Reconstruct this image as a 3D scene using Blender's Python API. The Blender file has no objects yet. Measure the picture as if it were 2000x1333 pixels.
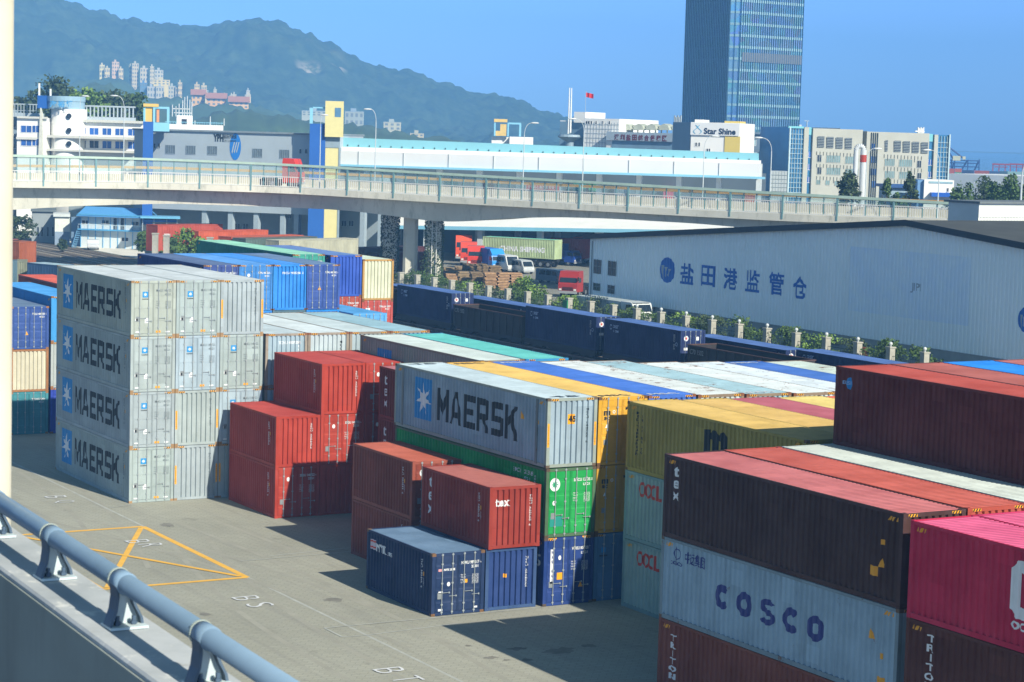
import bpy, bmesh, math, random
from mathutils import Vector, Matrix
rnd = random.Random(7)
S = bpy.context.scene
C = S.collection

# ---------------------------------------------------------------- camera
IW, IH = 2000.0, 1333.0
FPX, YAW, PITCH, ROLL, CH = 4225.69, math.radians(29.8637), math.radians(5.44359), math.radians(1.60332), 19.6014
def cam_axes():
    cy, sy, cp, sp = math.cos(YAW), math.sin(YAW), math.cos(PITCH), math.sin(PITCH)
    f = Vector((sy*cp, cy*cp, -sp)); r = Vector((cy, -sy, 0)); u = r.cross(f)
    c, s = math.cos(ROLL), math.sin(ROLL)
    return c*r + s*u, -s*r + c*u, f
CR, CU, CF = cam_axes()
CO = Vector((0, 0, CH))
cam_d = bpy.data.cameras.new('camera'); cam = bpy.data.objects.new('camera', cam_d); C.objects.link(cam)
cam.matrix_world = Matrix(((CR.x, CU.x, -CF.x, 0), (CR.y, CU.y, -CF.y, 0), (CR.z, CU.z, -CF.z, CH), (0, 0, 0, 1)))
cam_d.sensor_width = 36; cam_d.lens = FPX/IW*36; cam_d.clip_start = 0.3; cam_d.clip_end = 20000
cam_d.dof.use_dof = True; cam_d.dof.focus_distance = 95; cam_d.dof.aperture_fstop = 9
S.camera = cam
S.render.resolution_x = 1024; S.render.resolution_y = 682

# ---------------------------------------------------------------- sky, sun, exposure
SUNV = Vector((0.208, -1.475, 1.0)).normalized()          # towards the sun, read off the shadows
w = bpy.data.worlds.new('World'); S.world = w; w.use_nodes = True
nt = w.node_tree; nt.nodes.clear()
sky = nt.nodes.new('ShaderNodeTexSky'); sky.sky_type = 'NISHITA'; sky.sun_disc = False
sky.sun_elevation = math.asin(SUNV.z); sky.sun_rotation = math.atan2(SUNV.x, SUNV.y)
sky.altitude = 20; sky.air_density = 1.0; sky.dust_density = 0.6; sky.ozone_density = 2.2
tint = nt.nodes.new('ShaderNodeMix'); tint.data_type = 'RGBA'; tint.blend_type = 'MULTIPLY'; tint.inputs[0].default_value = 1
tcw = nt.nodes.new('ShaderNodeTexCoord'); sx = nt.nodes.new('ShaderNodeSeparateXYZ'); cr = nt.nodes.new('ShaderNodeValToRGB')
nt.links.new(tcw.outputs['Generated'], sx.inputs[0]); nt.links.new(sx.outputs[2], cr.inputs[0]); nt.links.new(cr.outputs[0], tint.inputs[7])
cr.color_ramp.elements[0].position = 0.0; cr.color_ramp.elements[0].color = (0.36, 0.60, 1.4, 1)      # the low sky over the bay is a clear pale blue
cr.color_ramp.elements[0].position = 0.085
cr.color_ramp.elements[1].position = 0.22; cr.color_ramp.elements[1].color = (0.41, 0.49, 0.44, 1)
bg = nt.nodes.new('ShaderNodeBackground'); bg.inputs[1].default_value = 0.15
wo = nt.nodes.new('ShaderNodeOutputWorld')
nt.links.new(sky.outputs[0], tint.inputs[6]); nt.links.new(tint.outputs[2], bg.inputs[0]); nt.links.new(bg.outputs[0], wo.inputs[0])
sl = bpy.data.lights.new('sun', 'SUN'); sl.energy = 5.0; sl.angle = math.radians(0.5); sl.color = (1, 0.93, 0.80)
so = bpy.data.objects.new('sun', sl); C.objects.link(so); so.rotation_euler = SUNV.to_track_quat('Z', 'Y').to_euler(); so.location = (0, -50, 80)
S.view_settings.view_transform = 'Standard'; S.view_settings.look = 'None'; S.view_settings.exposure = 0.58; S.view_settings.gamma = 1
S.cycles.max_bounces = 6; S.cycles.volume_bounces = 0; S.cycles.transparent_max_bounces = 12

# ---------------------------------------------------------------- photograph pixel -> point in the place
def ray(u, v): return CR*((u-IW/2)/FPX) + CU*((IH/2-v)/FPX) + CF
def onz(u, v, z): d = ray(u, v); return CO + d*((z-CH)/d.z)
def onx(u, v, x): d = ray(u, v); return CO + d*(x/d.x)
def ony(u, v, y): d = ray(u, v); return CO + d*(y/d.y)
def at(u, v, D): d = ray(u, v); return CO + d*(D/math.hypot(d.x, d.y))

# ---------------------------------------------------------------- helpers
def lin(h):
    if isinstance(h, tuple): return h
    h = h.lstrip('#'); o = []
    for i in (0, 2, 4):
        c = int(h[i:i+2], 16)/255; o.append(c/12.92 if c <= 0.04045 else ((c+0.055)/1.055)**2.4)
    return tuple(o)
class MB:
    def __init__(s): s.v = []; s.f = []; s.M = None
    def add(s, vs, fs):
        n = len(s.v)
        for p in vs:
            p = Vector(p); s.v.append(tuple(s.M @ p if s.M else p))
        s.f += [tuple(i+n for i in f) for f in fs]
    def box(s, x0, y0, z0, x1, y1, z1):
        s.add([(x0,y0,z0),(x1,y0,z0),(x1,y1,z0),(x0,y1,z0),(x0,y0,z1),(x1,y0,z1),(x1,y1,z1),(x0,y1,z1)],
              [(0,3,2,1),(4,5,6,7),(0,1,5,4),(1,2,6,5),(2,3,7,6),(3,0,4,7)])
    def quad(s, a, b, c, d): s.add([a, b, c, d], [(0,1,2,3)])
    def tube(s, a, b, r, r2=None, n=8, cap=True):
        a = Vector(a); b = Vector(b); r2 = r if r2 is None else r2
        d = (b-a).normalized(); x = d.orthogonal().normalized(); y = d.cross(x)
        vs = [a+(x*math.cos(t)+y*math.sin(t))*r for t in [2*math.pi*i/n for i in range(n)]] + [b+(x*math.cos(t)+y*math.sin(t))*r2 for t in [2*math.pi*i/n for i in range(n)]]
        fs = [(i, (i+1) % n, n+(i+1) % n, n+i) for i in range(n)]
        if cap: fs += [tuple(range(n-1, -1, -1)), tuple(range(n, 2*n))]
        s.add(vs, fs)
    def path(s, pts, r, n=8):
        for a, b in zip(pts, pts[1:]): s.tube(a, b, r, n=n)
    def prism(s, poly, a, b, axis='y'):   # poly: 2D outline, extruded from a to b along axis
        n = len(poly)
        def P(p, t):
            return (p[0], t, p[1]) if axis == 'y' else ((t, p[0], p[1]) if axis == 'x' else (p[0], p[1], t))
        s.add([P(p, a) for p in poly] + [P(p, b) for p in poly], [(i, (i+1) % n, n+(i+1) % n, n+i) for i in range(n)] + [tuple(range(n-1, -1, -1)), tuple(range(n, 2*n))])
    def lathe(s, prof, cx=0, cy=0, n=16):
        m = len(prof); vs = []
        for r, z in prof:
            for i in range(n): t = 2*math.pi*i/n; vs.append((cx+r*math.cos(t), cy+r*math.sin(t), z))
        fs = [(k*n+i, k*n+(i+1) % n, (k+1)*n+(i+1) % n, (k+1)*n+i) for k in range(m-1) for i in range(n)]
        fs += [tuple(range(n-1, -1, -1)), tuple(range((m-1)*n, m*n))]
        s.add(vs, fs)
    def blob(s, c, rx, ry, rz, seed=0, amp=0.15, n=10, m=7):
        R = random.Random(seed); c = Vector(c); vs = [c+Vector((0, 0, rz))]; fs = []
        for k in range(1, m):
            th = math.pi*k/m
            for i in range(n):
                ph = 2*math.pi*i/n; q = 1+R.uniform(-amp, amp)
                vs.append(c+Vector((rx*math.sin(th)*math.cos(ph)*q, ry*math.sin(th)*math.sin(ph)*q, rz*math.cos(th)*q)))
        vs.append(c-Vector((0, 0, rz)))
        for i in range(n):
            fs.append((0, 1+i, 1+(i+1) % n)); e = 1+(m-2)*n; fs.append((len(vs)-1, e+(i+1) % n, e+i))
            for k in range(m-2): a = 1+k*n; fs.append((a+i, a+n+i, a+n+(i+1) % n, a+(i+1) % n))
        s.add(vs, fs)
    def mesh(s, name, smooth=False):
        me = bpy.data.meshes.new(name); me.from_pydata(s.v, [], s.f); me.materials.append(None)
        bm = bmesh.new(); bm.from_mesh(me); bmesh.ops.recalc_face_normals(bm, faces=bm.faces) if not getattr(s, 'keep', False) else None
        bm.to_mesh(me); bm.free()
        if smooth:
            for p in me.polygons: p.use_smooth = True
        return me
def link(name, me, mat, parent=None, loc=None, **props):
    o = bpy.data.objects.new(name, me); C.objects.link(o)
    if mat is not None and me is not None:
        if len(me.materials) == 0: me.materials.append(None)
        o.material_slots[0].link = 'OBJECT'; o.material_slots[0].material = mat
    if parent: o.parent = parent
    if loc is not None: o.location = loc
    for k, v in props.items(): o[k] = v
    return o
def part(name, mb, mat, parent, smooth=False, **p): return link(name, mb.mesh(name, smooth), mat, parent, **p)
def thing(name, label, cat, loc=(0,0,0), rz=0, group=None):
    o = bpy.data.objects.new(name, None); C.objects.link(o); o.location = loc; o.rotation_euler = (0,0,rz); o.empty_display_size = 0.3
    o['label'] = label; o['category'] = cat
    if group: o['group'] = group
    return o
def solo(name, mb, mat, label, cat, group=None, smooth=False, loc=None, rz=0):
    o = link(name, mb.mesh(name, smooth), mat, None, loc); o['label'] = label; o['category'] = cat
    if rz: o.rotation_euler = (0,0,rz)
    if group: o['group'] = group
    return o
def struct(name, mb, mat, smooth=False): return link(name, mb.mesh(name, smooth), mat, None, kind='structure')
def kids(o): return [c for c in C.objects if c.parent == o]
def dup(o, parent=None, loc=None, rz=None, label=None, group=None, _m=None):
    if _m is None:
        _m = {}
        for c in C.objects:
            if c.parent: _m.setdefault(c.parent.name, []).append(c)
    c = o.copy(); C.objects.link(c); c.parent = parent
    if loc is not None: c.location = loc
    if rz is not None: c.rotation_euler = (0,0,rz)
    if label: c['label'] = label
    if group: c['group'] = group
    for k in _m.get(o.name, []): dup(k, c, _m=_m)
    return c

# ---------------------------------------------------------------- materials
MC = {}
def nodes(name):
    m = bpy.data.materials.new(name); m.use_nodes = True; t = m.node_tree; b = t.nodes['Principled BSDF']; return m, t, b
def N(t, k, **kw):
    n = t.nodes.new(k)
    for a, b in kw.items(): setattr(n, a, b)
    return n
def mix(t, f, a, b, mode='MIX'):
    n = N(t, 'ShaderNodeMix', data_type='RGBA', blend_type=mode)
    for i, x in ((0, f), (6, a), (7, b)):
        if isinstance(x, (int, float)): n.inputs[i].default_value = x
        elif isinstance(x, tuple): n.inputs[i].default_value = (*x[:3], 1)
        else: t.links.new(x, n.inputs[i])
    return n.outputs[2]
def noise(t, co, scale, detail=3, rough=0.55, sc=None):
    n = N(t, 'ShaderNodeTexNoise'); n.inputs['Scale'].default_value = scale; n.inputs['Detail'].default_value = detail; n.inputs['Roughness'].default_value = rough
    if sc: mp = N(t, 'ShaderNodeMapping'); mp.inputs['Scale'].default_value = sc; t.links.new(co, mp.inputs[0]); co = mp.outputs[0]
    t.links.new(co, n.inputs['Vector']); return n.outputs[0]
def ramp(t, x, a, b, ca=(0,0,0), cb=(1,1,1)):
    r = N(t, 'ShaderNodeValToRGB'); r.color_ramp.elements[0].position = a; r.color_ramp.elements[1].position = b
    r.color_ramp.elements[0].color = (*ca, 1); r.color_ramp.elements[1].color = (*cb, 1); t.links.new(x, r.inputs[0]); return r.outputs[0]
def flat(col, rough=0.6, metal=0, var=0.10, scale=1.5, name=None, spec=0.4):
    k = ('flat', col, rough, metal, var, scale)
    if k in MC: return MC[k]
    m, t, b = nodes(name or 'plain'); c = tuple(0.80*v for v in lin(col))
    b.inputs['Roughness'].default_value = rough; b.inputs['Metallic'].default_value = metal; b.inputs['Specular IOR Level'].default_value = spec
    if var:
        co = N(t, 'ShaderNodeTexCoord').outputs['Object']; n = noise(t, co, scale, 5)
        t.links.new(mix(t, ramp(t, n, 0.3, 0.7), tuple(x*(1-var) for x in c), tuple(min(1, x*(1+var)) for x in c)), b.inputs['Base Color'])
    else: b.inputs['Base Color'].default_value = (*c, 1)
    MC[k] = m; return m
def paint(col, rust=0.1, rough=0.5, fade=0.14):
    """container paint: sun-bleached blotches, dirt runs down the panels, rust spots"""
    k = ('paint', col, rust, rough)
    if k in MC: return MC[k]
    m, t, b = nodes('container_paint'); c = tuple(0.72*v for v in lin(col))
    tc = N(t, 'ShaderNodeTexCoord').outputs['Object']
    oi = N(t, 'ShaderNodeObjectInfo').outputs['Random']
    ad = N(t, 'ShaderNodeVectorMath', operation='ADD'); cb = N(t, 'ShaderNodeCombineXYZ'); mu = N(t, 'ShaderNodeMath', operation='MULTIPLY'); mu.inputs[1].default_value = 37
    t.links.new(oi, mu.inputs[0])
    for i in range(3): t.links.new(mu.outputs[0], cb.inputs[i])
    t.links.new(tc, ad.inputs[0]); t.links.new(cb.outputs[0], ad.inputs[1]); co = ad.outputs[0]
    n1 = noise(t, co, 0.5, 6, 0.65)
    pale = tuple(min(0.9, x*(1+fade)+0.02) for x in c); dark = tuple(x*(1-fade) for x in c)
    x = mix(t, ramp(t, n1, 0.32, 0.68), dark, pale)
    n2 = noise(t, co, 3.0, 4, 0.6, (1, 1, 0.10))                      # vertical runs
    x = mix(t, ramp(t, n2, 0.54, 0.74, (0,0,0), (0.45,)*3), x, tuple(v*0.55+0.02 for v in c))
    sn = N(t, 'ShaderNodeVectorMath', operation='SNAP'); sn.inputs[1].default_value = (0.9, 0.7, 0.55); t.links.new(co, sn.inputs[0]); wn = N(t, 'ShaderNodeTexWhiteNoise'); t.links.new(sn.outputs[0], wn.inputs[0])
    x = mix(t, ramp(t, wn.outputs[0], 0.945, 0.95, (0,0,0), (0.55,)*3), x, tuple(min(0.85, v*1.22+0.015) for v in c))          # repainted patches
    n3 = noise(t, co, 1.3, 9, 0.78)
    lo = 0.71-0.22*rust
    x = mix(t, ramp(t, n3, lo, lo+0.05, (0,0,0), (min(1, 0.4+rust),)*3), x, (0.13, 0.062, 0.035))
    t.links.new(x, b.inputs['Base Color']); b.inputs['Roughness'].default_value = rough+0.08; b.inputs['Specular IOR Level'].default_value = 0.16
    bp = N(t, 'ShaderNodeBump'); bp.inputs['Strength'].default_value = 0.5; bp.inputs['Distance'].default_value = 0.05; t.links.new(noise(t, co, 1.1, 3, 0.5), bp.inputs['Height']); t.links.new(bp.outputs[0], b.inputs['Normal'])   # dents
    MC[k] = m; return m

# ================================================================ CONTAINERS
WD, HC, SC, L40, L20 = 2.438, 2.896, 2.591, 12.192, 6.058
CM = {}
def corr(L, pitch, fo, sl_, fi, dep, m0):
    """breakpoints (position, depth) of a trapezoid corrugation between m0 and L-m0"""
    n = max(1, round((L-2*m0)/pitch)); p = (L-2*m0)/n; k = p/pitch; pts = [(m0, 0)]
    for i in range(n):
        a = m0+i*p; pts += [(a+fo*k, 0), (a+(fo+sl_)*k, dep), (a+(fo+sl_+fi)*k, dep), (a+p, 0)]
    return pts
def side_prof(L): return corr(L, 0.278, 0.085, 0.045, 0.103, 0.050, 0.16)
def end_prof(): return corr(WD, 0.262, 0.150, 0.022, 0.065, 0.075, 0.16)
def prof_at(pts, s):
    if s <= pts[0][0] or s >= pts[-1][0]: return 0
    for (a, da), (b, db) in zip(pts, pts[1:]):
        if a <= s <= b: return da+(db-da)*(s-a)/(b-a) if b > a else da
    return 0
def cmesh(kind, L, H):
    k = (kind, round(L, 3), round(H, 3))
    if k in CM: return CM[k]
    m = MB(); W = WD
    if kind == 'side_wall':       # faces -x, outermost face 12 mm behind the rail
        P = side_prof(L); z0, z1 = 0.17, H-0.10
        for (a, d), (b, e) in zip(P, P[1:]): m.quad((0.012+d, a, z0), (0.012+e, b, z0), (0.012+e, b, z1), (0.012+d, a, z1))
        m.box(0.08, 0.16, z0, 0.095, L-0.16, z1)
    elif kind == 'front_wall':
        P = end_prof(); z0, z1 = 0.15, H-0.13
        for (a, d), (b, e) in zip(P, P[1:]): m.quad((a, 0.015+d, z0), (b, 0.015+e, z0), (b, 0.015+e, z1), (a, 0.015+d, z1))
        m.box(0.16, 0.10, z0, W-0.16, 0.115, z1)
    elif kind == 'roof':
        n = max(1, round((L-0.3)/0.209)); p = (L-0.3)/n; z = H-0.035
        prev = [(0.10, 0)]
        for i in range(n): a = 0.15+i*p; prev += [(a+0.03, 0), (a+0.05, 1), (a+p-0.05, 1), (a+p-0.03, 0)]
        prev.append((L-0.10, 0))
        for (a, d), (b, e) in zip(prev, prev[1:]): m.quad((0.07, a, z+0.024*d), (W-0.07, a, z+0.024*d), (W-0.07, b, z+0.024*e), (0.07, b, z+0.024*e))
        m.box(0.05, 0.05, H-0.09, W-0.05, L-0.05, H-0.06)
    elif kind == 'frame':
        for x in (0.0, W-0.16):
            for y in (0.0, L-0.16):
                m.box(x+0.004, y+0.004, 0.118, x+0.156, y+0.156, H-0.118)
        for x in (0.0, W-0.07):
            m.box(x+0.006, 0.165, H-0.11, x+0.064, L-0.165, H-0.012); m.box(x+0.006, 0.165, 0.012, x+0.064, L-0.165, 0.17)
        for y in (0.0, L-0.08):
            m.box(0.178, y+0.006, H-0.13, W-0.178, y+0.074, H-0.008); m.box(0.178, y+0.006, 0.02, W-0.178, y+0.074, 0.15)
        m.box(0.07, 0.08, 0.10, W-0.07, L-0.08, 0.16)
        nt_ = 4 if L > 8 else 2
        for x in (0.0, W-0.012):       # forklift pocket lips and the joints of the rail read as small dark marks
            for i in range(nt_): y = L*(0.5+(i-(nt_-1)/2)*0.17); m.box(x+0.0, y-0.18, 0.02, x+0.012, y-0.16, 0.16); m.box(x+0.0, y+0.16, 0.02, x+0.012, y+0.18, 0.16)
    elif kind == 'corner_casting':
        m.box(0, 0, 0, 0.178, 0.162, 0.118)
        for y in (-0.002,): 
            m.box(0.06, y, 0.035, 0.12, 0.0, 0.085)
    elif kind == 'door':          # one leaf, ribbed with five horizontal recesses
        w_ = 1.04; z0, z1 = 0.155, H-0.135; m.box(0, 0.035, z0, w_, 0.075, z1)
        ys = [z0+(z1-z0)*t for t in (0.0, 0.17, 0.22, 0.39, 0.44, 0.61, 0.66, 0.83, 0.88, 1.0)]
        for a, b in zip(ys[::2], ys[1::2]):
            m.box(0.05, 0.020, a+0.03, w_-0.05, 0.035, b-0.02)
            m.add([(0.05, 0.020, b-0.02), (w_-0.05, 0.020, b-0.02), (w_-0.05, 0.035, b+0.035), (0.05, 0.035, b+0.035)], [(0,1,2,3)])
        m.box(0, 0.012, z0, 0.035, 0.035, z1); m.box(w_-0.035, 0.012, z0, w_, 0.035, z1)
    elif kind == 'flat_door':
        w_ = 1.04; z0, z1 = 0.155, H-0.135; m.box(0, 0.035, z0, w_, 0.075, z1)
        for i in range(4):
            a = z0+(z1-z0)*i/4; b = a+(z1-z0)/4; m.box(0.04, 0.022, a+0.012, w_-0.04, 0.035, b-0.012)
        m.box(0, 0.012, z0, 0.03, 0.035, z1); m.box(w_-0.03, 0.012, z0, w_, 0.035, z1)
    elif kind == 'locking_rod':
        m.tube((0, -0.010, 0.04), (0, -0.010, H-0.03), 0.019, n=6)
        for z in (0.10, 0.42, H*0.5, H-0.5, H-0.12): m.box(-0.045, -0.022, z, 0.045, 0.012, z+0.06)
    elif kind == 'handle':
        m.box(0.0, -0.040, 0, 0.36, -0.030, 0.020); m.box(0.30, -0.045, -0.03, 0.34, -0.005, 0.04)
    me = m.mesh(kind); CM[k] = me; return me

# ---- lettering: text laid on the panel, cut at every bend of the corrugation so that it follows it
FM = {}
def text_mesh(s, bold=0.0, spacing=1.0, vert=False):
    k = (s, bold, spacing, vert)
    if k in FM: return FM[k]
    def one(t):
        cu = bpy.data.curves.new('lettering', 'FONT'); cu.body = t; cu.size = 1; cu.offset = bold; cu.space_character = spacing; cu.resolution_u = 3; cu.fill_mode = 'FRONT'
        o = bpy.data.objects.new('lettering', cu); C.objects.link(o)
        bpy.context.view_layer.update()
        me = bpy.data.meshes.new_from_object(o.evaluated_get(bpy.context.evaluated_depsgraph_get()))
        bpy.data.objects.remove(o); bpy.data.curves.remove(cu)
        vs = [tuple(v.co[:2]) for v in me.vertices]; fs = [tuple(p.vertices) for p in me.polygons]; bpy.data.meshes.remove(me); return vs, fs
    if not vert: vs, fs = one(s)
    else:
        vs, fs = [], []; y = 0
        for ch in s:
            if ch != ' ':
                v, f = one(ch); n = len(vs)
                if v:
                    cx = (min(p[0] for p in v)+max(p[0] for p in v))/2
                    vs += [(p[0]-cx, p[1]-y) for p in v]; fs += [tuple(i+n for i in q) for q in f]
            y += 0.95*spacing
    FM[k] = (vs, fs); return FM[k]
def fit(vf, x0, y0, w=None, h=None):
    """scale a flat shape into the box x0..x0+w, y0..y0+h"""
    vs, fs = vf
    if not vs: return vf
    ax = min(v[0] for v in vs); bx = max(v[0] for v in vs); ay = min(v[1] for v in vs); by = max(v[1] for v in vs)
    sx = w/(bx-ax) if w else None; sy = h/(by-ay) if h else None
    sx = sx or sy; sy = sy or sx
    return [(x0+(v[0]-ax)*sx, y0+(v[1]-ay)*sy) for v in vs], fs
def shape_rect(x, y, w, h): return [(x,y),(x+w,y),(x+w,y+h),(x,y+h)], [(0,1,2,3)]
def shape_star(cx, cy, r, n=7, rin=0.34):
    vs = [(cx, cy)]
    for i in range(2*n): a = math.pi/2+math.pi*i/n; q = r if i % 2 == 0 else r*rin; vs.append((cx+q*math.cos(a), cy+q*math.sin(a)))
    return vs, [(0, 1+i, 1+(i+1) % (2*n)) for i in range(2*n)]
def shape_disc(cx, cy, r, n=20, ry=None):
    ry = ry or r
    return [(cx+r*math.cos(2*math.pi*i/n), cy+ry*math.sin(2*math.pi*i/n)) for i in range(n)], [tuple(range(n))]
def shape_ring(cx, cy, r, ri, n=20, ry=None, riy=None):
    ry = ry or r; riy = riy or ri
    vs = [(cx+r*math.cos(2*math.pi*i/n), cy+ry*math.sin(2*math.pi*i/n)) for i in range(n)]+[(cx+ri*math.cos(2*math.pi*i/n), cy+riy*math.sin(2*math.pi*i/n)) for i in range(n)]
    return vs, [(i, (i+1) % n, n+(i+1) % n, n+i) for i in range(n)]
def shape_tri(x, y, w, h): return [(x,y),(x+w,y),(x+w/2,y+h)], [(0,1,2)]
def shape_poly(p): return list(p), [tuple(range(len(p)))]
def merge(*a):
    vs, fs = [], []
    for v, f in a: n = len(vs); vs += v; fs += [tuple(i+n for i in q) for q in f]
    return vs, fs
BG = {'M': [[(0,0),(.21,0),(.21,1),(0,1)], [(.79,0),(1,0),(1,1),(.79,1)], [(.21,1),(.21,.60),(.5,.10),(.5,.48)], [(.79,1),(.5,.48),(.5,.10),(.79,.60)]],
 'A': [[(0,0),(.22,0),(.47,.80),(.34,1)], [(.34,1),(.47,.80),(.53,.80),(.66,1)], [(.78,0),(1,0),(.66,1),(.53,.80)], [(.2825,.20),(.7175,.20),(.661,.38),(.339,.38)]],
 'E': [[(0,0),(.25,0),(.25,1),(0,1)], [(.25,0),(.97,0),(.97,.2),(.25,.2)], [(.25,.41),(.88,.41),(.88,.59),(.25,.59)], [(.25,.8),(.97,.8),(.97,1),(.25,1)]],
 'R': [[(0,0),(.25,0),(.25,1),(0,1)], [(.25,.8),(.74,.8),(.74,1),(.25,1)], [(.74,.36),(.97,.44),(.97,.93),(.74,1)], [(.25,.36),(.74,.36),(.74,.55),(.25,.55)], [(.46,.36),(.72,.36),(1,0),(.73,0)]],
 'S': [[(0,.41),(.25,.41),(.25,1),(0,.95)], [(.25,.8),(.95,.8),(.95,1),(.25,1)], [(.25,.41),(.72,.41),(.72,.59),(.25,.59)], [(.72,0),(.97,.05),(.97,.56),(.72,.59)], [(.02,0),(.72,0),(.72,.2),(.02,.2)]],
 'K': [[(0,0),(.25,0),(.25,1),(0,1)], [(.25,.38),(1,1),(.70,1),(.25,.64)], [(.42,.5205),(.62,.6859),(1.04,0),(.74,0)]],
 'm': [[(0,0),(.25,0),(.25,1),(0,.97)], [(.375,0),(.625,0),(.625,.72),(.375,.72)], [(.75,0),(1,0),(1,.72),(.75,.72)], [(.25,.72),(.625,.72),(.625,.88),(.55,.98),(.40,1),(.25,.90)], [(.625,.72),(1,.72),(1,.86),(.93,.98),(.80,1),(.625,.88)]]}
def block(s, x, y, w, h, gap=0.16):
    n = len(s); lw = w/(n+(n-1)*gap); out = []
    for i, ch in enumerate(s):
        for q in BG[ch]: out.append(([(x+i*lw*(1+gap)+p[0]*lw, y+p[1]*h) for p in q], [tuple(range(len(q)))]))
    return merge(*out)
def shape_arc(cx, cy, rx, ry, tk, a0, a1, n=24):
    vs = []
    for i in range(n+1): a = math.radians(a0+(a1-a0)*i/n); vs += [(cx+rx*math.cos(a), cy+ry*math.sin(a)), (cx+(rx-tk)*math.cos(a), cy+(ry-tk)*math.sin(a))]
    return vs, [(2*i, 2*i+2, 2*i+3, 2*i+1) for i in range(n)]
def shape_hazard(x, y, w, h, n=3):
    out = []
    for i in range(n): a = x+w*i/n; k = w/n; out.append(([(a,y),(a+k*0.5,y),(a+k*0.9,y+h),(a+k*0.4,y+h)], [(0,1,2,3)]))
    return merge(*out)
def decal_mesh(vf, where, L, lift, conform):
    """where: 'side' (facing -x, s runs from the far end), 'end' (facing -y), 'roof'"""
    vs, fs = vf; me = bpy.data.meshes.new('lettering'); me.from_pydata([(a, b, 0) for a, b in vs], [], fs); me.materials.append(None)
    P = side_prof(L) if where == 'side' else end_prof()
    if conform:
        bm = bmesh.new(); bm.from_mesh(me)
        lo = min(v[0] for v in vs); hi = max(v[0] for v in vs)
        cuts = [(L-p) if where == 'side' else p for p, d in P]
        for c in cuts:
            if lo < c < hi: bmesh.ops.bisect_plane(bm, geom=bm.verts[:]+bm.edges[:]+bm.faces[:], plane_co=(c, 0, 0), plane_no=(1, 0, 0), dist=1e-5)
        bm.to_mesh(me); bm.free()
    for v in me.vertices:
        s, t = v.co.x, v.co.y
        if where == 'side': y = L-s; d = prof_at(P, y) if conform else 0; v.co = (0.012+d-lift, y, t)
        elif where == 'end': d = prof_at(P, s) if conform else 0; v.co = (s, 0.015+d-lift, t)
        elif where == 'door': v.co = (s, 0.018-lift, t)
        elif where == 'roof': v.co = (s, t, conform)
    return me

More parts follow.
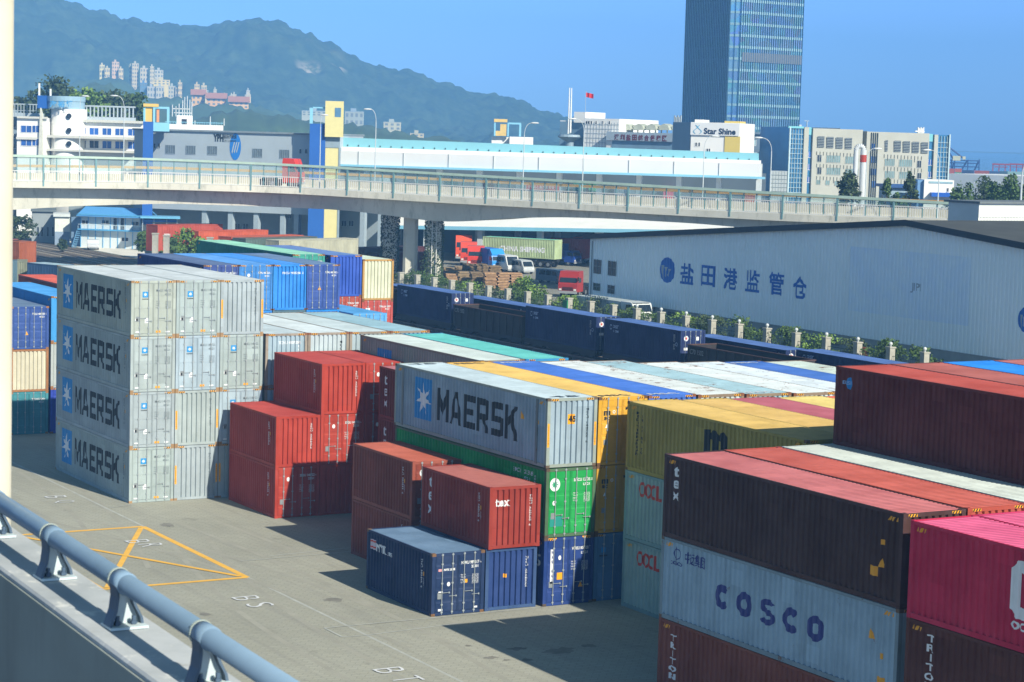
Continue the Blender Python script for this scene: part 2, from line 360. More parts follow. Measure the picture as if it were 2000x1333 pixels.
ROD = flat('#a9b2b4', 0.45, 0.3, 0.1, 4, 'galvanised_rod')
WHITE = flat('#e9ecec', 0.55, 0, 0.04, 3, 'white_marking'); BLACK = flat('#1c2326', 0.6, 0, 0.05, 3, 'black_marking')
YEL = flat('#f0a818', 0.5, 0, 0.05, 3, 'yellow_marking'); GREYPL = flat('#8d9496', 0.5, 0.2, 0.1, 6, 'grey_plate')
STARB = flat('#1d8fd0', 0.5, 0, 0.06, 2, 'blue_marking'); RED = flat('#d8402a', 0.5, 0, 0.06, 2, 'red_marking'); NAVY = flat('#23357f', 0.5, 0, 0.06, 2, 'navy_marking')
def container(X, Y, Z, L, H, col, near, label, name='shipping_container', group='shipping containers stacked in the yard', detail=2,
              rust=0.10, roofcol=None, roofrust=None, sidecol=None, casting=None, frame=None, num=None, numcol=None, roofnum=None, haz=True):
    t = thing(name, label, 'shipping container', (X, Y, Z), 0, group); t['L'] = L; t['H'] = H
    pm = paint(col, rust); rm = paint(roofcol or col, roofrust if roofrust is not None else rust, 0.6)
    fm = paint(frame or col, rust+0.15); cm = paint(casting or frame or col, rust+0.30)
    link('frame', cmesh('frame', L, H), fm, t)
    link('side_wall', cmesh('side_wall', L, H), pm, t)
    o = link('side_wall', cmesh('side_wall', L, H), pm, t, (WD, L, 0)); o.rotation_euler = (0, 0, math.pi)
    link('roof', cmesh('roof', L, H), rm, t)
    o = link('end_wall', cmesh('front_wall', L, H), pm, t, (WD, L, 0)); o.rotation_euler = (0, 0, math.pi)
    for x in (0, 1):
        for y in (0, 1):
            for z in (0, 1):
                o = link('corner_casting', cmesh('corner_casting', 0, 0), cm, t, (x*WD, y*L, z*(H-0.118)+0.0)); o.rotation_euler = (0, 0, math.pi if (x and y) else 0)
                if x != y:
                    o.location = ((WD-0.178 if x else 0), (L-0.162 if y else 0), z*(H-0.118))
    if near == 'wall': link('end_wall', cmesh('front_wall', L, H), pm, t)
    else:
        dk = 'flat_door' if near == 'flat' else 'door'
        for i in (0, 1):
            d = link('door', cmesh(dk, L, H), pm, t, (0.17+i*1.055, 0, 0))
            if detail >= 1:
                for rx in (0.30, 0.78): link('locking_rod', cmesh('locking_rod', 0, H), ROD, d, (rx if i == 0 else 1.04-rx, 0, 0.02))
            if detail >= 2:
                for rx, z in ((0.30, 0.95), (0.62, 0.80)): link('handle', cmesh('handle', 0, 0), ROD, d, (rx, 0, z))
    if haz and detail >= 1 and H > 2.7:
        d = merge(shape_rect(0.20, H-0.115, 0.34, 0.085), shape_rect(WD-0.54, H-0.115, 0.34, 0.085))
        decal(t, d, 'hazard_stripe', YEL, 'end', False, lift=0.012)
        d = merge(shape_hazard(0.20, H-0.112, 0.34, 0.08), shape_hazard(WD-0.54, H-0.112, 0.34, 0.08))
        decal(t, d, 'hazard_stripe', BLACK, 'end', False, lift=0.016)
        decal(t, shape_hazard(0.22, H-0.30, 0.5, 0.13, 3), 'hazard_stripe', YEL, 'side', True, lift=0.006)
        decal(t, shape_hazard(L-0.72, H-0.30, 0.5, 0.13, 3), 'hazard_stripe', YEL, 'side', True, lift=0.006)
    nc = numcol or WHITE
    if num:
        if near == 'wall':
            decal(t, fit(text_mesh(num, 0.02, 1.0, True), WD-0.52, H*0.34, 0.11, H*0.50), 'lettering', nc, 'end', True)
        else:
            a, b = (num.split('/')+[''])[:2]
            decal(t, fit(text_mesh(a, 0.02), 1.36, H*0.80, 0.92, 0.13), 'lettering', nc, 'door')
            if b: decal(t, fit(text_mesh(b, 0.02), 1.82, H*0.735, 0.32, 0.11), 'lettering', nc, 'door')
            if detail >= 2:
                rows = [fit(text_mesh(q, 0.0), 1.34, H*0.62-i*0.105, 0.22, 0.06) for i, q in enumerate(('MAX GW', 'TARE', 'NET', 'CU CAP'))]
                rows += [fit(text_mesh(q, 0.0), 1.86, H*0.62-i*0.0525, 0.30, 0.04) for i, q in enumerate(('30480 KG', '67200 LB', '3740 KG', '8250 LB', '26740 KG', '58950 LB', '76.4 CUM', '2700 CFT'))]
                decal(t, merge(*rows), 'lettering', nc, 'door')
                decal(t, shape_rect(0.28, H*0.27, 0.20, 0.26), 'data_plate', GREYPL, 'door')
        if detail >= 2:
            decal(t, fit(text_mesh(num.split('/')[0], 0.02, 1.0, True), L-1.0, H*0.40, 0.07, H*0.46), 'lettering', nc, 'side', True)
            decal(t, merge(shape_rect(L-0.80, H*0.60, 0.09, 0.17)), 'placard', YEL, 'side', True)
            decal(t, fit(text_mesh('22G1', 0.01, 1.0, True), L-0.79, H*0.44, 0.07, 0.33), 'lettering', nc, 'side', True)
    if roofnum: 
        me = decal_mesh(fit(text_mesh(roofnum, 0.02), 0.35, 0.35, 1.5, 0.42), 'roof', L, 0, H-0.002); link('lettering', me, nc, t)
        me = decal_mesh(fit(text_mesh(roofnum, 0.02), 0.35, L-0.8, 1.5, 0.42), 'roof', L, 0, H-0.002); link('lettering', me, nc, t)
    return t
def decal(t, vf, name, mat, where, conform=False, lift=0.005):
    me = decal_mesh(vf, where, t['L'], lift, conform); return link(name, me, mat, t)
def maersk_side(t, word=True):
    L, H = t['L'], t['H']; k = L/12.19
    decal(t, shape_rect(1.02 if L < 13 else 2.05, 0.62, 1.70, 1.90), 'logo_panel', STARB, 'side', True, 0.005)
    decal(t, shape_star(1.87 if L < 13 else 2.90, 1.57, 0.78, 7, 0.33), 'star_logo', WHITE, 'side', True, 0.010)
    if word: decal(t, block('MAERSK', (3.25 if L < 13 else 4.25), 0.78, (7.35 if L < 13 else 7.35), 1.48), 'lettering', BLACK, 'side', True, 0.005)
def maersk_door(t, high=True):
    H = t['H']
    decal(t, shape_rect(0.62, H*0.70, 0.30, 0.30), 'logo_panel', STARB, 'door'); decal(t, shape_star(0.77, H*0.70+0.15, 0.12), 'star_logo', WHITE, 'door', False, 0.009)
    decal(t, block('MAERSK', 0.60, H*0.66, 0.34, 0.06), 'lettering', BLACK, 'door')
    decal(t, shape_rect(0.75, H*0.24, 0.18, 0.26), 'placard', WHITE, 'door'); decal(t, shape_rect(1.36, 0.19, 0.26, 0.11), 'placard', YEL, 'door')
    decal(t, merge(shape_rect(0.26, 0.20, 0.22, 0.07), shape_rect(1.90, 0.20, 0.22, 0.07), shape_rect(0.24, H*0.28, 0.13, 0.13)), 'placard', WHITE, 'door')
def yellow_bars(t, both=True):
    H = t['H']
    for x in ((0.03, WD-0.13) if both else (0.03,)):
        decal(t, shape_rect(x, H*0.30, 0.10, H*0.34), 'placard', YEL, 'end', False, 0.013)
        decal(t, fit(text_mesh('CAUTION', 0.0, 1.0, True), x+0.025, H*0.34, 0.045, H*0.26), 'lettering', BLACK, 'end', False, 0.016)

# ---------------------------------------------------------------- the yard's stacks
G_ = '#a9b8bb'                                      # pale grey-blue
ordi = ['lowest', 'second from the ground', 'third from the ground', 'topmost']
colw = ['left', 'middle', 'right']
K = 2.468
kinds = {(0,0):'flat',(0,1):'flat',(0,2):'flat',(0,3):'flat',(1,0):'wall',(1,1):'wall',(1,2):'flat',(1,3):'flat',(2,0):'wall',(2,1):'flat',(2,2):'flat',(2,3):'wall'}
for c in range(3):
    for l in range(4):
        t = container(38.21+c*K, 105.99, l*HC, L40, HC, ['#a7b6b4', '#a5b2b6', '#aab7b6', '#a9bcc6'][(c+l) % 4] if (c or l != 3) else '#b0b9ae', kinds[c, l],
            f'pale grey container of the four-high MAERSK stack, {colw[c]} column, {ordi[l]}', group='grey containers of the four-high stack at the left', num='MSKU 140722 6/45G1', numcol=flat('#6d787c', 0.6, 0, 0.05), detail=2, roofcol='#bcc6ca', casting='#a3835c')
        if c == 0: maersk_side(t)
        if kinds[c, l] == 'flat': maersk_door(t)
        else: yellow_bars(t)
# row behind the red stack
cc = ['#9fb6c1', '#b9c8cc', '#a9bbc2', '#9cc0ce']
for c in range(4):
    for l in range(3):
        if l < 2 and c > 0: continue
        lab = (f'grey-blue container with white lettering between the four-high stack and the red containers, ' + ['at its bottom', 'at mid height', 'on top'][l]) if c == 0 else \
              ['', 'white-grey container with rusty posts at the back, second along its row', 'grey container end half hidden behind the top red containers', 'light blue roofed container behind the white one with a side logo'][c]
        t = container(45.72+c*K, 105.95, l*HC, L40, HC, cc[c], 'wall', lab, group='grey containers in the row behind the red stack', detail=1, rust=0.25, frame='#9a8f80', casting='#8a5a38', num='MRKU 204', numcol=WHITE if c == 0 else BLACK, roofcol=['#b4c4cb', '#c8d4d8', '#b8c8cc', '#8fb4c2'][c])
        if c == 0: decal(t, fit(text_mesh('TCNU 480920 5', 0.02), 0.75, HC*0.80, 1.3, 0.16), 'lettering', WHITE, 'end', True)
container(55.60, 104.3, 2*SC, 13.6, SC, '#b4423a', 'wall', 'red-roofed container seen as a thin strip beside the dark train', detail=0, rust=0.2, roofcol='#c0564c')
container(55.60, 104.3, SC, 13.6, SC, '#7c4a40', 'wall', 'brown container under the thin red roof beside the train', detail=0)
container(55.60, 104.3, 0, 13.6, SC, '#6c7c80', 'wall', 'grey container at the bottom under the thin red roof', detail=0)
# white 45-foot with a blue logo, and the turquoise one beside it
for l in range(3):
    t = container(50.56, 91.0, l*HC, 13.4, HC, ['#8b9a9c', '#8f9fa3', '#a2a89c'][l], 'wall', ['long grey container buried at the bottom behind the small tex containers', 'long grey container under the white one behind the red stack', 'long container with a white roof and a blue logo patch behind the top red containers'][l], detail=1, rust=0.25, roofcol='#c4d2cf', frame='#8d8a7a', casting='#7a5a3a')
    if l == 2: decal(t, shape_rect(2.05, 0.5, 1.7, 1.9), 'logo_panel', STARB, 'side', True, 0.005); decal(t, shape_star(2.9, 1.45, 0.78, 7, 0.33), 'star_logo', WHITE, 'side', True, 0.010)
    container(53.06, 91.0, l*HC, 13.4, HC, ['#4a7a80', '#5a8a90', '#2f86b8'][l], 'wall', ['blue-green container at the bottom of the turquoise roofed column', 'blue-green container in the middle of the turquoise roofed column', 'container with a faded turquoise roof and a bright blue end next to the train'][l], detail=1, rust=0.2, roofcol='#5fbdb8')
# red stack of twenty-footers
RD, RDR = '#ae3620', '#a84a44'
red = [(0,0,'door','lower of the two red containers in front of the red pyramid, doors facing out'), (0,1,'wall','red container with a plain ribbed end on the left step of the red pyramid'),
       (1,0,'wall','shaded red container at the bottom middle of the red pyramid'), (1,1,'door','red container with silver door rods in the middle of the red pyramid'), (1,2,'wall','topmost plain-ended red container of the red pyramid'),
       (2,0,'wall','red container at the bottom right of the red pyramid, in shadow'), (2,1,'door','shaded red container in the right column of the red pyramid'), (2,2,'door','top right red container of the pyramid with its doors half in sun')]
for c, l, kd, lab in red:
    t = container(43.47+c*K, 99.24, l*SC, L20, SC, RD, kd, lab, group='red twenty-foot containers', rust=0.03, num='SEGU 140722 6/22G1' if kd == 'door' else 'SEGU 2206275', sidecol=RD, roofcol='#ae4038', detail=2, haz=False)
    if kd == 'door': decal(t, shape_disc(0.72, SC*0.76, 0.085, 16, 0.11), 'placard', WHITE, 'door')
# two brown tex twenty-footers behind the big grey one
for l in range(3):
    t = container(48.45, 91.72, l*SC, L20, SC, '#80342c', 'wall', ['dark red container at the foot of the tex column behind the big grey container', 'lower dark red container with tex down its side, behind the big grey container', 'upper dark red container with tex down its side, behind the big grey container'][l], group='dark red tex containers', detail=1, haz=False, roofcol='#b06c74')
    if l: decal(t, fit(text_mesh('tex', 0.02, 0.8, True), 0.50, SC*0.22, 0.42, SC*0.62), 'lettering', WHITE, 'side', True)
# brown pair
for l in range(2):
    t = container(43.18, 83.66, l*SC, L20, SC, '#8a3c28', 'door', ['brown container on the ground behind the navy one', 'brown container with an orange-brown roof and one round white sticker on its door'][l], group='brown twenty-foot containers', detail=2, haz=False, roofcol='#b8604a', rust=0.05, num='TRLU 392844 6/22G1', frame='#8a3c28' if l == 0 else '#9a4c38')
    decal(t, shape_disc(0.50, SC*0.80, 0.13, 16, 0.16), 'placard', WHITE, 'door')
# navy pair and tex on top
NV = '#142f58'
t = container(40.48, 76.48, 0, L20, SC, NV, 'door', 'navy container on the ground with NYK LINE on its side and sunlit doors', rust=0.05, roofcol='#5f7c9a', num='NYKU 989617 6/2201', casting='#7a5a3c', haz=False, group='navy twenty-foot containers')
decal(t, fit(text_mesh('NYK', 0.05), 0.90, 1.78, 0.95, 0.34), 'lettering', WHITE, 'side', True); decal(t, fit(text_mesh('LINE', 0.03), 1.92, 1.78, 0.45, 0.16), 'lettering', WHITE, 'side', True)
decal(t, shape_rect(0.28, 1.80, 0.50, 0.42), 'flag_emblem', flat('#d8cfd6', 0.5), 'side', True); decal(t, merge(*[shape_rect(0.28, 1.80+z, 0.50, 0.07) for z in (0.06, 0.31)]), 'flag_emblem', RED, 'side', True, 0.009)
decal(t, merge(fit(text_mesh('NYK LINE', 0.04), 0.55, SC*0.715, 0.52, 0.09)), 'lettering', WHITE, 'door'); decal(t, shape_rect(0.30, SC*0.71, 0.18, 0.10), 'flag_emblem', flat('#d99a9c', 0.5), 'door')
decal(t, shape_disc(0.78, SC*0.50, 0.075, 14, 0.09), 'placard', WHITE, 'door'); decal(t, shape_rect(1.50, SC*0.50, 0.15, 0.15), 'placard', YEL, 'door')
decal(t, merge(shape_rect(0.32, SC*0.36, 0.20, 0.08), shape_rect(0.32, 0.20, 0.20, 0.09), shape_rect(1.98, 0.22, 0.16, 0.07)), 'placard', WHITE, 'door')
t = container(42.99, 76.52, 0, L20, SC, '#1c3c78', 'wall', 'blue container with a small yellow placard on its ribbed end under the red tex container', rust=0.06, num='NYKU 2928222', roofcol='#3a5c94', frame='#33507c', haz=False, group='navy twenty-foot containers')
decal(t, shape_rect(0.88, SC*0.52, 0.13, 0.16), 'placard', YEL, 'end', True)
t = container(43.04, 76.42, SC, L20, SC, '#983222', 'wall', 'red-brown container with tex on its sunlit end, on top of the blue one', rust=0.06, num='TGHU 360720 6', roofcol='#a8625a', roofrust=0.4, haz=False)
decal(t, fit(text_mesh('tex', 0.03), 0.28, SC*0.68, 0.70, 0.32), 'lettering', WHITE, 'end', True)
decal(t, fit(text_mesh('tex', 0.02, 0.8, True), 0.62, SC*0.25, 0.30, SC*0.62), 'lettering', WHITE, 'side', True)
# big block D
t = container(45.66, 76.34, 0, L40+1.8, 2.90, '#1a3c80', 'door', 'blue container with WAN HAI on its door at the bottom, under the green one', rust=0.12, num='WHSU 800420 7/LSG1', casting='#55483c')
decal(t, shape_rect(0.33, 2.9*0.33, 0.17, 2.9*0.50), 'sign_panel', WHITE, 'door'); decal(t, fit(text_mesh('WAN HAI', 0.03, 1.05, True), 0.36, 2.9*0.35, 0.11, 2.9*0.46), 'lettering', NAVY, 'door', False, 0.009)
decal(t, shape_rect(0.66, 2.9*0.38, 0.26, 0.30), 'placard', YEL, 'door'); decal(t, shape_disc(0.78, 2.9*0.70, 0.07, 14, 0.10), 'placard', WHITE, 'door'); decal(t, shape_tri(1.72, 2.9*0.25, 0.22, 0.24), 'placard', YEL, 'door')
decal(t, merge(fit(text_mesh('5', 0.01), 13.30, 1.63, 0.33, 0.52)), 'lettering', WHITE, 'side', True)
decal(t, merge(shape_rect(0.2, 2.84, 0.4, 0.05), shape_rect(1.85, 2.84, 0.4, 0.05)), 'placard', YEL, 'end', False, 0.013)
t = container(45.66, 76.34, 2.90, L40+1.8, 2.92, '#0c9c48', 'door', 'bright green container with a round white compass emblem and rusty lower doors', rust=0.32, num='EMCU 12535 8/LSG1', casting='#5a4a38', haz=False, frame='#4b6b4a')
decal(t, shape_disc(0.44, 2.24, 0.25, 24, 0.28), 'round_emblem', WHITE, 'door'); decal(t, shape_star(0.44, 2.24, 0.19, 8, 0.45), 'round_emblem', flat('#1f9a6c', 0.5), 'door', False, 0.009)
decal(t, shape_disc(0.42, 2.92*0.50, 0.075, 14, 0.10), 'placard', WHITE, 'door'); decal(t, shape_rect(0.24, 2.92*0.16, 0.62, 0.42), 'repair_patch', flat('#1c8c80', 0.6), 'door', False, 0.003)
decal(t, merge(fit(text_mesh('EMCU 125358', 0.015, 1.3), 11.2, 2.46, 1.6, 0.17), fit(text_mesh('LSGJ', 0.015, 1.3), 12.0, 2.18, 0.55, 0.16)), 'lettering', WHITE, 'side', True)
t = container(45.66, 76.40, 5.84, 14.08, 2.92, '#9db1bd', 'wall', 'big long grey MAERSK container with a yellow 45 plate, on top of the green one', rust=0.10, roofcol='#b9ccd4', frame='#9aa59c', casting='#6a5a48', num='MSKU 140722 6', numcol=flat('#3c4a50', 0.6, 0, 0.05), roofnum='45')
maersk_side(t); decal(t, shape_rect(1.0, 2.92*0.62, 0.34, 0.42), 'number_plate', YEL, 'end', True); decal(t, fit(text_mesh('45', 0.05), 1.03, 2.92*0.65, 0.38, 0.26), 'lettering', BLACK, 'end', True, 0.010)
yellow_bars(t); decal(t, shape_tri(11.75, 2.92*0.62, 0.34, 0.34), 'placard', YEL, 'side', True)
m = MB()
for x in (-0.02,):
    for y in (0.76, 13.16): m.box(x, y, 0.1, 0.006, y+0.17, 2.80)
part('post', m, paint('#7b8484', 0.5), t)
for l in range(3):
    t = container(48.16, 76.40, l*2.91, 14.05, 2.90, ['#4f7ea6', '#cfa02e', '#dca62c'][l], 'door', ['dull light blue container in the shaded corner under the two yellow ones', 'shaded yellow container with a small msc mark, the lower of two', 'yellow container with a small msc mark, half sunlit beside the big grey one'][l], rust=0.18, roofcol=[None, None, '#e0bc66'][l], casting='#6a4a2c', num='MSCU 4/45G1' if l else None, numcol=BLACK, roofnum='MSC' if l == 2 else None, detail=1, group='containers in the corner column behind the green one')
    if l:
        decal(t, merge(block('m', 0.27, 2.12, 0.33, 0.20), fit(text_mesh('sc', 0.04), 0.29, 1.93, 0.29, 0.14)), 'lettering', BLACK, 'door')
        decal(t, shape_tri(0.36, 2.9*0.55, 0.16, 0.16), 'placard', WHITE, 'door'); decal(t, shape_rect(0.30, 2.9*0.30, 0.17, 0.22), 'data_plate', GREYPL, 'door'); decal(t, shape_ring(0.78, 2.9*0.78, 0.07, 0.045, 14), 'placard', WHITE, 'door')
    else:
        decal(t, shape_rect(0.36, 2.9*0.72, 0.22, 0.22), 'logo_panel', STARB, 'door'); decal(t, fit(text_mesh('MAERSK', 0.03), 0.28, 2.9*0.66, 0.42, 0.07), 'lettering', BLACK, 'door')
dcol = [('#3d6cc4', '#3f73cc', 'royal blue roofed container, third strip of the large block', 'MSC'), ('#c6cfcc', '#cfd8d8', 'white container with rust along its roof seams right of the blue strip', None), ('#8fb2bf', '#9cbfcb', 'pale blue-grey roofed container between two white ones', 'SUDU'),
        ('#ccd6d6', '#d4dee0', 'white roofed container right of the pale blue-grey one', None), ('#c8d2d6', '#cfdce4', 'bluish-white roofed container left of the second blue strip', None), ('#3c69b4', '#3f6fc0', 'second blue roofed container, near the far side of the large block', 'MSC'), ('#b8c6be', '#c0d0c8', 'greenish-white roofed container farthest right in the large block', None)]
for i, (a, b, lab, rn) in enumerate(dcol):
    h = 2.90-0.012*i
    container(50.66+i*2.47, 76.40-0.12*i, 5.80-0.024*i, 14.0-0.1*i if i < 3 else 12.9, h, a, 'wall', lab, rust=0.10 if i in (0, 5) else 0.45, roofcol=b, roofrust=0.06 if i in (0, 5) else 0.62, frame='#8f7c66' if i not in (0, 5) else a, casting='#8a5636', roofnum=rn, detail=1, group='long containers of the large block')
    for l in range(2):
        container(50.66+i*2.47, 76.40-0.12*i, l*2.90-0.012*i*l, 12.9, 2.90-0.012*i, ['#7a4038', '#5a7884', '#8a8f88'][(i+l) % 3], 'wall', 'plain container buried in the middle of the large block', detail=0, haz=False, group='containers hidden inside the large block')
# block E, nearer
ecol = [('#b3a04a', '#d2b264', 'yellow container with a big black m on its shaded side'), ('#b0a050', '#d2b066', 'yellow container with a stained roof beside the one marked m'), ('#a8505a', '#b05c6a', 'dull pink-red roofed container between two yellow ones'), ('#c8b060', '#dcc878', 'pale yellow roofed container right of the pink-red one'), ('#c85a38', '#d86a48', 'orange-red container mostly hidden behind the tall brown wall of containers')]
for i, (a, b, lab) in enumerate(ecol):
    for l in range(3):
        z = l*(2.896-0.01*i); X_ = 48.9+i*2.47
        if l == 2:
            t = container(X_, 63.15-0.1*i, z, L40, 2.896-0.01*i, a, 'wall', lab, rust=0.15, roofcol=b, roofrust=0.2, casting='#7a5a34', detail=1, group='containers of the middle block')
            if i == 0:
                decal(t, block('m', 5.62, 1.10, 1.52, 1.38), 'lettering', BLACK, 'side', True)
                decal(t, fit(text_mesh('s', 0.04), 5.60, 0.36, 0.70, 0.6), 'lettering', BLACK, 'side', True); decal(t, fit(text_mesh('c', 0.04), 6.45, 0.36, 0.70, 0.6), 'lettering', BLACK, 'side', True)
                decal(t, fit(text_mesh('SHIPPING CO', 0.02, 1.0, True), 1.02, 0.80, 0.22, 1.62), 'lettering', BLACK, 'side', True)
                decal(t, fit(text_mesh('MEDITERRANEAN', 0.02, 1.0, True), 0.70, 0.71, 0.18, 1.82), 'lettering', BLACK, 'side', True)
        elif i == 0:
            t = container(X_, 63.15, z, L40, HC, '#a8c4b8', 'wall', ['pale green OOCL container standing on the ground in the corner', 'pale green OOCL container under the yellow one marked m'][l], rust=0.06, frame='#8fb0ac', detail=1, group='pale green containers')
            decal(t, merge(shape_arc(1.29,2.24,0.27,0.31,0.12,0,360), shape_arc(1.74,2.24,0.24,0.31,0.10,0,360), shape_arc(2.17,2.24,0.24,0.31,0.12,50,310), shape_rect(2.36,1.93,0.12,0.62), shape_rect(2.48,1.93,0.24,0.13)), 'lettering', RED, 'side', True); decal(t, shape_star(1.74, 2.24, 0.11, 5, 0.5), 'flower_emblem', flat('#e3a9a0', 0.5), 'side', True, 0.010)
        else: container(X_, 63.15-0.1*i, z, L40, 2.896-0.01*i, ['#7a4038', '#5a7884', '#8a8f88'][(i+l) % 3], 'wall', 'plain container buried in the middle block', detail=0, haz=False, group='containers hidden inside the middle block')
# right block
RX, RY, RL = 41.95, 49.35, 12.80
t = container(RX, RY, 0, RL, HC, '#803e2a', 'wall', 'brown TRITON container at the foot of the near right stack, under the COSCO one', rust=0.06, detail=1, frame='#803e2a')
decal(t, fit(text_mesh('TRITON', 0.03, 1.0, True), 0.69, 0.86, 0.41, 1.57), 'lettering', WHITE, 'side', True)
t = container(RX, RY, HC, RL, HC, '#9cb8c8', 'wall', 'light blue COSCO container with rust streaks, between two brown ones', rust=0.35, frame='#8297a0', casting='#6c5a48', detail=1, num='COSU 812210', numcol=NAVY)
for i, ch in enumerate('COSCO'):
    cx_ = 3.70+i*1.27
    decal(t, shape_arc(cx_, 1.445, 0.43, 0.42, 0.25, 42, 318) if ch == 'C' else (shape_arc(cx_, 1.445, 0.43, 0.42, 0.25, 0, 360, 28) if ch == 'O' else shape_arc(cx_, 1.635, 0.39, 0.25, 0.20, 25, 275, 20)), 'lettering', NAVY, 'side', True)
    if ch == 'S': decal(t, shape_arc(cx_, 1.275, 0.40, 0.26, 0.20, -155, 95, 20), 'lettering', NAVY, 'side', True, 0.009)
for q in range(2): decal(t, fit(text_mesh('中远集团', 0.0), 1.45+0.02*q, 2.17+0.012*q, 1.19, 0.40), 'lettering', NAVY, 'side', True, 0.005+0.004*q)
decal(t, merge(shape_ring(0.93, 2.40, 0.20, 0.165, 24, 0.20, 0.165), shape_rect(0.915, 2.14, 0.03, 0.52)), 'ring_emblem', NAVY, 'side', True); decal(t, fit(text_mesh('COSCO', 0.03), 0.57, 2.00, 0.72, 0.13), 'lettering', NAVY, 'side', True, 0.009)
decal(t, shape_tri(11.35, HC*0.60, 0.32, 0.32), 'placard', YEL, 'side', True); decal(t, shape_rect(11.95, HC*0.42, 0.16, 0.18), 'placard', YEL, 'side', True); decal(t, shape_rect(11.85, HC*0.10, 0.36, 0.36), 'placard', YEL, 'side', True)
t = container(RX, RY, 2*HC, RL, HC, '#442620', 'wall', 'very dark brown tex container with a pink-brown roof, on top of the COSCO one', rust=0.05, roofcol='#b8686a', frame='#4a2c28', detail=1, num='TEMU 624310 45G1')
decal(t, fit(text_mesh('tex', 0.03, 0.8, True), 0.54, 1.36, 0.40, 1.17), 'lettering', WHITE, 'side', True)
decal(t, shape_rect(11.30, HC*0.27, 0.42, 0.30), 'placard', YEL, 'side', True); decal(t, shape_tri(11.72, HC*0.38, 0.28, 0.28), 'placard', YEL, 'side', True); decal(t, shape_rect(11.8, HC*0.62, 0.14, 0.16), 'placard', YEL, 'side', True)
decal(t, fit(text_mesh('tex', 0.03), 0.42, HC*0.66, 0.95, 0.42), 'lettering', WHITE, 'end', True)
container(RX+2.55, RY+0.05, 2*HC, RL, HC, '#b04a38', 'wall', 'rusty red-orange roofed container beside the dark tex one', rust=0.2, roofcol='#b8584c', roofrust=0.3, detail=1)
container(RX+5.10, RY+0.05, 2*HC, RL, HC, '#b8c4c0', 'wall', 'white ridged-roof container at the foot of the tall brown wall', rust=0.15, roofcol='#c8d2cc', detail=1)
tops = [('#6a2a22', '#b04a3e', 'tall dark maroon container with a small round blue sticker, raised above its neighbours'), ('#7c4038', '#a85c54', 'brown container right behind the raised maroon one'), ('#1c7ad0', '#1884e4', 'container with a bright blue roof at the right edge of the picture'), ('#8a4a48', '#b06a68', 'dull red roofed container beyond the bright blue one')]
for i, (a, b, lab) in enumerate(tops):
    t = container(RX+7.38+i*2.5, RY, 3*HC-0.03, RL, HC, a, 'wall', lab, rust=0.08, roofcol=b, roofrust=0.2, detail=1, haz=False, group='raised containers at the right')
    if i == 0:
        decal(t, shape_disc(0.80, 2.33, 0.17, 24, 0.22), 'round_sticker', STARB, 'side', True); decal(t, fit(text_mesh('BLSF', 0.02), 0.42, 2.28, 0.50, 0.13), 'lettering', flat('#9cc4e8', 0.5), 'side', True, 0.009)
for c in range(1, 7):
    for l in range(3):
        if c < 3 and l == 2: continue
        container(RX+(2.55*c if c < 3 else 7.38+(c-3)*2.5), RY+0.05, l*HC-(0.03 if c >= 3 and l == 2 else 0), RL, HC, ['#7a4038', '#5a7884', '#8a8f88'][(c+l) % 3], 'wall', 'plain container buried in the right-hand block', detail=0, haz=False, group='containers hidden inside the right-hand block')
# pink ones in front
for c in range(3):
    for l in range(3):
        X_ = 41.5+c*2.47
        if l == 2 and c < 2:
            t = container(X_, 36.3, 2*HC, L40, HC, '#c81c4a' if c == 0 else '#c83264', 'wall', ['bright pink container with white letters at the lower right corner', 'pink roofed container behind the bright pink one at the right edge'][c], rust=0.03, roofcol='#d45c86', detail=1, group='pink containers')
            if c == 0:
                for j, ch in enumerate('ONE'): decal(t, [merge(shape_poly([(4.29,1.15),(4.29,2.28),(4.54,2.53),(4.65,2.53),(4.65,0.9),(4.54,0.9)]), shape_rect(4.65,2.19,0.95,0.34), shape_rect(4.65,0.9,0.95,0.34), shape_poly([(5.60,0.9),(5.60,2.53),(5.71,2.53),(5.96,2.28),(5.96,1.15),(5.71,0.9)])), merge(shape_rect(6.2, 0.9, 0.34, 1.63), shape_rect(7.2, 0.9, 0.34, 1.63), shape_poly([(6.54, 2.53), (6.54, 2.0), (7.2, 0.9), (7.2, 1.45)])), block('E', 8.0, 0.9, 1.3, 1.63)][j], 'lettering', WHITE, 'side', True)
                decal(t, fit(text_mesh('OCEAN NETWORK EXPRESS', 0.04), 4.33, 0.59, 5.4, 0.24), 'lettering', WHITE, 'side', True)
        elif c == 0:
            t = container(X_, 36.3, l*HC, L40, HC, '#5c2c20', 'wall', ['brown container at the bottom under the second TRITON one', 'dark brown TRITON container under the pink one'][l], rust=0.05, detail=1)
            if l: decal(t, fit(text_mesh('TRITON', 0.03, 1.0, True), 0.90, 0.95, 0.38, 1.63), 'lettering', WHITE, 'side', True)
        elif l < 2 or c < 2: container(X_, 36.3, l*HC, L40, HC, '#5a7884', 'wall', 'plain container under the pink ones', detail=0, haz=False, group='containers hidden under the pink ones')

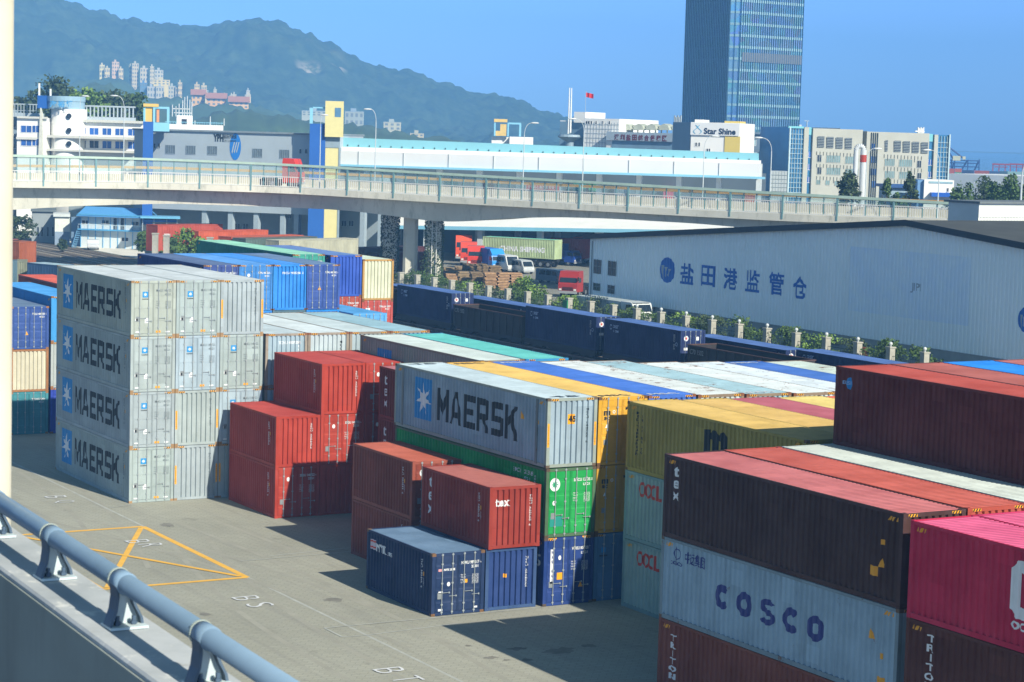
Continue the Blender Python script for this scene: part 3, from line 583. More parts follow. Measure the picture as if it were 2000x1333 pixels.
# stack at the left edge
for l, (a, kd, lab, nm) in enumerate([('#3f8c96', 'door', 'teal door-ended container at the bottom of the stack behind the white post', 'TGHU 204/45G1'), ('#d8d2b8', 'wall', 'cream ribbed container with rusty posts in the middle of the stack behind the white post', None), ('#35559a', 'door', 'blue door-ended container on top of the stack behind the white post', 'TCLU 480920 5/45G1')]):
    t = container(39.75, 132, l*2.69, L40, 2.69, a, kd, lab, rust=0.15 if l != 1 else 0.4, roofcol='#5f7896', frame='#a8764a' if l == 1 else None, casting='#9a6a3c', detail=1, num=nm)
    if l == 2: decal(t, shape_tri(0.9, 0.9, 0.22, 0.24), 'placard', YEL, 'door')
for l, (a, kd, lab) in enumerate([('#2540a8', 'door', 'vivid blue container sliver at the bottom between the left stack and the four-high stack'), ('#b4bcb8', 'flat', 'white-grey container sliver in the middle between the left stack and the four-high stack'), ('#3f9ad8', 'wall', 'container with a sky blue roof rising behind the blue-doored one at the left edge')]):
    container(42.3, 131.9, l*2.9, L40, 2.9, a, kd, lab, rust=0.1, roofcol='#4a9de0', casting='#9a6a3c', detail=1)
    container(44.8, 133.5, l*3.0, 13.6, 3.0, ['#6a7c80', '#8a8f88', '#b04a38'][l], 'wall', ['grey container at the bottom behind the sky blue roofed one', 'dull container in the middle under the orange-red roof at the left', 'container with an orange-red roof at the far left'][l], detail=0, roofcol='#d0604c')
# blue row F
FY = 129.0
fs = [ony(u, v, FY) for u, v in ((398,516),(474,517.6),(551,519),(621,520.4))]
fz = fs[0].z; ftop = [('#3a5090', 'door', 'navy door-ended container at the left of the blue row, mostly behind the four-high stack', '#53698f'), ('#3f86cc', 'door', 'light blue door-ended container, second in the blue row', '#5a9ade'),
     ('#2f8ce0', 'wall', 'bright sky blue container with a ribbed end, third in the blue row', '#3f8ee0'), ('#35559e', 'door', 'blue container with a warning triangle at the right end of the blue row', '#5f7ca0')]
for i, (a, kd, lab, rc) in enumerate(ftop):
    z = ony(474, 517.6, FY).z
    for l in range(4):
        if l == 3:
            t = container(fs[0].x+i*2.38, FY, z-2.98, L40, 2.98, a, kd, lab, rust=0.14, roofcol=rc, casting='#6a4a34', detail=1, num='TEMU 480262 5/45G1' if kd == 'door' else None, group='containers of the blue row')
            if kd == 'wall': decal(t, fit(text_mesh('FSCU 983256 2', 0.02), 0.7, 2.35, 1.5, 0.15), 'lettering', WHITE, 'end', True)
            if i == 3: decal(t, shape_tri(0.85, 1.3, 0.24, 0.26), 'placard', YEL, 'door')
            if i == 1: decal(t, shape_disc(0.72, 2.3, 0.10), 'placard', WHITE, 'door')
        else: container(fs[0].x+i*2.38, FY, l*(z-2.98)/3, L40, (z-2.98)/3, ['#2f8ce0', '#5a7884', '#8a8f88'][(i+l) % 3] if i < 3 else '#1f86d8', 'wall', 'plain container supporting the blue row', detail=0, haz=False, group='containers hidden under the blue row')
p = ony(690, 613, 127.0)
zt = p.z
for l in range(3):
    container(p.x, 127.0, l*zt/3, L40, zt/3, ['#5a7884', '#3f86cc', '#5aa4dc'][l], 'door', ['blue-grey container at the bottom of the low blue column by the red doors', 'blue container in the middle of the low blue column by the red doors', 'light blue container whose roof slopes up to the red doors behind'][l], detail=1, roofcol='#4f9ad4', rust=0.15)
# rear row G
GY = 137.0
def gcol(u0, v0, u1, cols, labs, kinds_, L=L40, htop=2.9, roofcol=None, fr=None):
    a = ony(u0, v0, GY); b = ony(u1, v0, GY); z = a.z
    for l in range(4):
        zz = z-htop if l == 3 else l*(z-htop)/3; hh = htop if l == 3 else (z-htop)/3
        t = container(a.x, GY, zz, L, hh, cols[min(l, len(cols)-1)] if l >= 4-len(cols) else '#5a7884', kinds_[l], labs[l], detail=1, rust=0.2, roofcol=roofcol if l == 3 else None, frame=fr if l == 3 else None, casting='#7a5030', group='containers of the rear row', num='TRLU 209/45G1' if kinds_[l] == 'door' and l > 1 else None)
        if l == 2 and kinds_[l] == 'door': decal(t, shape_rect(0.3, 1.6, 0.34, 0.42), 'placard', WHITE, 'door')
hid = [f'{w_} container low in the rear row' for w_ in ('dark', 'grey', 'dull')]
gcol(572, 497, 607, ['#5a7884', '#5a7884', '#5a7884', '#3f9c88'], ['lowest grey container under the turquoise roofed one at the back', 'second grey container under the turquoise roofed one at the back', 'third grey container under the turquoise roofed one at the back', 'dark green container with a pale turquoise roof at the back left of the rear row'], ['wall', 'wall', 'wall', 'door'], 18, roofcol='#8fccb4')
gcol(646, 499, 703, ['#5a7884', '#5a7884', '#b0503c', '#2f58b8'], ['lowest grey container under the royal blue one in the rear row', 'second grey container under the royal blue one in the rear row', 'orange-red container peeping out under the royal blue one', 'royal blue container with a ribbed end beside the cream one'], ['wall', 'wall', 'door', 'wall'], roofcol='#5f80b8')
gcol(709, 507, 772, ['#8a4a40', '#b0483c', '#b84c42', '#d2d4b8'], ['dull red container at the bottom of the cream topped column', 'red container with white letters low in the cream topped column', 'salmon red door-ended container right under the cream one', 'cream ribbed container with rusty yellow posts on top of the red doors'], ['door', 'wall', 'door', 'wall'], L=16, roofcol='#c4d2c0', fr='#b89050')

# ================================================================ GROUND AND MARKINGS
def ground_mat():
    m, t, b = nodes('yard_paving'); tc = N(t, 'ShaderNodeTexCoord').outputs['Object']
    mp = N(t, 'ShaderNodeMapping'); mp.inputs['Rotation'].default_value = (0, 0, math.radians(38)); t.links.new(tc, mp.inputs[0])
    br = N(t, 'ShaderNodeTexBrick'); t.links.new(mp.outputs[0], br.inputs['Vector']); br.inputs['Scale'].default_value = 1.0
    br.inputs['Brick Width'].default_value = 0.5; br.inputs['Row Height'].default_value = 0.25; br.inputs['Mortar Size'].default_value = 0.022
    br.inputs['Color1'].default_value = (0.325, 0.325, 0.265, 1); br.inputs['Color2'].default_value = (0.355, 0.355, 0.29, 1); br.inputs['Mortar'].default_value = (0.285, 0.285, 0.235, 1)
    x = br.outputs[0]
    n1 = noise(t, tc, 0.08, 6, 0.6); x = mix(t, ramp(t, n1, 0.35, 0.7), x, mix(t, 1.0, x, (0.80, 0.80, 0.79), 'MULTIPLY'))
    n2 = noise(t, tc, 0.5, 8, 0.75); x = mix(t, ramp(t, n2, 0.60, 0.72, (0,0,0), (0.6,)*3), x, (0.11, 0.105, 0.095))
    n3 = noise(t, tc, 1.0, 4, 0.6, (1.6, 0.07, 1)); x = mix(t, ramp(t, n3, 0.52, 0.72, (0,0,0), (0.40,)*3), x, (0.19, 0.185, 0.165))
    t.links.new(x, b.inputs['Base Color']); b.inputs['Roughness'].default_value = 0.85; b.inputs['Specular IOR Level'].default_value = 0.25
    return m
PAVE = ground_mat()
ASPH = flat('#8f8f84', 0.9, 0, 0.12, 0.15, 'worn_concrete'); ASPH_D = flat('#6c6e68', 0.9, 0, 0.15, 0.2, 'asphalt')
BALL = flat('#6b5f50', 0.95, 0, 0.35, 0.9, 'track_ballast'); SOIL = flat('#7c7456', 0.95, 0, 0.3, 0.3, 'dry_soil')
m = MB(); m.quad((-6000, -6000, 0), (9000, -6000, 0), (9000, 9000, 0), (-6000, 9000, 0)); struct('ground', m, flat('#70776a', 0.95, 0, 0.2, 0.02, 'far_ground'))
def water_mat():
    m, t, b = nodes('sky_mirror_water'); b.inputs['Base Color'].default_value = (0.06, 0.14, 0.20, 1); b.inputs['Roughness'].default_value = 0.22; return m
a_, b_, c_, d_ = at(1600, 300, 1300), at(2600, 300, 1300), at(2600, 300, 9000), at(1230, 300, 9000)
m = MB(); m.quad((a_.x, a_.y, 0.3), (b_.x, b_.y, 0.3), (c_.x, c_.y, 0.3), (d_.x, d_.y, 0.3)); struct('added_water', m, water_mat())  # unseen water sheet, added to mirror the sky and blend the far horizon
m = MB(); m.quad((4.5, 0, 0.004), (92, 0, 0.004), (92, 190, 0.004), (4.5, 190, 0.004)); struct('yard_pavement', m, PAVE)
m = MB(); m.quad((92, -40, 0.008), (109.5, -40, 0.008), (109.5, 600, 0.008), (92, 600, 0.008)); struct('railway_bed', m, BALL)
m = MB(); m.quad((110.2, 215, 0.016), (117, 215, 0.016), (117, 440, 0.016), (110.2, 440, 0.016)); struct('access_road', m, flat('#eeeada', 0.9, 0, 0.12, 0.3, 'pale_concrete_road'))
m = MB(); m.quad((119, 60, 0.012), (260, 60, 0.012), (260, 420, 0.012), (119, 420, 0.012)); struct('depot_yard', m, ASPH)
m = MB(); m.quad((60, 190, 0.006), (92, 190, 0.006), (92, 420, 0.006), (60, 420, 0.006)); struct('service_road', m, ASPH)
PW = flat('#dcdfe0', 0.8, 0, 0.12, 2.0, 'road_paint'); PWF = flat('#b5b8b0', 0.85, 0, 0.18, 1.2, 'worn_road_paint'); PY = flat('#f4bd4a', 0.75, 0, 0.10, 1.5, 'yellow_road_paint')
def stripe(name, pts, wd, mat, z):
    m = MB()
    for a, b in zip(pts, pts[1:]):
        a = Vector((a.x, a.y, z)); b = Vector((b.x, b.y, z)); d = (b-a).normalized(); n = Vector((-d.y, d.x, 0))*wd/2
        m.quad(a-n, a+n, b+n, b-n)
    return struct(name, m, mat)
g = lambda u, v: onz(u, v, 0)
# the long white line runs parallel to the stacks
ln = [g(28, 905), g(892, 1333)]; xl = (g(700, 1235).x+g(300, 1037).x)/2
stripe('white_line', [Vector((xl, 60, 0)), Vector((xl, 135, 0))], 0.12, PWF, 0.008)
a = g(283, 1029); b_ = g(478, 1129); c_ = g(300, 1144); d_ = g(133, 1040)
Y1, Y0 = a.y, b_.y; X1 = (a.x+b_.x)/2; X0 = X1-6.6
k = 0
for P, Q, wd in (((X1, Y0), (X1, Y1), 0.30), ((X0, Y1), (X1, Y1), 0.30), ((X0, Y0), (X1, Y0), 0.30), ((X0+0.3, Y0+0.2), (X1-0.2, Y1-0.3), 0.26), ((X0+0.3, Y1-0.3), (X1-0.2, Y0+0.3), 0.26), ((X0, Y0), (X0, Y1), 0.30)):
    stripe('yellow_box_line', [Vector((*P, 0)), Vector((*Q, 0))], wd, PY, 0.012+0.004*k); k += 1
for pts in ([(525,1087),(690,1070)],[(470,1097),(690,1078)],[(634,1228),(880,1205),(1060,1187)],[(668,1245),(712,1242),(900,1218)],[(634,1228),(668,1245)],[(215,993),(258,987)]):
    stripe('worn_white_line', [g(*q) for q in pts], 0.09, PWF, 0.016+0.004*(k % 3)); k += 1
def ground_text(s, u, v, hgt, name='bay_letter'):
    # letters read from the camera's right, their feet towards the stacks' line
    for ch, (uu, vv) in zip(s, zip(u, v)):
        vs, fs_ = fit(text_mesh(ch, -0.010), 0, 0, 0.62*hgt, hgt); p_ = g(uu, vv); m = MB()
        m.add([(p_.x+(y-hgt/2), p_.y-(x-0.31*hgt), 0.034) for x, y in vs], fs_); m.keep = True
        struct(name, m, PW)
ground_text('BQ', (110, 125), (972, 981), 1.12); ground_text('BR', (270, 296), (1059, 1066), 1.12); ground_text('BS', (482, 508), (1170, 1183), 1.12); ground_text('BT', (762, 795), (1311, 1328), 1.12)
TYR = flat('#a3a294', 0.9, 0, 0.10, 0.7, 'tyre_mark'); OIL = flat('#86847a', 0.8, 0, 0.25, 1.5, 'oil_stain')
for k, (x0, y0, x1, y1, bend) in enumerate(((37.5,60,38.6,100,1.2),(33.0,66,36.6,96,-1.0),(31.5,90,36.0,118,0.8),(37.2,72,32.4,104,1.5))):
    for off in (0, 1.9):
        pts = [Vector((x0+(x1-x0)*q/12+bend*math.sin(q/12*math.pi)+off, y0+(y1-y0)*q/12, 0)) for q in range(13)]
        m = MB()
        for a1, b1 in zip(pts, pts[1:]): m.quad((a1.x-0.13, a1.y, 0.0055+0.001*k), (a1.x+0.13, a1.y, 0.0055+0.001*k), (b1.x+0.13, b1.y, 0.0055+0.001*k), (b1.x-0.13, b1.y, 0.0055+0.001*k))
        struct('tyre_mark', m, TYR)
for k, (u, v, sx_, sy_) in enumerate(((652,1172,0.7,0.35),(1095,1272,1.3,0.5),(1010,1268,0.7,0.25),(1150,1262,0.6,0.25),(960,1285,0.5,0.2),(325,1026,0.6,0.5),(1030,1290,0.4,0.2),(760,1060,0.5,0.3),(400,1200,0.5,0.25),(915,1262,0.25,0.12),(990,1290,0.25,0.12))):
    p_ = g(u, v); R0 = random.Random(k); m = MB(); m.add([(p_.x+0.6*sx_*math.cos(a_)*R0.uniform(0.5, 1.2), p_.y+sy_*1.2*math.sin(a_)*R0.uniform(0.5, 1.2), 0.010+0.0005*k) for a_ in [2*math.pi*i/18 for i in range(18)]], [tuple(range(18))]); struct('oil_stain', m, OIL)
# rails
STEEL = flat('#8a7f74', 0.35, 0.7, 0.2, 1.0, 'rail_steel'); SLP = flat('#8a8478', 0.9, 0, 0.2, 1, 'concrete_sleeper')
for i, x in enumerate((95.5, 100.6, 105.2)):
    t = thing('railway_track', ['railway track nearest the container yard, left of the train', 'railway track under the wagons with the navy containers', 'railway track behind the nearest train'][i], 'track', (x, 0, 0.01), 0, 'railway tracks')
    m = MB()
    for s_ in (-0.72, 0.72): m.box(s_-0.035, 40, 0.16, s_+0.035, 520, 0.30)
    part('rail', m, STEEL, t)
    m = MB()
    for y in range(40, 520, 1): m.box(-1.25, y, 0.0, 1.25, y+0.28, 0.15)
    part('sleepers', m, SLP, t)

# ================================================================ FOLIAGE
def leaf_mat(c1, c2):
    k = ('leaf', c1, c2)
    if k in MC: return MC[k]
    m, t, b = nodes('foliage'); oc = N(t, 'ShaderNodeTexCoord').outputs['Object']; n = noise(t, oc, 0.9, 4, 0.7)
    t.links.new(mix(t, ramp(t, n, 0.35, 0.65), c1, c2), b.inputs['Base Color']); b.inputs['Roughness'].default_value = 0.7; b.inputs['Specular IOR Level'].default_value = 0.2
    MC[k] = m; return m
LEAF = leaf_mat((0.045, 0.085, 0.025), (0.10, 0.17, 0.045)); LEAF2 = leaf_mat((0.09, 0.17, 0.035), (0.19, 0.30, 0.06)); LEAF3 = leaf_mat((0.035, 0.06, 0.025), (0.075, 0.11, 0.045))
BARK = flat('#5d4c3a', 0.95, 0, 0.25, 2, 'bark')
def leaves(mb, c, r, n, size, R, hollow=0.55):
    for _ in range(n):
        d = Vector((R.gauss(0,1), R.gauss(0,1), R.gauss(0,1))).normalized(); q = (hollow+(1-hollow)*R.random()) if R.random() < 0.8 else R.random()
        p = Vector(c)+Vector((d.x*r[0], d.y*r[1], d.z*r[2]))*q; s = size*R.uniform(0.6, 1.4)
        a = Vector((R.gauss(0,1), R.gauss(0,1), R.gauss(0,0.6))).normalized(); b = a.orthogonal().normalized(); b = (b*math.cos(1.3*R.random())+a.cross(b)*math.sin(1.3)).normalized()
        mb.add([p-a*s*0.5, p-b*s*0.3, p+a*s*0.5, p+b*s*0.3], [(0,1,2,3)])
def crown_mesh(seed, w, h, z0, clumps, n, size):
    R = random.Random(seed); mb = MB(); mb.keep = True
    for i in range(clumps):
        a = R.uniform(0, 6.28); t = R.random(); rr = w*0.62*math.sqrt(R.random())*(1-abs(t-0.4)*0.9)
        leaves(mb, (rr*math.cos(a), rr*math.sin(a), z0+h*(0.12+0.8*t)), (w*R.uniform(0.22, 0.40),)*2+(h*R.uniform(0.12, 0.22),), n, size, R)
    return mb
def tree(p, label, H, W, seed, mat=None, cat='tree', name='broadleaf_tree', group=None, clumps=16, n=60, size=0.4, trunk=0.35):
    t = thing(name, label, cat, p, 0, group); R = random.Random(seed)
    mb = MB(); mb.tube((0,0,-0.3), (0,0,H*trunk), W*0.05+0.06, W*0.035+0.03, 7)
    for i in range(5):
        a = i*1.3+R.random(); mb.tube((0,0,H*trunk*(0.7+0.06*i)), (W*0.35*math.cos(a), W*0.35*math.sin(a), H*(trunk+0.3)), W*0.025+0.02, 0.02, 5)
    part('trunk', mb, BARK, t); part('crown', crown_mesh(seed, W, H*(1-trunk*0.6), H*trunk*0.6, clumps, n, size), mat or LEAF, t)
    return t

# ================================================================ TRAIN
WAG = flat('#2c2e33', 0.7, 0.1, 0.2, 1, 'wagon_steel'); WHEEL = flat('#3c3430', 0.6, 0.4, 0.15, 2, 'wheel_steel')
def wagon_base(t, L, deck):
    m = MB(); m.box(-1.25, 0, deck-0.18, 1.25, L, deck); m.box(-1.30, 0.2, deck-0.42, -1.22, L-0.2, deck-0.05); m.box(1.22, 0.2, deck-0.42, 1.30, L-0.2, deck-0.05)
    m.box(-0.3, -0.45, deck-0.35, 0.3, L+0.45, deck-0.19); m.prism([(L*0.3, deck-0.42), (L*0.7, deck-0.42), (L*0.62, deck-0.75), (L*0.38, deck-0.75)], -1.0, 1.0, 'x'); part('underframe', m, WAG, t)
    for y in (2.0, L-2.0):
        b = MB(); b.box(-1.08, y-1.15, 0.50, -0.92, y+1.15, 0.72); b.box(0.92, y-1.15, 0.50, 1.08, y+1.15, 0.72); b.box(-0.9, y-0.2, 0.45, 0.9, y+0.2, 0.80); bo = part('bogie', b, WAG, t)
        for dy in (-0.875, 0.875):
            wmb = MB()
            for x in (-0.76, 0.70): wmb.tube((x, y+dy, 0.73), (x+0.06, y+dy, 0.73), 0.42, n=16)
            wmb.tube((-0.8, y+dy, 0.73), (0.8, y+dy, 0.73), 0.07, n=8); part('wheelset', wmb, WHEEL, bo)
def flat_wagon(x, y, L, deck, label):
    t = thing('flat_wagon', label, 'railway wagon', (x, y, 0.0), 0, 'flat wagons carrying navy containers'); wagon_base(t, L, deck); return t
def gondola(x, y, L, top, label):
    t = thing('gondola_wagon', label, 'railway wagon', (x, y, 0.0), 0, 'open gondola wagons'); wagon_base(t, L, 1.15); m = MB()
    for s in (-1.45, 1.40): m.box(s, 0.0, 1.05, s+0.05, L, top-0.08)
    m.box(-1.4, 0, 1.05, 1.4, 0.06, top-0.08); m.box(-1.4, L-0.06, 1.05, 1.4, L, top-0.08); m.box(-1.4, 0.06, 1.16, 1.4, L-0.06, 1.24); part('body', m, flat('#34302f', 0.85, 0, 0.3, 0.8, 'coal_dirty_steel'), t)
    m = MB()
    for i in range(11): y_ = 0.3+i*(L-0.8)/10; m.box(-1.53, y_, 1.05, -1.45, y_+0.14, top-0.08); m.box(1.45, y_, 1.05, 1.53, y_+0.14, top-0.08)
    part('side_stakes', m, flat('#3a3231', 0.85, 0, 0.3, 0.8), t)
    m = MB(); m.box(-1.53, -0.03, top-0.08, -1.38, L+0.03, top); m.box(1.38, -0.03, top-0.08, 1.53, L+0.03, top); m.box(-1.38, -0.03, top-0.08, 1.38, 0.08, top); m.box(-1.38, L-0.08, top-0.08, 1.38, L+0.03, top); part('top_rim', m, flat('#5a4038', 0.8, 0, 0.2, 1), t)
    m = MB(); m.M = Matrix(((0,0,1,-1.555),(-1,0,0,L-0.5),(0,1,0,2.4),(0,0,0,1)))
    vs, fs_ = fit(text_mesh('C70 1502', 0.01), 0, 0, 1.9, 0.4); m.add([(a, b, 0) for a, b in vs], fs_); m.keep = True; part('lettering', m, flat('#8f9090', 0.8), t)
    return t
def rail_box(x, y, z, L, H, label):
    t = container(x, y, z, L, H, '#14295e', 'door', label, group='navy containers on the trains', rust=0.0, detail=1, haz=False, roofcol='#4a6ba8', frame='#172c5c')
    decal(t, merge(shape_ring(1.0, H*0.78, 0.22, 0.13, 12), fit(text_mesh('DIST', 0.04), 1.35, H*0.76, 0.85, 0.28), fit(text_mesh('3134', 0.04), 1.35, H*0.64, 0.85, 0.2)), 'lettering', flat('#9fb0cc', 0.5), 'side', True)
    decal(t, fit(text_mesh('DGCU 210', 0.01, 1, True), L-1.05, H*0.45, 0.14, H*0.42), 'lettering', WHITE, 'side', True)
    decal(t, shape_ring(L-0.6, H*0.60, 0.17, 0.12, 12), 'ring_emblem', flat('#9fb0cc', 0.5), 'side', True)
    decal(t, merge(shape_disc(0.55, H*0.78, 0.22), shape_rect(1.55, H*0.72, 0.25, 0.3), shape_rect(0.35, H*0.45, 0.45, 0.22)), 'placard', WHITE, 'door'); decal(t, shape_star(0.55, H*0.78, 0.18, 5, 0.4), 'star_logo', RED, 'door', False, 0.009)
    return t
NX = 99.4
def nearY(u, v): return onx(u, v, NX).y
zt = onx(776, 556, NX).z
for i, (uf, vf, un, vn) in enumerate(((776,556,882.5,573.4), (1027,596,1165,619), (1181,621,1330,648))):
    y1 = nearY(uf, vf); y0 = nearY(un, vn); L = min(12.6, y1-y0)
    lab = [('flat wagon under the navy container nearest the ivy piers', 'navy container on the train nearest the ivy-covered piers'), ('flat wagon in the middle, right of the rusty gondola', 'navy container on the train just right of the dark gondola wagon'), ('flat wagon directly behind the white roofs of the large block', 'darkest navy container on the train, its lower half behind the white roofs')][i]
    flat_wagon(NX+1.22, y0-0.25, L+0.5, 1.12, lab[0]); rail_box(NX, y0, 1.13, L, zt-1.13, lab[1])
y1 = nearY(887, 595); y0 = nearY(1027, 617); gondola(NX+1.22, y0+0.3, y1-y0-0.6, onx(887, 595, NX-0.3).z, 'dark rusty open gondola wagon between two navy containers')
y1 = nearY(1345, 673); gondola(NX+1.22, y1-13.2, 13.0, onx(1345, 673, NX-0.3).z, 'dark open gondola wagon whose rim shows behind the white roofs')
gondola(NX+1.22, nearY(776, 556)+1.0, 13.0, 3.2, 'dark gondola wagon mostly hidden behind the cream container')
FX = 104.0
for i, (uf, vf, un, vn) in enumerate(((893,577,1027,600), (1347,655,1535,683), (1555,685,1760,714), (745,552,880,573.5))):
    a = onx(uf, vf, FX); b = onx(un, vn, FX); L = a.y-b.y; zz = (a.z+b.z)/2
    lab = [('flat wagon on the farther track behind the gondola', 'navy container on the farther track, seen above the gondola wagon'), ('flat wagon on the farther track near the warehouse middle', 'navy container on the farther track with a white sticker on its door'), ('flat wagon at the right end of the farther track', 'rightmost navy container, cut off by the raised maroon container'), ('flat wagon on the farther track near the piers', 'navy container of which only a blue corner shows behind the first one')][i]
    if i == 3: zz -= 0.15
    flat_wagon(FX+1.22, b.y-0.2, L+0.4, 0.98, lab[0]); rail_box(FX, b.y, 0.99, L, zz-0.99, lab[1])

# ================================================================ FENCE PILLARS AND HEDGE
CONC = flat('#b0aea0', 0.9, 0, 0.2, 1.5, 'weathered_concrete')
PXF = 119.8; n_ = 0
ys = [139.2+4.42*i for i in range(24)]
p0 = None
for i, y in enumerate(ys):
    lab = f'white concrete fence pillar with a round lamp globe on top, number {i+1} from the right' if i < 11 else f'plain concrete fence pillar stained grey, number {i-10} left of the ones with globes'
    t = thing('fence_pillar', lab, 'pillar', (PXF, y, 0), 0, 'concrete fence pillars along the railway')
    m = MB(); m.box(-0.28, -0.28, -0.1, 0.28, 0.28, 2.35); m.box(-0.34, -0.34, 2.35, 0.34, 0.34, 2.47); m.box(-0.33, -0.33, -0.1, 0.33, 0.33, 0.35); part('shaft', m, CONC, t)
    if i < 11: m = MB(); m.tube((0,0,2.47), (0,0,2.58), 0.08); m.blob((0,0,2.72), 0.17, 0.17, 0.17, 1, 0.0, 12, 8); part('lamp_globe', m, flat('#cdd3d2', 0.3, 0, 0.03), t, True)
    if i:
        m = MB()
        for k in range(14): x = -4.42+0.35+k*0.28; m.tube((0, x, 0.3), (0, x, 1.75), 0.012, n=4)
        for z in (0.35, 1.65): m.box(-0.015, -4.13, z, 0.015, -0.29, z+0.04)
        part('railings', m, flat('#3c5048', 0.6, 0.2, 0.1), t)
hm = [crown_mesh(40+k, 2.9, 2.5, 0.0, 15, 90, 0.24).mesh('foliage') for k in range(3)]
R_ = random.Random(5)
for i in range(23):
    for k in range(1 if i > 8 else 1):
        h_ = R_.uniform(0.8, 1.15); t = thing('hedge_shrub', f'clipped roadside shrub behind the fence, in the gap number {i+1} from the right', 'shrub', (PXF+1.5+R_.uniform(-0.2,0.3), ys[i]+2.2+R_.uniform(-0.5,0.5), 0.0), R_.uniform(0,6), 'shrubs behind the pillar fence')
        t.scale = (R_.uniform(0.85,1.1),)*2+(h_,); link('foliage', hm[i % 3], [LEAF, LEAF, LEAF3, LEAF2, LEAF][i % 5], t); m = MB(); m.tube((0,0,-0.1),(0,0,1.3),0.05); part('stem', m, BARK, t)
tree((PXF+3.2, onx(1030, 585, PXF+3.2).y, 0), 'round bright green bushy tree behind the fence by the timber stacks', 3.5, 2.9, 77, LEAF2, 'tree', clumps=26, n=110, size=0.28, trunk=0.2)
m = MB(); m.box(0,0,0,0.12,0.9,1.1); solo('green_cabinet', m, flat('#1f8a55', 0.6), 'small green notice board low among the shrubs behind the fence', 'board', loc=(PXF-0.5, onx(1115, 600, PXF).y, 1.1))
m = MB(); m.box(0,0,0,0.12,0.9,0.8); solo('orange_board', m, flat('#c8683a', 0.6), 'small orange board among the shrubs near the right end of the fence', 'board', loc=(PXF+0.4, onx(1685, 695, PXF).y, 1.2))

# ================================================================ SUPERVISED WAREHOUSE
WX = 127.0
def metal_siding():
    m, t, b = nodes('ribbed_siding'); oc = N(t, 'ShaderNodeTexCoord').outputs['Object']; n1 = noise(t, oc, 0.15, 5, 0.6); n2 = noise(t, oc, 1.2, 5, 0.7, (1, 1, 0.06))
    x = mix(t, ramp(t, n1, 0.3, 0.7), (0.80, 0.88, 0.84), (0.88, 0.93, 0.90)); x = mix(t, ramp(t, n2, 0.5, 0.8, (0,0,0), (0.35,)*3), x, (0.68, 0.74, 0.72)); t.links.new(x, b.inputs['Base Color']); b.inputs['Roughness'].default_value = 0.5
    return m
SID = metal_siding()
yL = onx(1153, 463, WX).y; zL = onx(1153, 463, WX).z; yP = onx(1778, 437, WX).y; zP = onx(1778, 437, WX).z; yR = yP-(yL-yP); zR = zL
yr_ = onx(2000, 480, WX); zR = zP-(zP-yr_.z)/(yP-yr_.y)*(yP-yR)
t = thing('warehouse', 'huge grey ribbed-metal warehouse with blue Chinese characters on its gable wall', 'warehouse', (WX, yR, 0))
W_ = yL-yR; yp = yP-yR
def ztop(y): return zR+(zP-zR)*y/yp if y < yp else zP+(zL-zP)*(y-yp)/(W_-yp)
m = MB(); zl = 1.85; y = 0.0; x_ = 0.0; n = int(W_/0.5)
for i in range(n):
    a = W_*i/n; p = W_/n
    for (s0, x0), (s1, x1) in (((0,0),(0.42,0)), ((0.42,0),(0.5,0.07)), ((0.5,0.07),(0.92,0.07)), ((0.92,0.07),(1.0,0.0))):
        ya, yb = a+p*s0, a+p*s1; m.quad((x0, ya, zl), (x1, yb, zl), (x1, yb, ztop(yb)), (x0, ya, ztop(ya)))
part('wall', m, SID, t)
m = MB(); m.box(0.05, 0, -0.1, 0.3, W_, zl-0.06); m.box(-0.06, 0, zl-0.06, 0.3, W_, zl); part('plinth', m, flat('#a9b0ae', 0.85, 0, 0.15, 0.6), t)
m = MB(); m.box(0.3, W_-0.25, 0, 24, W_, zL-0.1); m.box(0.3, 0, 0, 24, 0.25, zR-0.1); part('side_wall', m, SID, t)
m = MB()
for a, za, b, zb in ((-0.6, zR-0.1, yp, zP), (yp, zP, W_+0.6, zL-0.05)):
    m.add([(-0.55, a, za), (24.5, a, za), (24.5, b, zb), (-0.55, b, zb), (-0.55, a, za+0.3), (24.5, a, za+0.3), (24.5, b, zb+0.3), (-0.55, b, zb+0.3)], [(0,3,2,1),(4,5,6,7),(0,1,5,4),(1,2,6,5),(2,3,7,6),(3,0,4,7)])
part('roof', m, flat('#4a4d4a', 0.8, 0, 0.2, 0.3, 'dark_roofing'), t)
m = MB()
for a, za, b, zb in ((-0.62, zR-0.12, yp, zP), (yp, zP, W_+0.62, zL-0.07)):
    m.add([(-0.62, a, za-0.22), (-0.62, b, zb-0.22), (-0.62, b, zb+0.34), (-0.62, a, za+0.34), (-0.552, a, za-0.22), (-0.552, b, zb-0.22), (-0.552, b, zb+0.34), (-0.552, a, za+0.34)], [(0,1,2,3),(4,7,6,5),(0,4,5,1),(3,2,6,7),(0,3,7,4),(1,5,6,2)])
part('barge_board', m, flat('#33373a', 0.7, 0, 0.1, 1), t)
for i in range(1, 12):     # standing seams on the roof's sunny slope
    pass
GLS = flat('#3a4650', 0.15, 0.0, 0.25, 0.8, 'window_glass', 0.6); FRM = flat('#7f8a8c', 0.6, 0, 0.1)
def wwin(u0, v0, u1, v1, proud=0.02):
    a = onx(u0, v0, WX); b = onx(u1, v1, WX); m = MB(); y0 = b.y-yR; y1 = a.y-yR; m.box(-0.03, y0, b.z, 0.0-proud, y1, a.z); o = part('window', m, GLS, t)
    m = MB()
    for yy in (y0-0.05, (y0+y1)/2-0.025, y1): m.box(-0.07, yy, b.z-0.05, -0.031, yy+0.05, a.z+0.05)
    for zz in (b.z-0.05, (a.z+b.z)/2): m.box(-0.06, y0, zz, -0.032, y1, zz+0.05)
    part('frame', m, FRM, o)
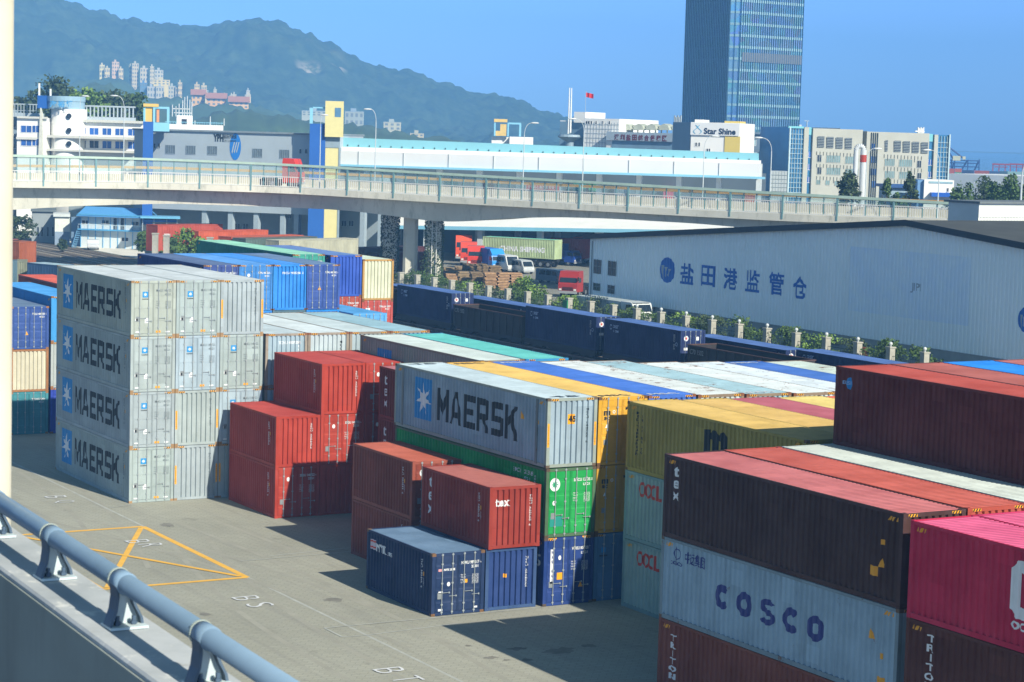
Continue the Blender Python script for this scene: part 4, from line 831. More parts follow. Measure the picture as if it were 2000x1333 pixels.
for q in ((1161,507,1174,535), (1189,510,1203,539), (1160,553,1172,568), (1188,557,1200,574)): wwin(*q)
for i in range(11): u = 1266+i*45.5; v = 602+i*7.75; wwin(u-7, v-1, u+9, v+11)
BLU = flat('#3478cc', 0.6, 0, 0.08, 1, 'blue_wall_paint'); FADE = flat('#5f83b4', 0.6, 0, 0.06, 0.5, 'faded_blue_paint')
def wall_sign(vf, mat, name='lettering', lift=0.012, conf=True):
    vs, fs_ = vf; me = bpy.data.meshes.new(name); me.from_pydata([(a, b, 0) for a, b in vs], [], fs_); me.materials.append(None); p = W_/n
    bm = bmesh.new(); bm.from_mesh(me); lo = min(v[0] for v in vs); hi = max(v[0] for v in vs)
    for i in range(n):
        for s in (0, 0.42, 0.5, 0.92):
            c = W_-(i+s)*p
            if lo < c < hi: bmesh.ops.bisect_plane(bm, geom=bm.verts[:]+bm.edges[:]+bm.faces[:], plane_co=(c,0,0), plane_no=(1,0,0), dist=1e-5)
    for v in bm.verts:
        yy = W_-v.co.x; f = (yy/p) % 1.0; x = 0 if f <= 0.42 else (0.07*(f-0.42)/0.08 if f < 0.5 else (0.07 if f <= 0.92 else 0.07*(1-f)/0.08)); v.co = (x-lift, yy, v.co.y)
    bm.to_mesh(me); bm.free(); return link(name, me, mat, t)
def wpx(u, v): p = onx(u, v, WX); return yL-p.y, p.z
for ch, (u0, v0, u1, v1) in zip('盐田港监管仓', ((1329,515,1355,556), (1369,519,1396,560), (1413,524,1440,566), (1456,528,1483,571), (1502,532,1530,577), (1548,540,1575,584))):
    s0, z1 = wpx(u0, (v0+v1)/2); s1, _ = wpx(u1, (v0+v1)/2); z1 = wpx((u0+u1)/2, v0)[1]; z0 = wpx((u0+u1)/2, v1)[1]; [wall_sign(fit(text_mesh(ch, 0.0), s0+dx, z0+dz, s1-s0-0.1, z1-z0-0.1), BLU, 'lettering', 0.012+0.004*k_) for k_, (dx, dz) in enumerate(((0,0), (0.10,0), (0,0.10), (0.10,0.10), (0.05,0.05)))]
for (uc, vc, r) in ((1303, 528, 25), (2003, 625, 26)):
    s, z = wpx(uc, vc); s2, _ = wpx(uc+15, vc); rs = s2-s; rz = abs(wpx(uc, vc-25)[1]-z)
    wall_sign(shape_disc(s, z, rs, 28, rz), BLU, 'logo')
    for k in range(3): wall_sign(shape_poly([(s-rs*0.75+k*rs*0.42, z+rz*0.35-k*0.12*rz), (s-rs*0.35+k*rs*0.42, z+rz*0.35-k*0.12*rz), (s-rs*0.55+k*rs*0.42, z-rz*0.15), (s-rs*0.1+k*rs*0.3-rs*0.3, z-rz*(0.75-0.1*k)), (s-rs*0.3+k*rs*0.3-rs*0.3, z-rz*(0.6-0.1*k)), (s-rs*0.7+k*rs*0.42, z-rz*0.15)]), flat('#bcc6c8', 0.5, 0, 0.05), 'logo', 0.02)
s0, z1 = wpx(1657, 565); s1, _ = wpx(1893, 570); zt_ = wpx(1775, 492)[1]; zb_ = wpx(1775, 622)[1]
m_, t_, b_ = nodes('sun_faded_poster'); oc = N(t_, 'ShaderNodeTexCoord').outputs['Object']; t_.links.new(mix(t_, ramp(t_, noise(t_, oc, 0.35, 5, 0.6), 0.4, 0.65), (0.72, 0.83, 0.90), (0.79, 0.88, 0.88)), b_.inputs['Base Color'])
wall_sign(shape_rect(s0, zb_, s1-s0, zt_-zb_), m_, 'faded_banner', 0.008)
sa, za = wpx(1778, 572); wall_sign(fit(text_mesh('JIPI', 0.02), sa, za, 1.4, 0.9), flat('#b0bec6', 0.5), 'lettering', 0.014)
m = MB(); m.tube((-0.1, W_-0.6, 0), (-0.1, W_-0.6, zL-0.4), 0.06, n=6); part('downpipe', m, FRM, t)
# white shed beyond the ridge
a = at(1955, 395, 250); z_ = a.z
q = at(1882, 400, 236); r_ = at(1912, 400, 228); e_ = at(2080, 400, 238)
t2 = thing('white_shed', 'white ribbed shed rising behind the dark warehouse roof at the right edge', 'shed', (r_.x, r_.y, 0), math.atan2(e_.y-r_.y, e_.x-r_.x))
Lw = (e_-r_).length; Lq = 4.2; ht = at(1912, 398, 228).z
m = MB(); k = int(Lw/0.45)
for i in range(k):
    a0 = Lw*i/k; p_ = Lw/k
    for (s0_, y0_), (s1_, y1_) in (((0,0),(0.5,0)), ((0.5,0),(0.6,0.06)), ((0.6,0.06),(0.9,0.06)), ((0.9,0.06),(1,0))): m.quad((a0+p_*s0_, y0_, 0), (a0+p_*s1_, y1_, 0), (a0+p_*s1_, y1_, ht-1.4), (a0+p_*s0_, y0_, ht-1.4))
m.box(0, -0.03, ht-1.4, Lw, 0.1, ht); m.box(0, 0.1, 0, 0.2, Lq, ht); part('wall', m, flat('#dfe2da', 0.5, 0, 0.08, 0.4, 'white_siding'), t2)
m = MB(); m.box(-0.2, -0.3, ht, Lw, Lq+0.5, ht+0.22); part('roof', m, flat('#70787a', 0.7), t2)

# ================================================================ VIADUCT
DK = [(-60,290),(22,290),(300,292),(560,290),(850,280),(1200,267),(1560,257),(1876,251),(2100,249)]
def interp(T, x):
    for (a, b), (c, d) in zip(T, T[1:]):
        if a <= x <= c: return b+(d-b)*(x-a)/(c-a)
    return T[-1][1] if x > T[-1][0] else T[0][1]
V_edge = [(-60,366),(22,367),(300,370),(560,378),(850,396),(1200,415),(1560,434),(1876,441),(2100,452)]
V_bal = [(-60,353),(22,355),(300,358),(560,366),(850,384),(1200,403),(1560,420),(1876,431),(2100,441)]
V_hand = [(-60,332),(22,333),(300,336),(560,345),(850,361),(1200,378),(1560,394),(1876,408),(2100,418)]
V_top = [(-60,300),(22,302),(300,309),(560,320),(850,337),(1200,357),(1560,378),(1876,396),(2100,408)]
V_gird = [(-60,414),(22,412),(150,404),(330,399),(525,405),(650,411),(700,416),(790,428),(840,434),(900,434),(965,428),(1070,425),(1175,428),(1350,438),(1450,447),(1560,453),(1876,462),(2100,470)]
US = [-60+14.4*i for i in range(151)]
bl = [Vector((*at(u, interp(V_edge, u), interp(DK, u)).xy, 0)) for u in US]
def col(T, i): u = US[i]; return at(u, interp(T, u), interp(DK, u)).z
def smooth(a, k=5): return [sum(a[max(0, i-k):i+k+1])/len(a[max(0, i-k):i+k+1]) for i in range(len(a))]
ZE = smooth([col(V_edge, i) for i in range(151)]); ZB = smooth([col(V_bal, i) for i in range(151)]); ZH = smooth([col(V_hand, i) for i in range(151)]); ZT = smooth([col(V_top, i) for i in range(151)]); ZG = smooth([col(V_gird, i) for i in range(151)], 2)
bl = [Vector((sum(p.x for p in bl[max(0,i-5):i+6])/len(bl[max(0,i-5):i+6]), sum(p.y for p in bl[max(0,i-5):i+6])/len(bl[max(0,i-5):i+6]), 0)) for i in range(151)]
def nrm(i):
    d = (bl[min(150, i+1)]-bl[max(0, i-1)]).normalized(); n = Vector((-d.y, d.x, 0)); return n if n.dot(bl[i]) > 0 else -n
NR = [nrm(i) for i in range(151)]
BW = 13.0
def sweep(mb, sec):   # sec(i) -> closed outline [(offset away from the viewer, z)]
    n = len(sec(0)); base = []
    for i in range(151): base += [tuple(bl[i]+NR[i]*o+Vector((0,0,z))) for o, z in sec(i)]
    fs_ = [(i*n+j, i*n+(j+1) % n, (i+1)*n+(j+1) % n, (i+1)*n+j) for i in range(150) for j in range(n)]
    mb.add(base, fs_+[tuple(range(n)), tuple(range(150*n, 151*n))])
def conc_mat():
    m, t, b = nodes('stained_concrete'); oc = N(t, 'ShaderNodeTexCoord').outputs['Object']
    x = mix(t, ramp(t, noise(t, oc, 0.12, 5, 0.6), 0.35, 0.65), (0.50, 0.49, 0.40), (0.66, 0.64, 0.53)); x = mix(t, ramp(t, noise(t, oc, 0.9, 6, 0.75, (1,1,0.35)), 0.52, 0.72, (0,0,0), (0.7,)*3), x, (0.24, 0.25, 0.20)); t.links.new(x, b.inputs['Base Color']); b.inputs['Roughness'].default_value = 0.9
    return m
CM_ = conc_mat()
t = thing('viaduct', 'long concrete road viaduct with green railings crossing behind the container yard', 'viaduct')
m = MB(); sweep(m, lambda i: [(0, ZE[i]), (0, ZB[i]), (0.3, ZB[i]), (0.3, ZB[i]-0.15), (BW-0.3, ZB[i]-0.15), (BW-0.3, ZB[i]), (BW, ZB[i]), (BW, ZE[i])]); part('deck', m, CM_, t)
m = MB(); sweep(m, lambda i: [(1.9, ZE[i]-0.002), (2.05, ZG[i]), (BW-2.05, ZG[i]), (BW-1.9, ZE[i]-0.002)]); part('girder', m, CM_, t)
GRN = flat('#b4cbb8', 0.5, 0.1, 0.08, 1, 'pale_green_rail'); TEAL = flat('#7ba3a4', 0.5, 0.2, 0.1, 1, 'teal_post'); WBL = flat('#dfe0d8', 0.6, 0, 0.06, 2, 'white_balustrade')
m = MB(); sweep(m, lambda i: [(0.02, ZT[i]-0.36), (-0.08, ZT[i]-0.30), (-0.05, ZT[i]), (0.32, ZT[i]), (0.34, ZT[i]-0.34)]); part('top_rail', m, GRN, t)
m = MB(); sweep(m, lambda i: [(0.1, ZH[i]-0.12), (0.1, ZH[i]), (0.22, ZH[i]), (0.22, ZH[i]-0.12)]); sweep(m, lambda i: [(0.1, ZB[i]+0.05), (0.1, ZB[i]+0.16), (0.22, ZB[i]+0.16), (0.22, ZB[i]+0.05)]); part('balustrade_rail', m, WBL, t)
cum = [0.0]
for a, b in zip(bl, bl[1:]): cum.append(cum[-1]+(b-a).length)
def on_bridge(s):
    for i in range(150):
        if cum[i] <= s <= cum[i+1]:
            f = (s-cum[i])/(cum[i+1]-cum[i]); L_ = lambda T: T[i]+(T[i+1]-T[i])*f; return bl[i].lerp(bl[i+1], f), NR[i], L_
    return None
mm = MB(); mp_ = MB(); s = 0.3; k = 0
while s < cum[-1]-0.5:
    p, nn, L_ = on_bridge(s)
    if k % 24 == 0:
        m = MB(); m.M = Matrix.Translation(p+nn*0.05) @ Matrix.Rotation(math.atan2(nn.y, nn.x)-math.pi/2, 4, 'Z'); m.box(-0.11, -0.1, L_(ZE)+0.25, 0.11, 0.1, L_(ZT)-0.05); part('post', m, TEAL, t)
    elif k % 6 == 0: mm = MB(); mm.M = Matrix.Translation(p+nn*0.16) @ Matrix.Rotation(math.atan2(nn.y, nn.x)-math.pi/2, 4, 'Z'); mm.box(-0.06, -0.05, L_(ZB)+0.1, 0.06, 0.05, L_(ZT)-0.3); part('screen_post', mm, TEAL, t)
    mp_.M = Matrix.Translation(p+nn*0.16) @ Matrix.Rotation(math.atan2(nn.y, nn.x)-math.pi/2, 4, 'Z'); mp_.box(-0.05, -0.03, L_(ZB)+0.15, 0.05, 0.03, L_(ZH)-0.1)
    s += 0.283; k += 1
part('balusters', mp_, WBL, t)
def clear_panel():
    m, t_, b = nodes('screen_panel'); g_ = N(t_, 'ShaderNodeBsdfTransparent'); g_.inputs[0].default_value = (0.88, 0.95, 0.95, 1); mx = N(t_, 'ShaderNodeMixShader'); mx.inputs[0].default_value = 0.20
    b.inputs['Base Color'].default_value = (0.5, 0.6, 0.58, 1); b.inputs['Roughness'].default_value = 0.3; t_.links.new(g_.outputs[0], mx.inputs[1]); t_.links.new(b.outputs[0], mx.inputs[2]); t_.links.new(mx.outputs[0], t_.nodes['Material Output'].inputs['Surface']); return m
CLEAR = clear_panel()
m = MB(); sweep(m, lambda i: [(0.165, ZH[i]+0.02), (0.165, ZT[i]-0.37), (0.18, ZT[i]-0.37), (0.18, ZH[i]+0.02)]); part('screen', m, CLEAR, t)
# far parapet with an orange guard rail
m = MB(); sweep(m, lambda i: [(BW-0.25, ZB[i]-0.1), (BW-0.25, ZB[i]+0.85), (BW-0.05, ZB[i]+0.85), (BW-0.05, ZB[i]-0.1)]); part('far_parapet', m, flat('#c9c6b4', 0.8), t)
m = MB(); sweep(m, lambda i: [(BW-0.32, ZH[i]+0.15), (BW-0.32, ZH[i]+0.5), (BW-0.26, ZH[i]+0.5), (BW-0.26, ZH[i]+0.15)]); part('guard_rail', m, flat('#d9a04c', 0.6, 0, 0.15, 0.3), t)
# piers
IVY = leaf_mat((0.03, 0.045, 0.022), (0.07, 0.085, 0.04))
for i, (u, vt, D, lab, ivy) in enumerate(((763, 425, 286, 'leftmost viaduct pier, almost black with dry climbers', 2), (803, 428, 283, 'bare grey viaduct pier between the two overgrown ones', 0), (849, 434, 280, 'viaduct pier wrapped in climbers with two thin pipes running up it', 1))):
    p = at(u, vt, D+5.5); t = thing('viaduct_pier', lab, 'pier', (p.x, p.y, 0), -YAW, 'piers under the viaduct'); hh = p.z+0.9
    m = MB(); m.prism([(-0.95, -0.6), (-0.6, -0.95), (0.6, -0.95), (0.95, -0.6), (0.95, 0.6), (0.6, 0.95), (-0.6, 0.95), (-0.95, 0.6)], -0.1, hh, 'z'); part('column', m, CM_, t)
    R = random.Random(i)
    if ivy:
        mb = MB(); mb.keep = True
        for k in range(3200):
            a = R.uniform(0, 6.28); z = hh*(R.random() if ivy == 2 else (R.random()**1.2)); rr = 1.12+R.uniform(-0.06, 0.18); p_ = Vector((rr*math.cos(a), rr*math.sin(a), z)); s_ = R.uniform(0.12, 0.34); x = Vector((R.gauss(0,1), R.gauss(0,1), R.gauss(0,1))).normalized(); y = x.orthogonal().normalized()
            mb.add([p_-x*s_*0.5, p_-y*s_*0.35, p_+x*s_*0.5, p_+y*s_*0.35], [(0,1,2,3)])
        if ivy == 1: leaves(mb, (-0.6, -1.0, 2.6), (1.3, 0.8, 1.5), 300, 0.3, R)
        part('climbers', mb, IVY if ivy == 2 else LEAF3, t)
    if i == 2:
        m = MB(); m.tube((-0.25, -1.25, 0), (-0.25, -1.25, hh+2.0), 0.06); m.tube((0.35, -1.25, 0), (0.35, -1.25, hh+2.0), 0.06); part('drain_pipe', m, WBL, t)
m = MB(); m.prism([(-1, -1), (1, -1), (1, 1), (-1, 1)], 0, 8.2, 'z')
p = at(1350, 430, 268); solo('viaduct_pier', m, CM_, 'viaduct pier hidden behind the roof of the big warehouse', 'pier', 'piers under the viaduct', loc=(p.x, p.y, 0))
p = at(60, 410, 296); m = MB(); m.prism([(-1, -1), (1, -1), (1, 1), (-1, 1)], 0, p.z+0.5, 'z'); p = at(-30, 410, 296); solo('viaduct_pier', m, CM_, 'viaduct pier just outside the left edge of the picture', 'pier', 'piers under the viaduct', loc=(p.x, p.y, 0))
# street lamps: (base u,v) (top u,v) distance, arm length to the left (negative) or right
LP = flat('#cfd8d8', 0.45, 0.2, 0.05, 2, 'lamp_pole')
def lamp(ub, vb, ut, vt, D, arm, lab, thick=0.065, name='street_lamp', curve=1.6):
    D -= 15; b = at(ub, vb, D); top = at(ut, vt, D); t = thing(name, lab, 'street lamp', (b.x, b.y, b.z), -YAW, 'street lamps along the viaduct'); h = top.z-b.z
    m = MB(); m.tube((0,0,-2.2), (0,0,h-curve), thick*1.3, thick*0.8, 8); pts = [(arm*(1-math.cos(a)), 0, h-curve+curve*math.sin(a)) for a in [i*math.pi/2/6 for i in range(7)]]
    pts = [(arm*(i/6)**2.0, 0, h-curve+curve*math.sin(i/6*math.pi/2)) for i in range(7)]; m.path(pts, thick*0.6, 6); part('pole', m, LP, t)
    m = MB(); e = pts[-1]; sg = 1 if arm > 0 else -1; m.blob((e[0]+sg*0.35, 0, e[2]), 0.55, 0.17, 0.11, 1, 0, 10, 6); part('lamp_head', m, flat('#e2e6e4', 0.4), t, True); return t
for a in ((241,350,243,188,309,-1.0,'street lamp on the viaduct in front of the white office building'), (155,350,158,188,309,0.35,'street lamp whose head shows above the round stair tower'), (732,352,731,214,306,-0.8,'street lamp standing over the left end of the long white canopy'),
          (1137,378,1139,233,297,-1.2,'street lamp in front of the customs building masts'), (1372,392,1378,266,290,1.0,'street lamp in front of the building with the Star Shine sign'), (1503,398,1506,270,283,-1.3,'street lamp between the Star Shine building and the grey office block'),
          (1689,405,1691,290,280,0.9,'street lamp right of the white chimney pipe'), (1831,412,1833,294,276,-1.2,'street lamp in front of the right end of the grey office block')): lamp(*a)
m_ = lamp(624,360,627,225,305,0.15,'plain white pole in front of the blue and yellow gate tower'); 
lamp(1021,372,1023,240,300,1.0,'twin-headed street lamp right of the small yellow and blue frame'); lamp(1992,425,1993,325,262,0.3,'pale lamp pole at the right edge behind the white shed', 0.13)
# red lorry on the viaduct

# ================================================================ VEHICLES
TYRE = flat('#1b1c1d', 0.85, 0, 0.1, 4, 'tyre_rubber'); RIM = flat('#9aa0a2', 0.4, 0.5, 0.1, 4, 'wheel_rim'); GLASS = flat('#27323a', 0.08, 0, 0.15, 2, 'vehicle_glass', 0.8); CHAS = flat('#26282a', 0.8, 0, 0.1, 2, 'chassis')
LAMPC = flat('#e8e8e0', 0.2, 0, 0.02, 4, 'headlight_lens'); BUMP = flat('#a9adad', 0.5, 0.2, 0.05, 2)
def wheels(t, pts, r=0.5, w=0.3):
    for x, y in pts:
        m = MB(); m.tube((x, y-w/2, r), (x, y+w/2, r), r, n=18); o = part('wheel', m, TYRE, t)
        m = MB(); m.tube((x, y-w/2-0.02, r), (x, y+w/2+0.02, r), r*0.55, n=12); part('rim', m, RIM, o)
def cab(t, x0, x1, H, W, mat, z0=0.55, sleeper=False):
    """truck cab from x0 (back) to x1 (front)"""
    m = MB(); d = x1-x0; zz = H
    prof = [(x0, z0), (x1, z0), (x1, z0+(zz-z0)*0.46), (x1-0.06*d, z0+(zz-z0)*0.52), (x1-0.20*d, zz-0.12), (x1-0.30*d, zz), (x0, zz)]
    if sleeper: prof = [(x0, z0), (x1, z0), (x1, z0+(zz-z0)*0.40), (x1-0.05*d, z0+(zz-z0)*0.44), (x1-0.14*d, z0+(zz-z0)*0.72), (x1-0.30*d, zz), (x0+0.1, zz+0.05), (x0, zz-0.5)]
    m.prism(prof, -W/2, W/2, 'y'); part('cab', m, mat, t)
    a = prof[3]; b = (x1-0.19*d, zz-0.20) if not sleeper else (x1-0.13*d, z0+(zz-z0)*0.70)
    m = MB(); m.add([(a[0]+0.02, -W/2+0.12, a[1]+0.06), (a[0]+0.02, W/2-0.12, a[1]+0.06), (b[0]+0.03, W/2-0.16, b[1]-0.02), (b[0]+0.03, -W/2+0.16, b[1]-0.02)], [(0,1,2,3)]); part('windscreen', m, GLASS, t)
    for s in (-1, 1):
        y = s*(W/2+0.012); m = MB(); zz0 = a[1]+0.05; zz1 = b[1]-0.05; m.add([(x0+0.35*d, y, zz0), (x1-0.14*d, y, zz0), (x1-0.27*d, y, zz1), (x0+0.35*d, y, zz1)], [(0,1,2,3)]); part('side_window', m, GLASS, t)
        m = MB(); m.box(x1+0.01, s*(W/2-0.28)-0.16, z0+0.18, x1+0.05, s*(W/2-0.28)+0.16, z0+0.40); part('headlight', m, LAMPC, t)
        m = MB(); m.box(x1-0.08, s*(W/2+0.1)-0.09, zz*0.66, x1+0.02, s*(W/2+0.1)+0.09, zz*0.66+0.45); part('mirror', m, CHAS, t)
    m = MB(); m.box(x1+0.0, -W/2, z0-0.18, x1+0.12, W/2, z0+0.12); part('bumper', m, BUMP, t)
    m = MB()
    for k in range(4): m.box(x1+0.005, -W*0.28, z0+0.20+k*0.11, x1+0.03, W*0.28, z0+0.26+k*0.11)
    part('grille', m, CHAS, t)
def box_truck(p, rz, lab, cabc, boxc, L=6.5, H=2.9, W=2.2, nose=1.7, cabh=2.3, name='box_truck', fairing=False, text=None):
    t = thing(name, lab, 'truck', p, rz); cab(t, L-nose, L, cabh, W, flat(cabc, 0.35, 0, 0.05, 1))
    m = MB(); m.box(0, -W/2, 0.95, L-nose-0.12, W/2, H); part('cargo_box', m, flat(boxc, 0.5, 0, 0.08, 1), t)
    m = MB()
    for s in (-1, 1):
        y = s*W/2; 
        for k in range(9): x = 0.3+k*(L-nose-0.7)/8; m.box(x, min(y, y+s*0.025), 1.0, x+0.06, max(y, y+s*0.025), H-0.05)
    part('ribs', m, flat(boxc, 0.5, 0, 0.12, 1), t)
    m = MB(); m.box(0.1, -0.5, 0.55, L-0.3, 0.5, 0.93); part('chassis', m, CHAS, t)
    if fairing: m = MB(); m.prism([(L-nose-0.1, cabh), (L-0.35, cabh), (L-nose+0.35, H+0.05), (L-nose-0.1, H+0.05)], -W/2+0.1, W/2-0.1, 'y'); part('wind_deflector', m, flat(cabc, 0.35, 0, 0.05, 1), t)
    wheels(t, [(1.3, -W/2+0.2), (1.3, W/2-0.2), (L-nose*0.6, -W/2+0.2), (L-nose*0.6, W/2-0.2)], 0.45); return t
def tractor(p, rz, lab, c, H=3.5):
    t = thing('tractor_truck', lab, 'truck', p, rz); cab(t, 3.7, 6.0, H, 2.45, flat(c, 0.35, 0, 0.06, 1), 0.7, True); m = MB(); m.box(0, -0.45, 0.75, 3.7, 0.45, 1.05); m.box(0.6, -0.8, 1.05, 2.2, 0.8, 1.22); m.box(2.6, -1.15, 0.5, 3.5, -0.6, 1.1); m.box(2.6, 0.6, 0.5, 3.5, 1.15, 1.1); part('chassis', m, CHAS, t)
    wheels(t, [(4.9, -1.05), (4.9, 1.05), (0.9, -0.95), (0.9, 0.95), (2.25, -0.95), (2.25, 0.95)], 0.52); return t
def van(p, rz, lab, c, L=4.6, H=1.95, W=1.75, cat='van', name='van'):
    t = thing(name, lab, cat, p, rz)
    if cat == 'car': prof = [(0, 0.35), (L, 0.35), (L, 0.72), (L*0.93, 0.85), (L*0.74, 0.98), (L*0.60, H), (L*0.18, H), (L*0.03, 1.0), (0, 0.8)]; wl = (L*0.72, 1.0, L*0.595, H-0.08)
    else: prof = [(0, 0.35), (L, 0.35), (L, 0.85), (L*0.95, 1.05), (L*0.82, H-0.12), (L*0.72, H), (0.08, H), (0, H-0.2)]; wl = (L*0.95, 1.08, L*0.83, H-0.16)
    m = MB(); m.prism(prof, -W/2, W/2, 'y'); part('body', m, flat(c, 0.3, 0.1, 0.04, 1), t)
    m = MB(); m.add([(wl[0]+0.03, -W/2+0.12, wl[1]), (wl[0]+0.03, W/2-0.12, wl[1]), (wl[2]+0.03, W/2-0.16, wl[3]), (wl[2]+0.03, -W/2+0.16, wl[3])], [(0,1,2,3)]); part('windscreen', m, GLASS, t)
    m = MB(); m.quad((-0.012, -W/2+0.18, H*0.62), (-0.012, W/2-0.18, H*0.62), (0.03, W/2-0.22, H-0.22), (0.03, -W/2+0.22, H-0.22)); part('rear_window', m, GLASS, t)
    for s in (-1, 1):
        y = s*(W/2+0.012)
        for a, b in ((0.12, 0.36), (0.38, 0.58), (0.60, 0.79)):
            if cat == 'car' and a > 0.55: continue
            m = MB(); k = 0.10*L if b > 0.7 else 0; m.quad((L*a+(0.1 if a < 0.2 else 0), y, H*0.58), (L*b, y, H*0.58), (L*b-k*0.3, y, H-0.22), (L*a+(0.15 if a < 0.2 else 0), y, H-0.22)); part('side_window', m, GLASS, t)
        m = MB(); m.box(L-0.05, s*(W/2-0.26)-0.15, 0.68, L+0.03, s*(W/2-0.26)+0.15, 0.84); part('headlight', m, LAMPC, t)
    m = MB(); m.box(L-0.02, -W/2+0.03, 0.32, L+0.07, W/2-0.03, 0.52); m.box(-0.07, -W/2+0.03, 0.32, 0.02, W/2-0.03, 0.52); part('bumper', m, BUMP, t)
    wheels(t, [(L*0.18, -W/2+0.12), (L*0.18, W/2-0.12), (L*0.82, -W/2+0.12), (L*0.82, W/2-0.12)], 0.31, 0.2); return t
def gp(u, v, z=0.012): return onz(u, v, z)
FACE = math.radians(-100)      # a heading that points back at the camera, a little to the right
def rear(p, rz, L):            # place the thing by its front bumper
    return (p.x-L*math.cos(rz), p.y-L*math.sin(rz), 0.012)
rz = math.radians(-97)
box_truck(rear(gp(975,530), rz, 6.6), rz, 'light blue cab-over box truck with a darker blue cargo box, left of the white vans', '#3a9cf0', '#2c6cc8', 6.6, 3.1, 2.2, fairing=True)
rz = math.radians(-95); van(rear(gp(1004,533), rz, 5.4), rz, 'white high-roof van next to the light blue truck', '#dfe2e0', 5.4, 2.4, 1.95)
van(rear(gp(1033,536), rz, 4.4), rz, 'silver-white minivan right of the white high-roof van', '#cdd3d2', 4.4, 1.9, 1.7)
rz = math.radians(-75); van(rear(gp(1106,556), rz, 4.9), rz, 'grey-blue minivan parked in the shade near the standing man', '#7f93a8', 4.9, 1.9, 1.75)
rz = math.radians(-118); tractor(rear(gp(929,526), rz, 6.0), rz, 'orange-red tractor truck nearest the blue box truck', '#d8402c', 3.3)
tractor(rear(gp(915,520), rz, 6.0), rz, 'second orange-red tractor truck, close behind the first', '#dc4a30', 3.5); tractor(rear(gp(905,512), rz, 6.0), rz, 'third orange tractor truck with a flame orange roof', '#e8552c', 4.0)
rz = math.radians(-140); tractor(rear(gp(1108,582), rz, 6.0), rz, 'dark red tractor truck beside the corner of the big warehouse', '#a8342e', 3.2)
rz = math.radians(-60); t = box_truck(rear(gp(1128,520), rz, 8.0), rz, 'dark blue box truck parked behind the minivan', '#24489c', '#1e3c86', 8.0, 3.3, 2.4)
t = box_truck(rear(gp(1104,505), rz, 8.0), rz, 'blue box truck with a light blue deflector at the back right of the depot', '#2c5cc8', '#26499c', 8.0, 3.2, 2.4, fairing=True)
rz = math.radians(-62); tractor(rear(gp(1150,515), rz, 6.0), rz, 'bright red tractor truck half hidden by the warehouse corner', '#e03a28', 4.0)
rz = math.radians(-60); tractor(rear(gp(1146,500), rz, 6.0), rz, 'red tractor truck farthest back by the warehouse corner', '#d83626', 4.3)
# white lorry at the warehouse's foot
a = gp(1138,606); b = gp(1242,622); rz = math.atan2(b.y-a.y, b.x-a.x); Lb = min(11.5, (b-a).length)
a = onx(1136, 575, 122.6); b = onx(1243, 590, 122.6)
t = box_truck((122.9, a.y, 0.012), math.radians(-88), 'white lorry with a pale aerodynamic cab standing between the fence and the warehouse wall', '#dfe4e0', '#b9c4c2', min(12.5, a.y-b.y+0.5), a.z-0.1, 2.4, 2.6, 2.6, fairing=True)
vs, fs_ = fit(text_mesh('TCTCPWWWS', 0.02), 0, 0, 4.5, 0.7); m = MB(); m.M = Matrix(((1,0,0,2.0),(0,0,1,-1.235),(0,1,0,2.1),(0,0,0,1))); m.add([(x, y, 0) for x, y in vs], fs_); m.keep = True; part('lettering', m, flat('#7c8c98', 0.6), t)
# green trailer
a = gp(948,530); b = gp(1092,530)
a = at(948, 506, 328); b = at(1100, 512, 322); rz = math.atan2(b.y-a.y, b.x-a.x)
t = thing('semi_trailer', 'trailer chassis carrying the pale green CHINA SHIPPING container', 'trailer', (a.x, a.y, 0.012), rz)
m = MB(); m.box(0, -0.45, 1.0, 12.4, 0.45, 1.28); m.box(9.0, -1.1, 0.7, 11.9, 1.1, 0.99); m.box(2.2, -0.9, 0, 2.35, -0.75, 1.0); m.box(2.2, 0.75, 0, 2.35, 0.9, 1.0); part('chassis', m, CHAS, t)
wheels(t, [(x, y) for x in (8.7, 9.95, 11.2) for y in (-1.0, 1.0)], 0.5, 0.35)
t = container(0, 0, 0, L40, HC, '#bccf9c', 'wall', 'pale green container with CHINA SHIPPING on its side, on a trailer', rust=0.05, roofcol='#6fb8a0', detail=1, haz=False, name='shipping_container', group='containers parked in the depot')
t.location = (a.x, a.y, 1.31); t.rotation_euler = (0, 0, rz+math.pi/2)
t.location = (a.x+12.3*math.cos(rz)+math.sin(rz)*WD/2, a.y+12.3*math.sin(rz)-math.cos(rz)*WD/2, 1.31)
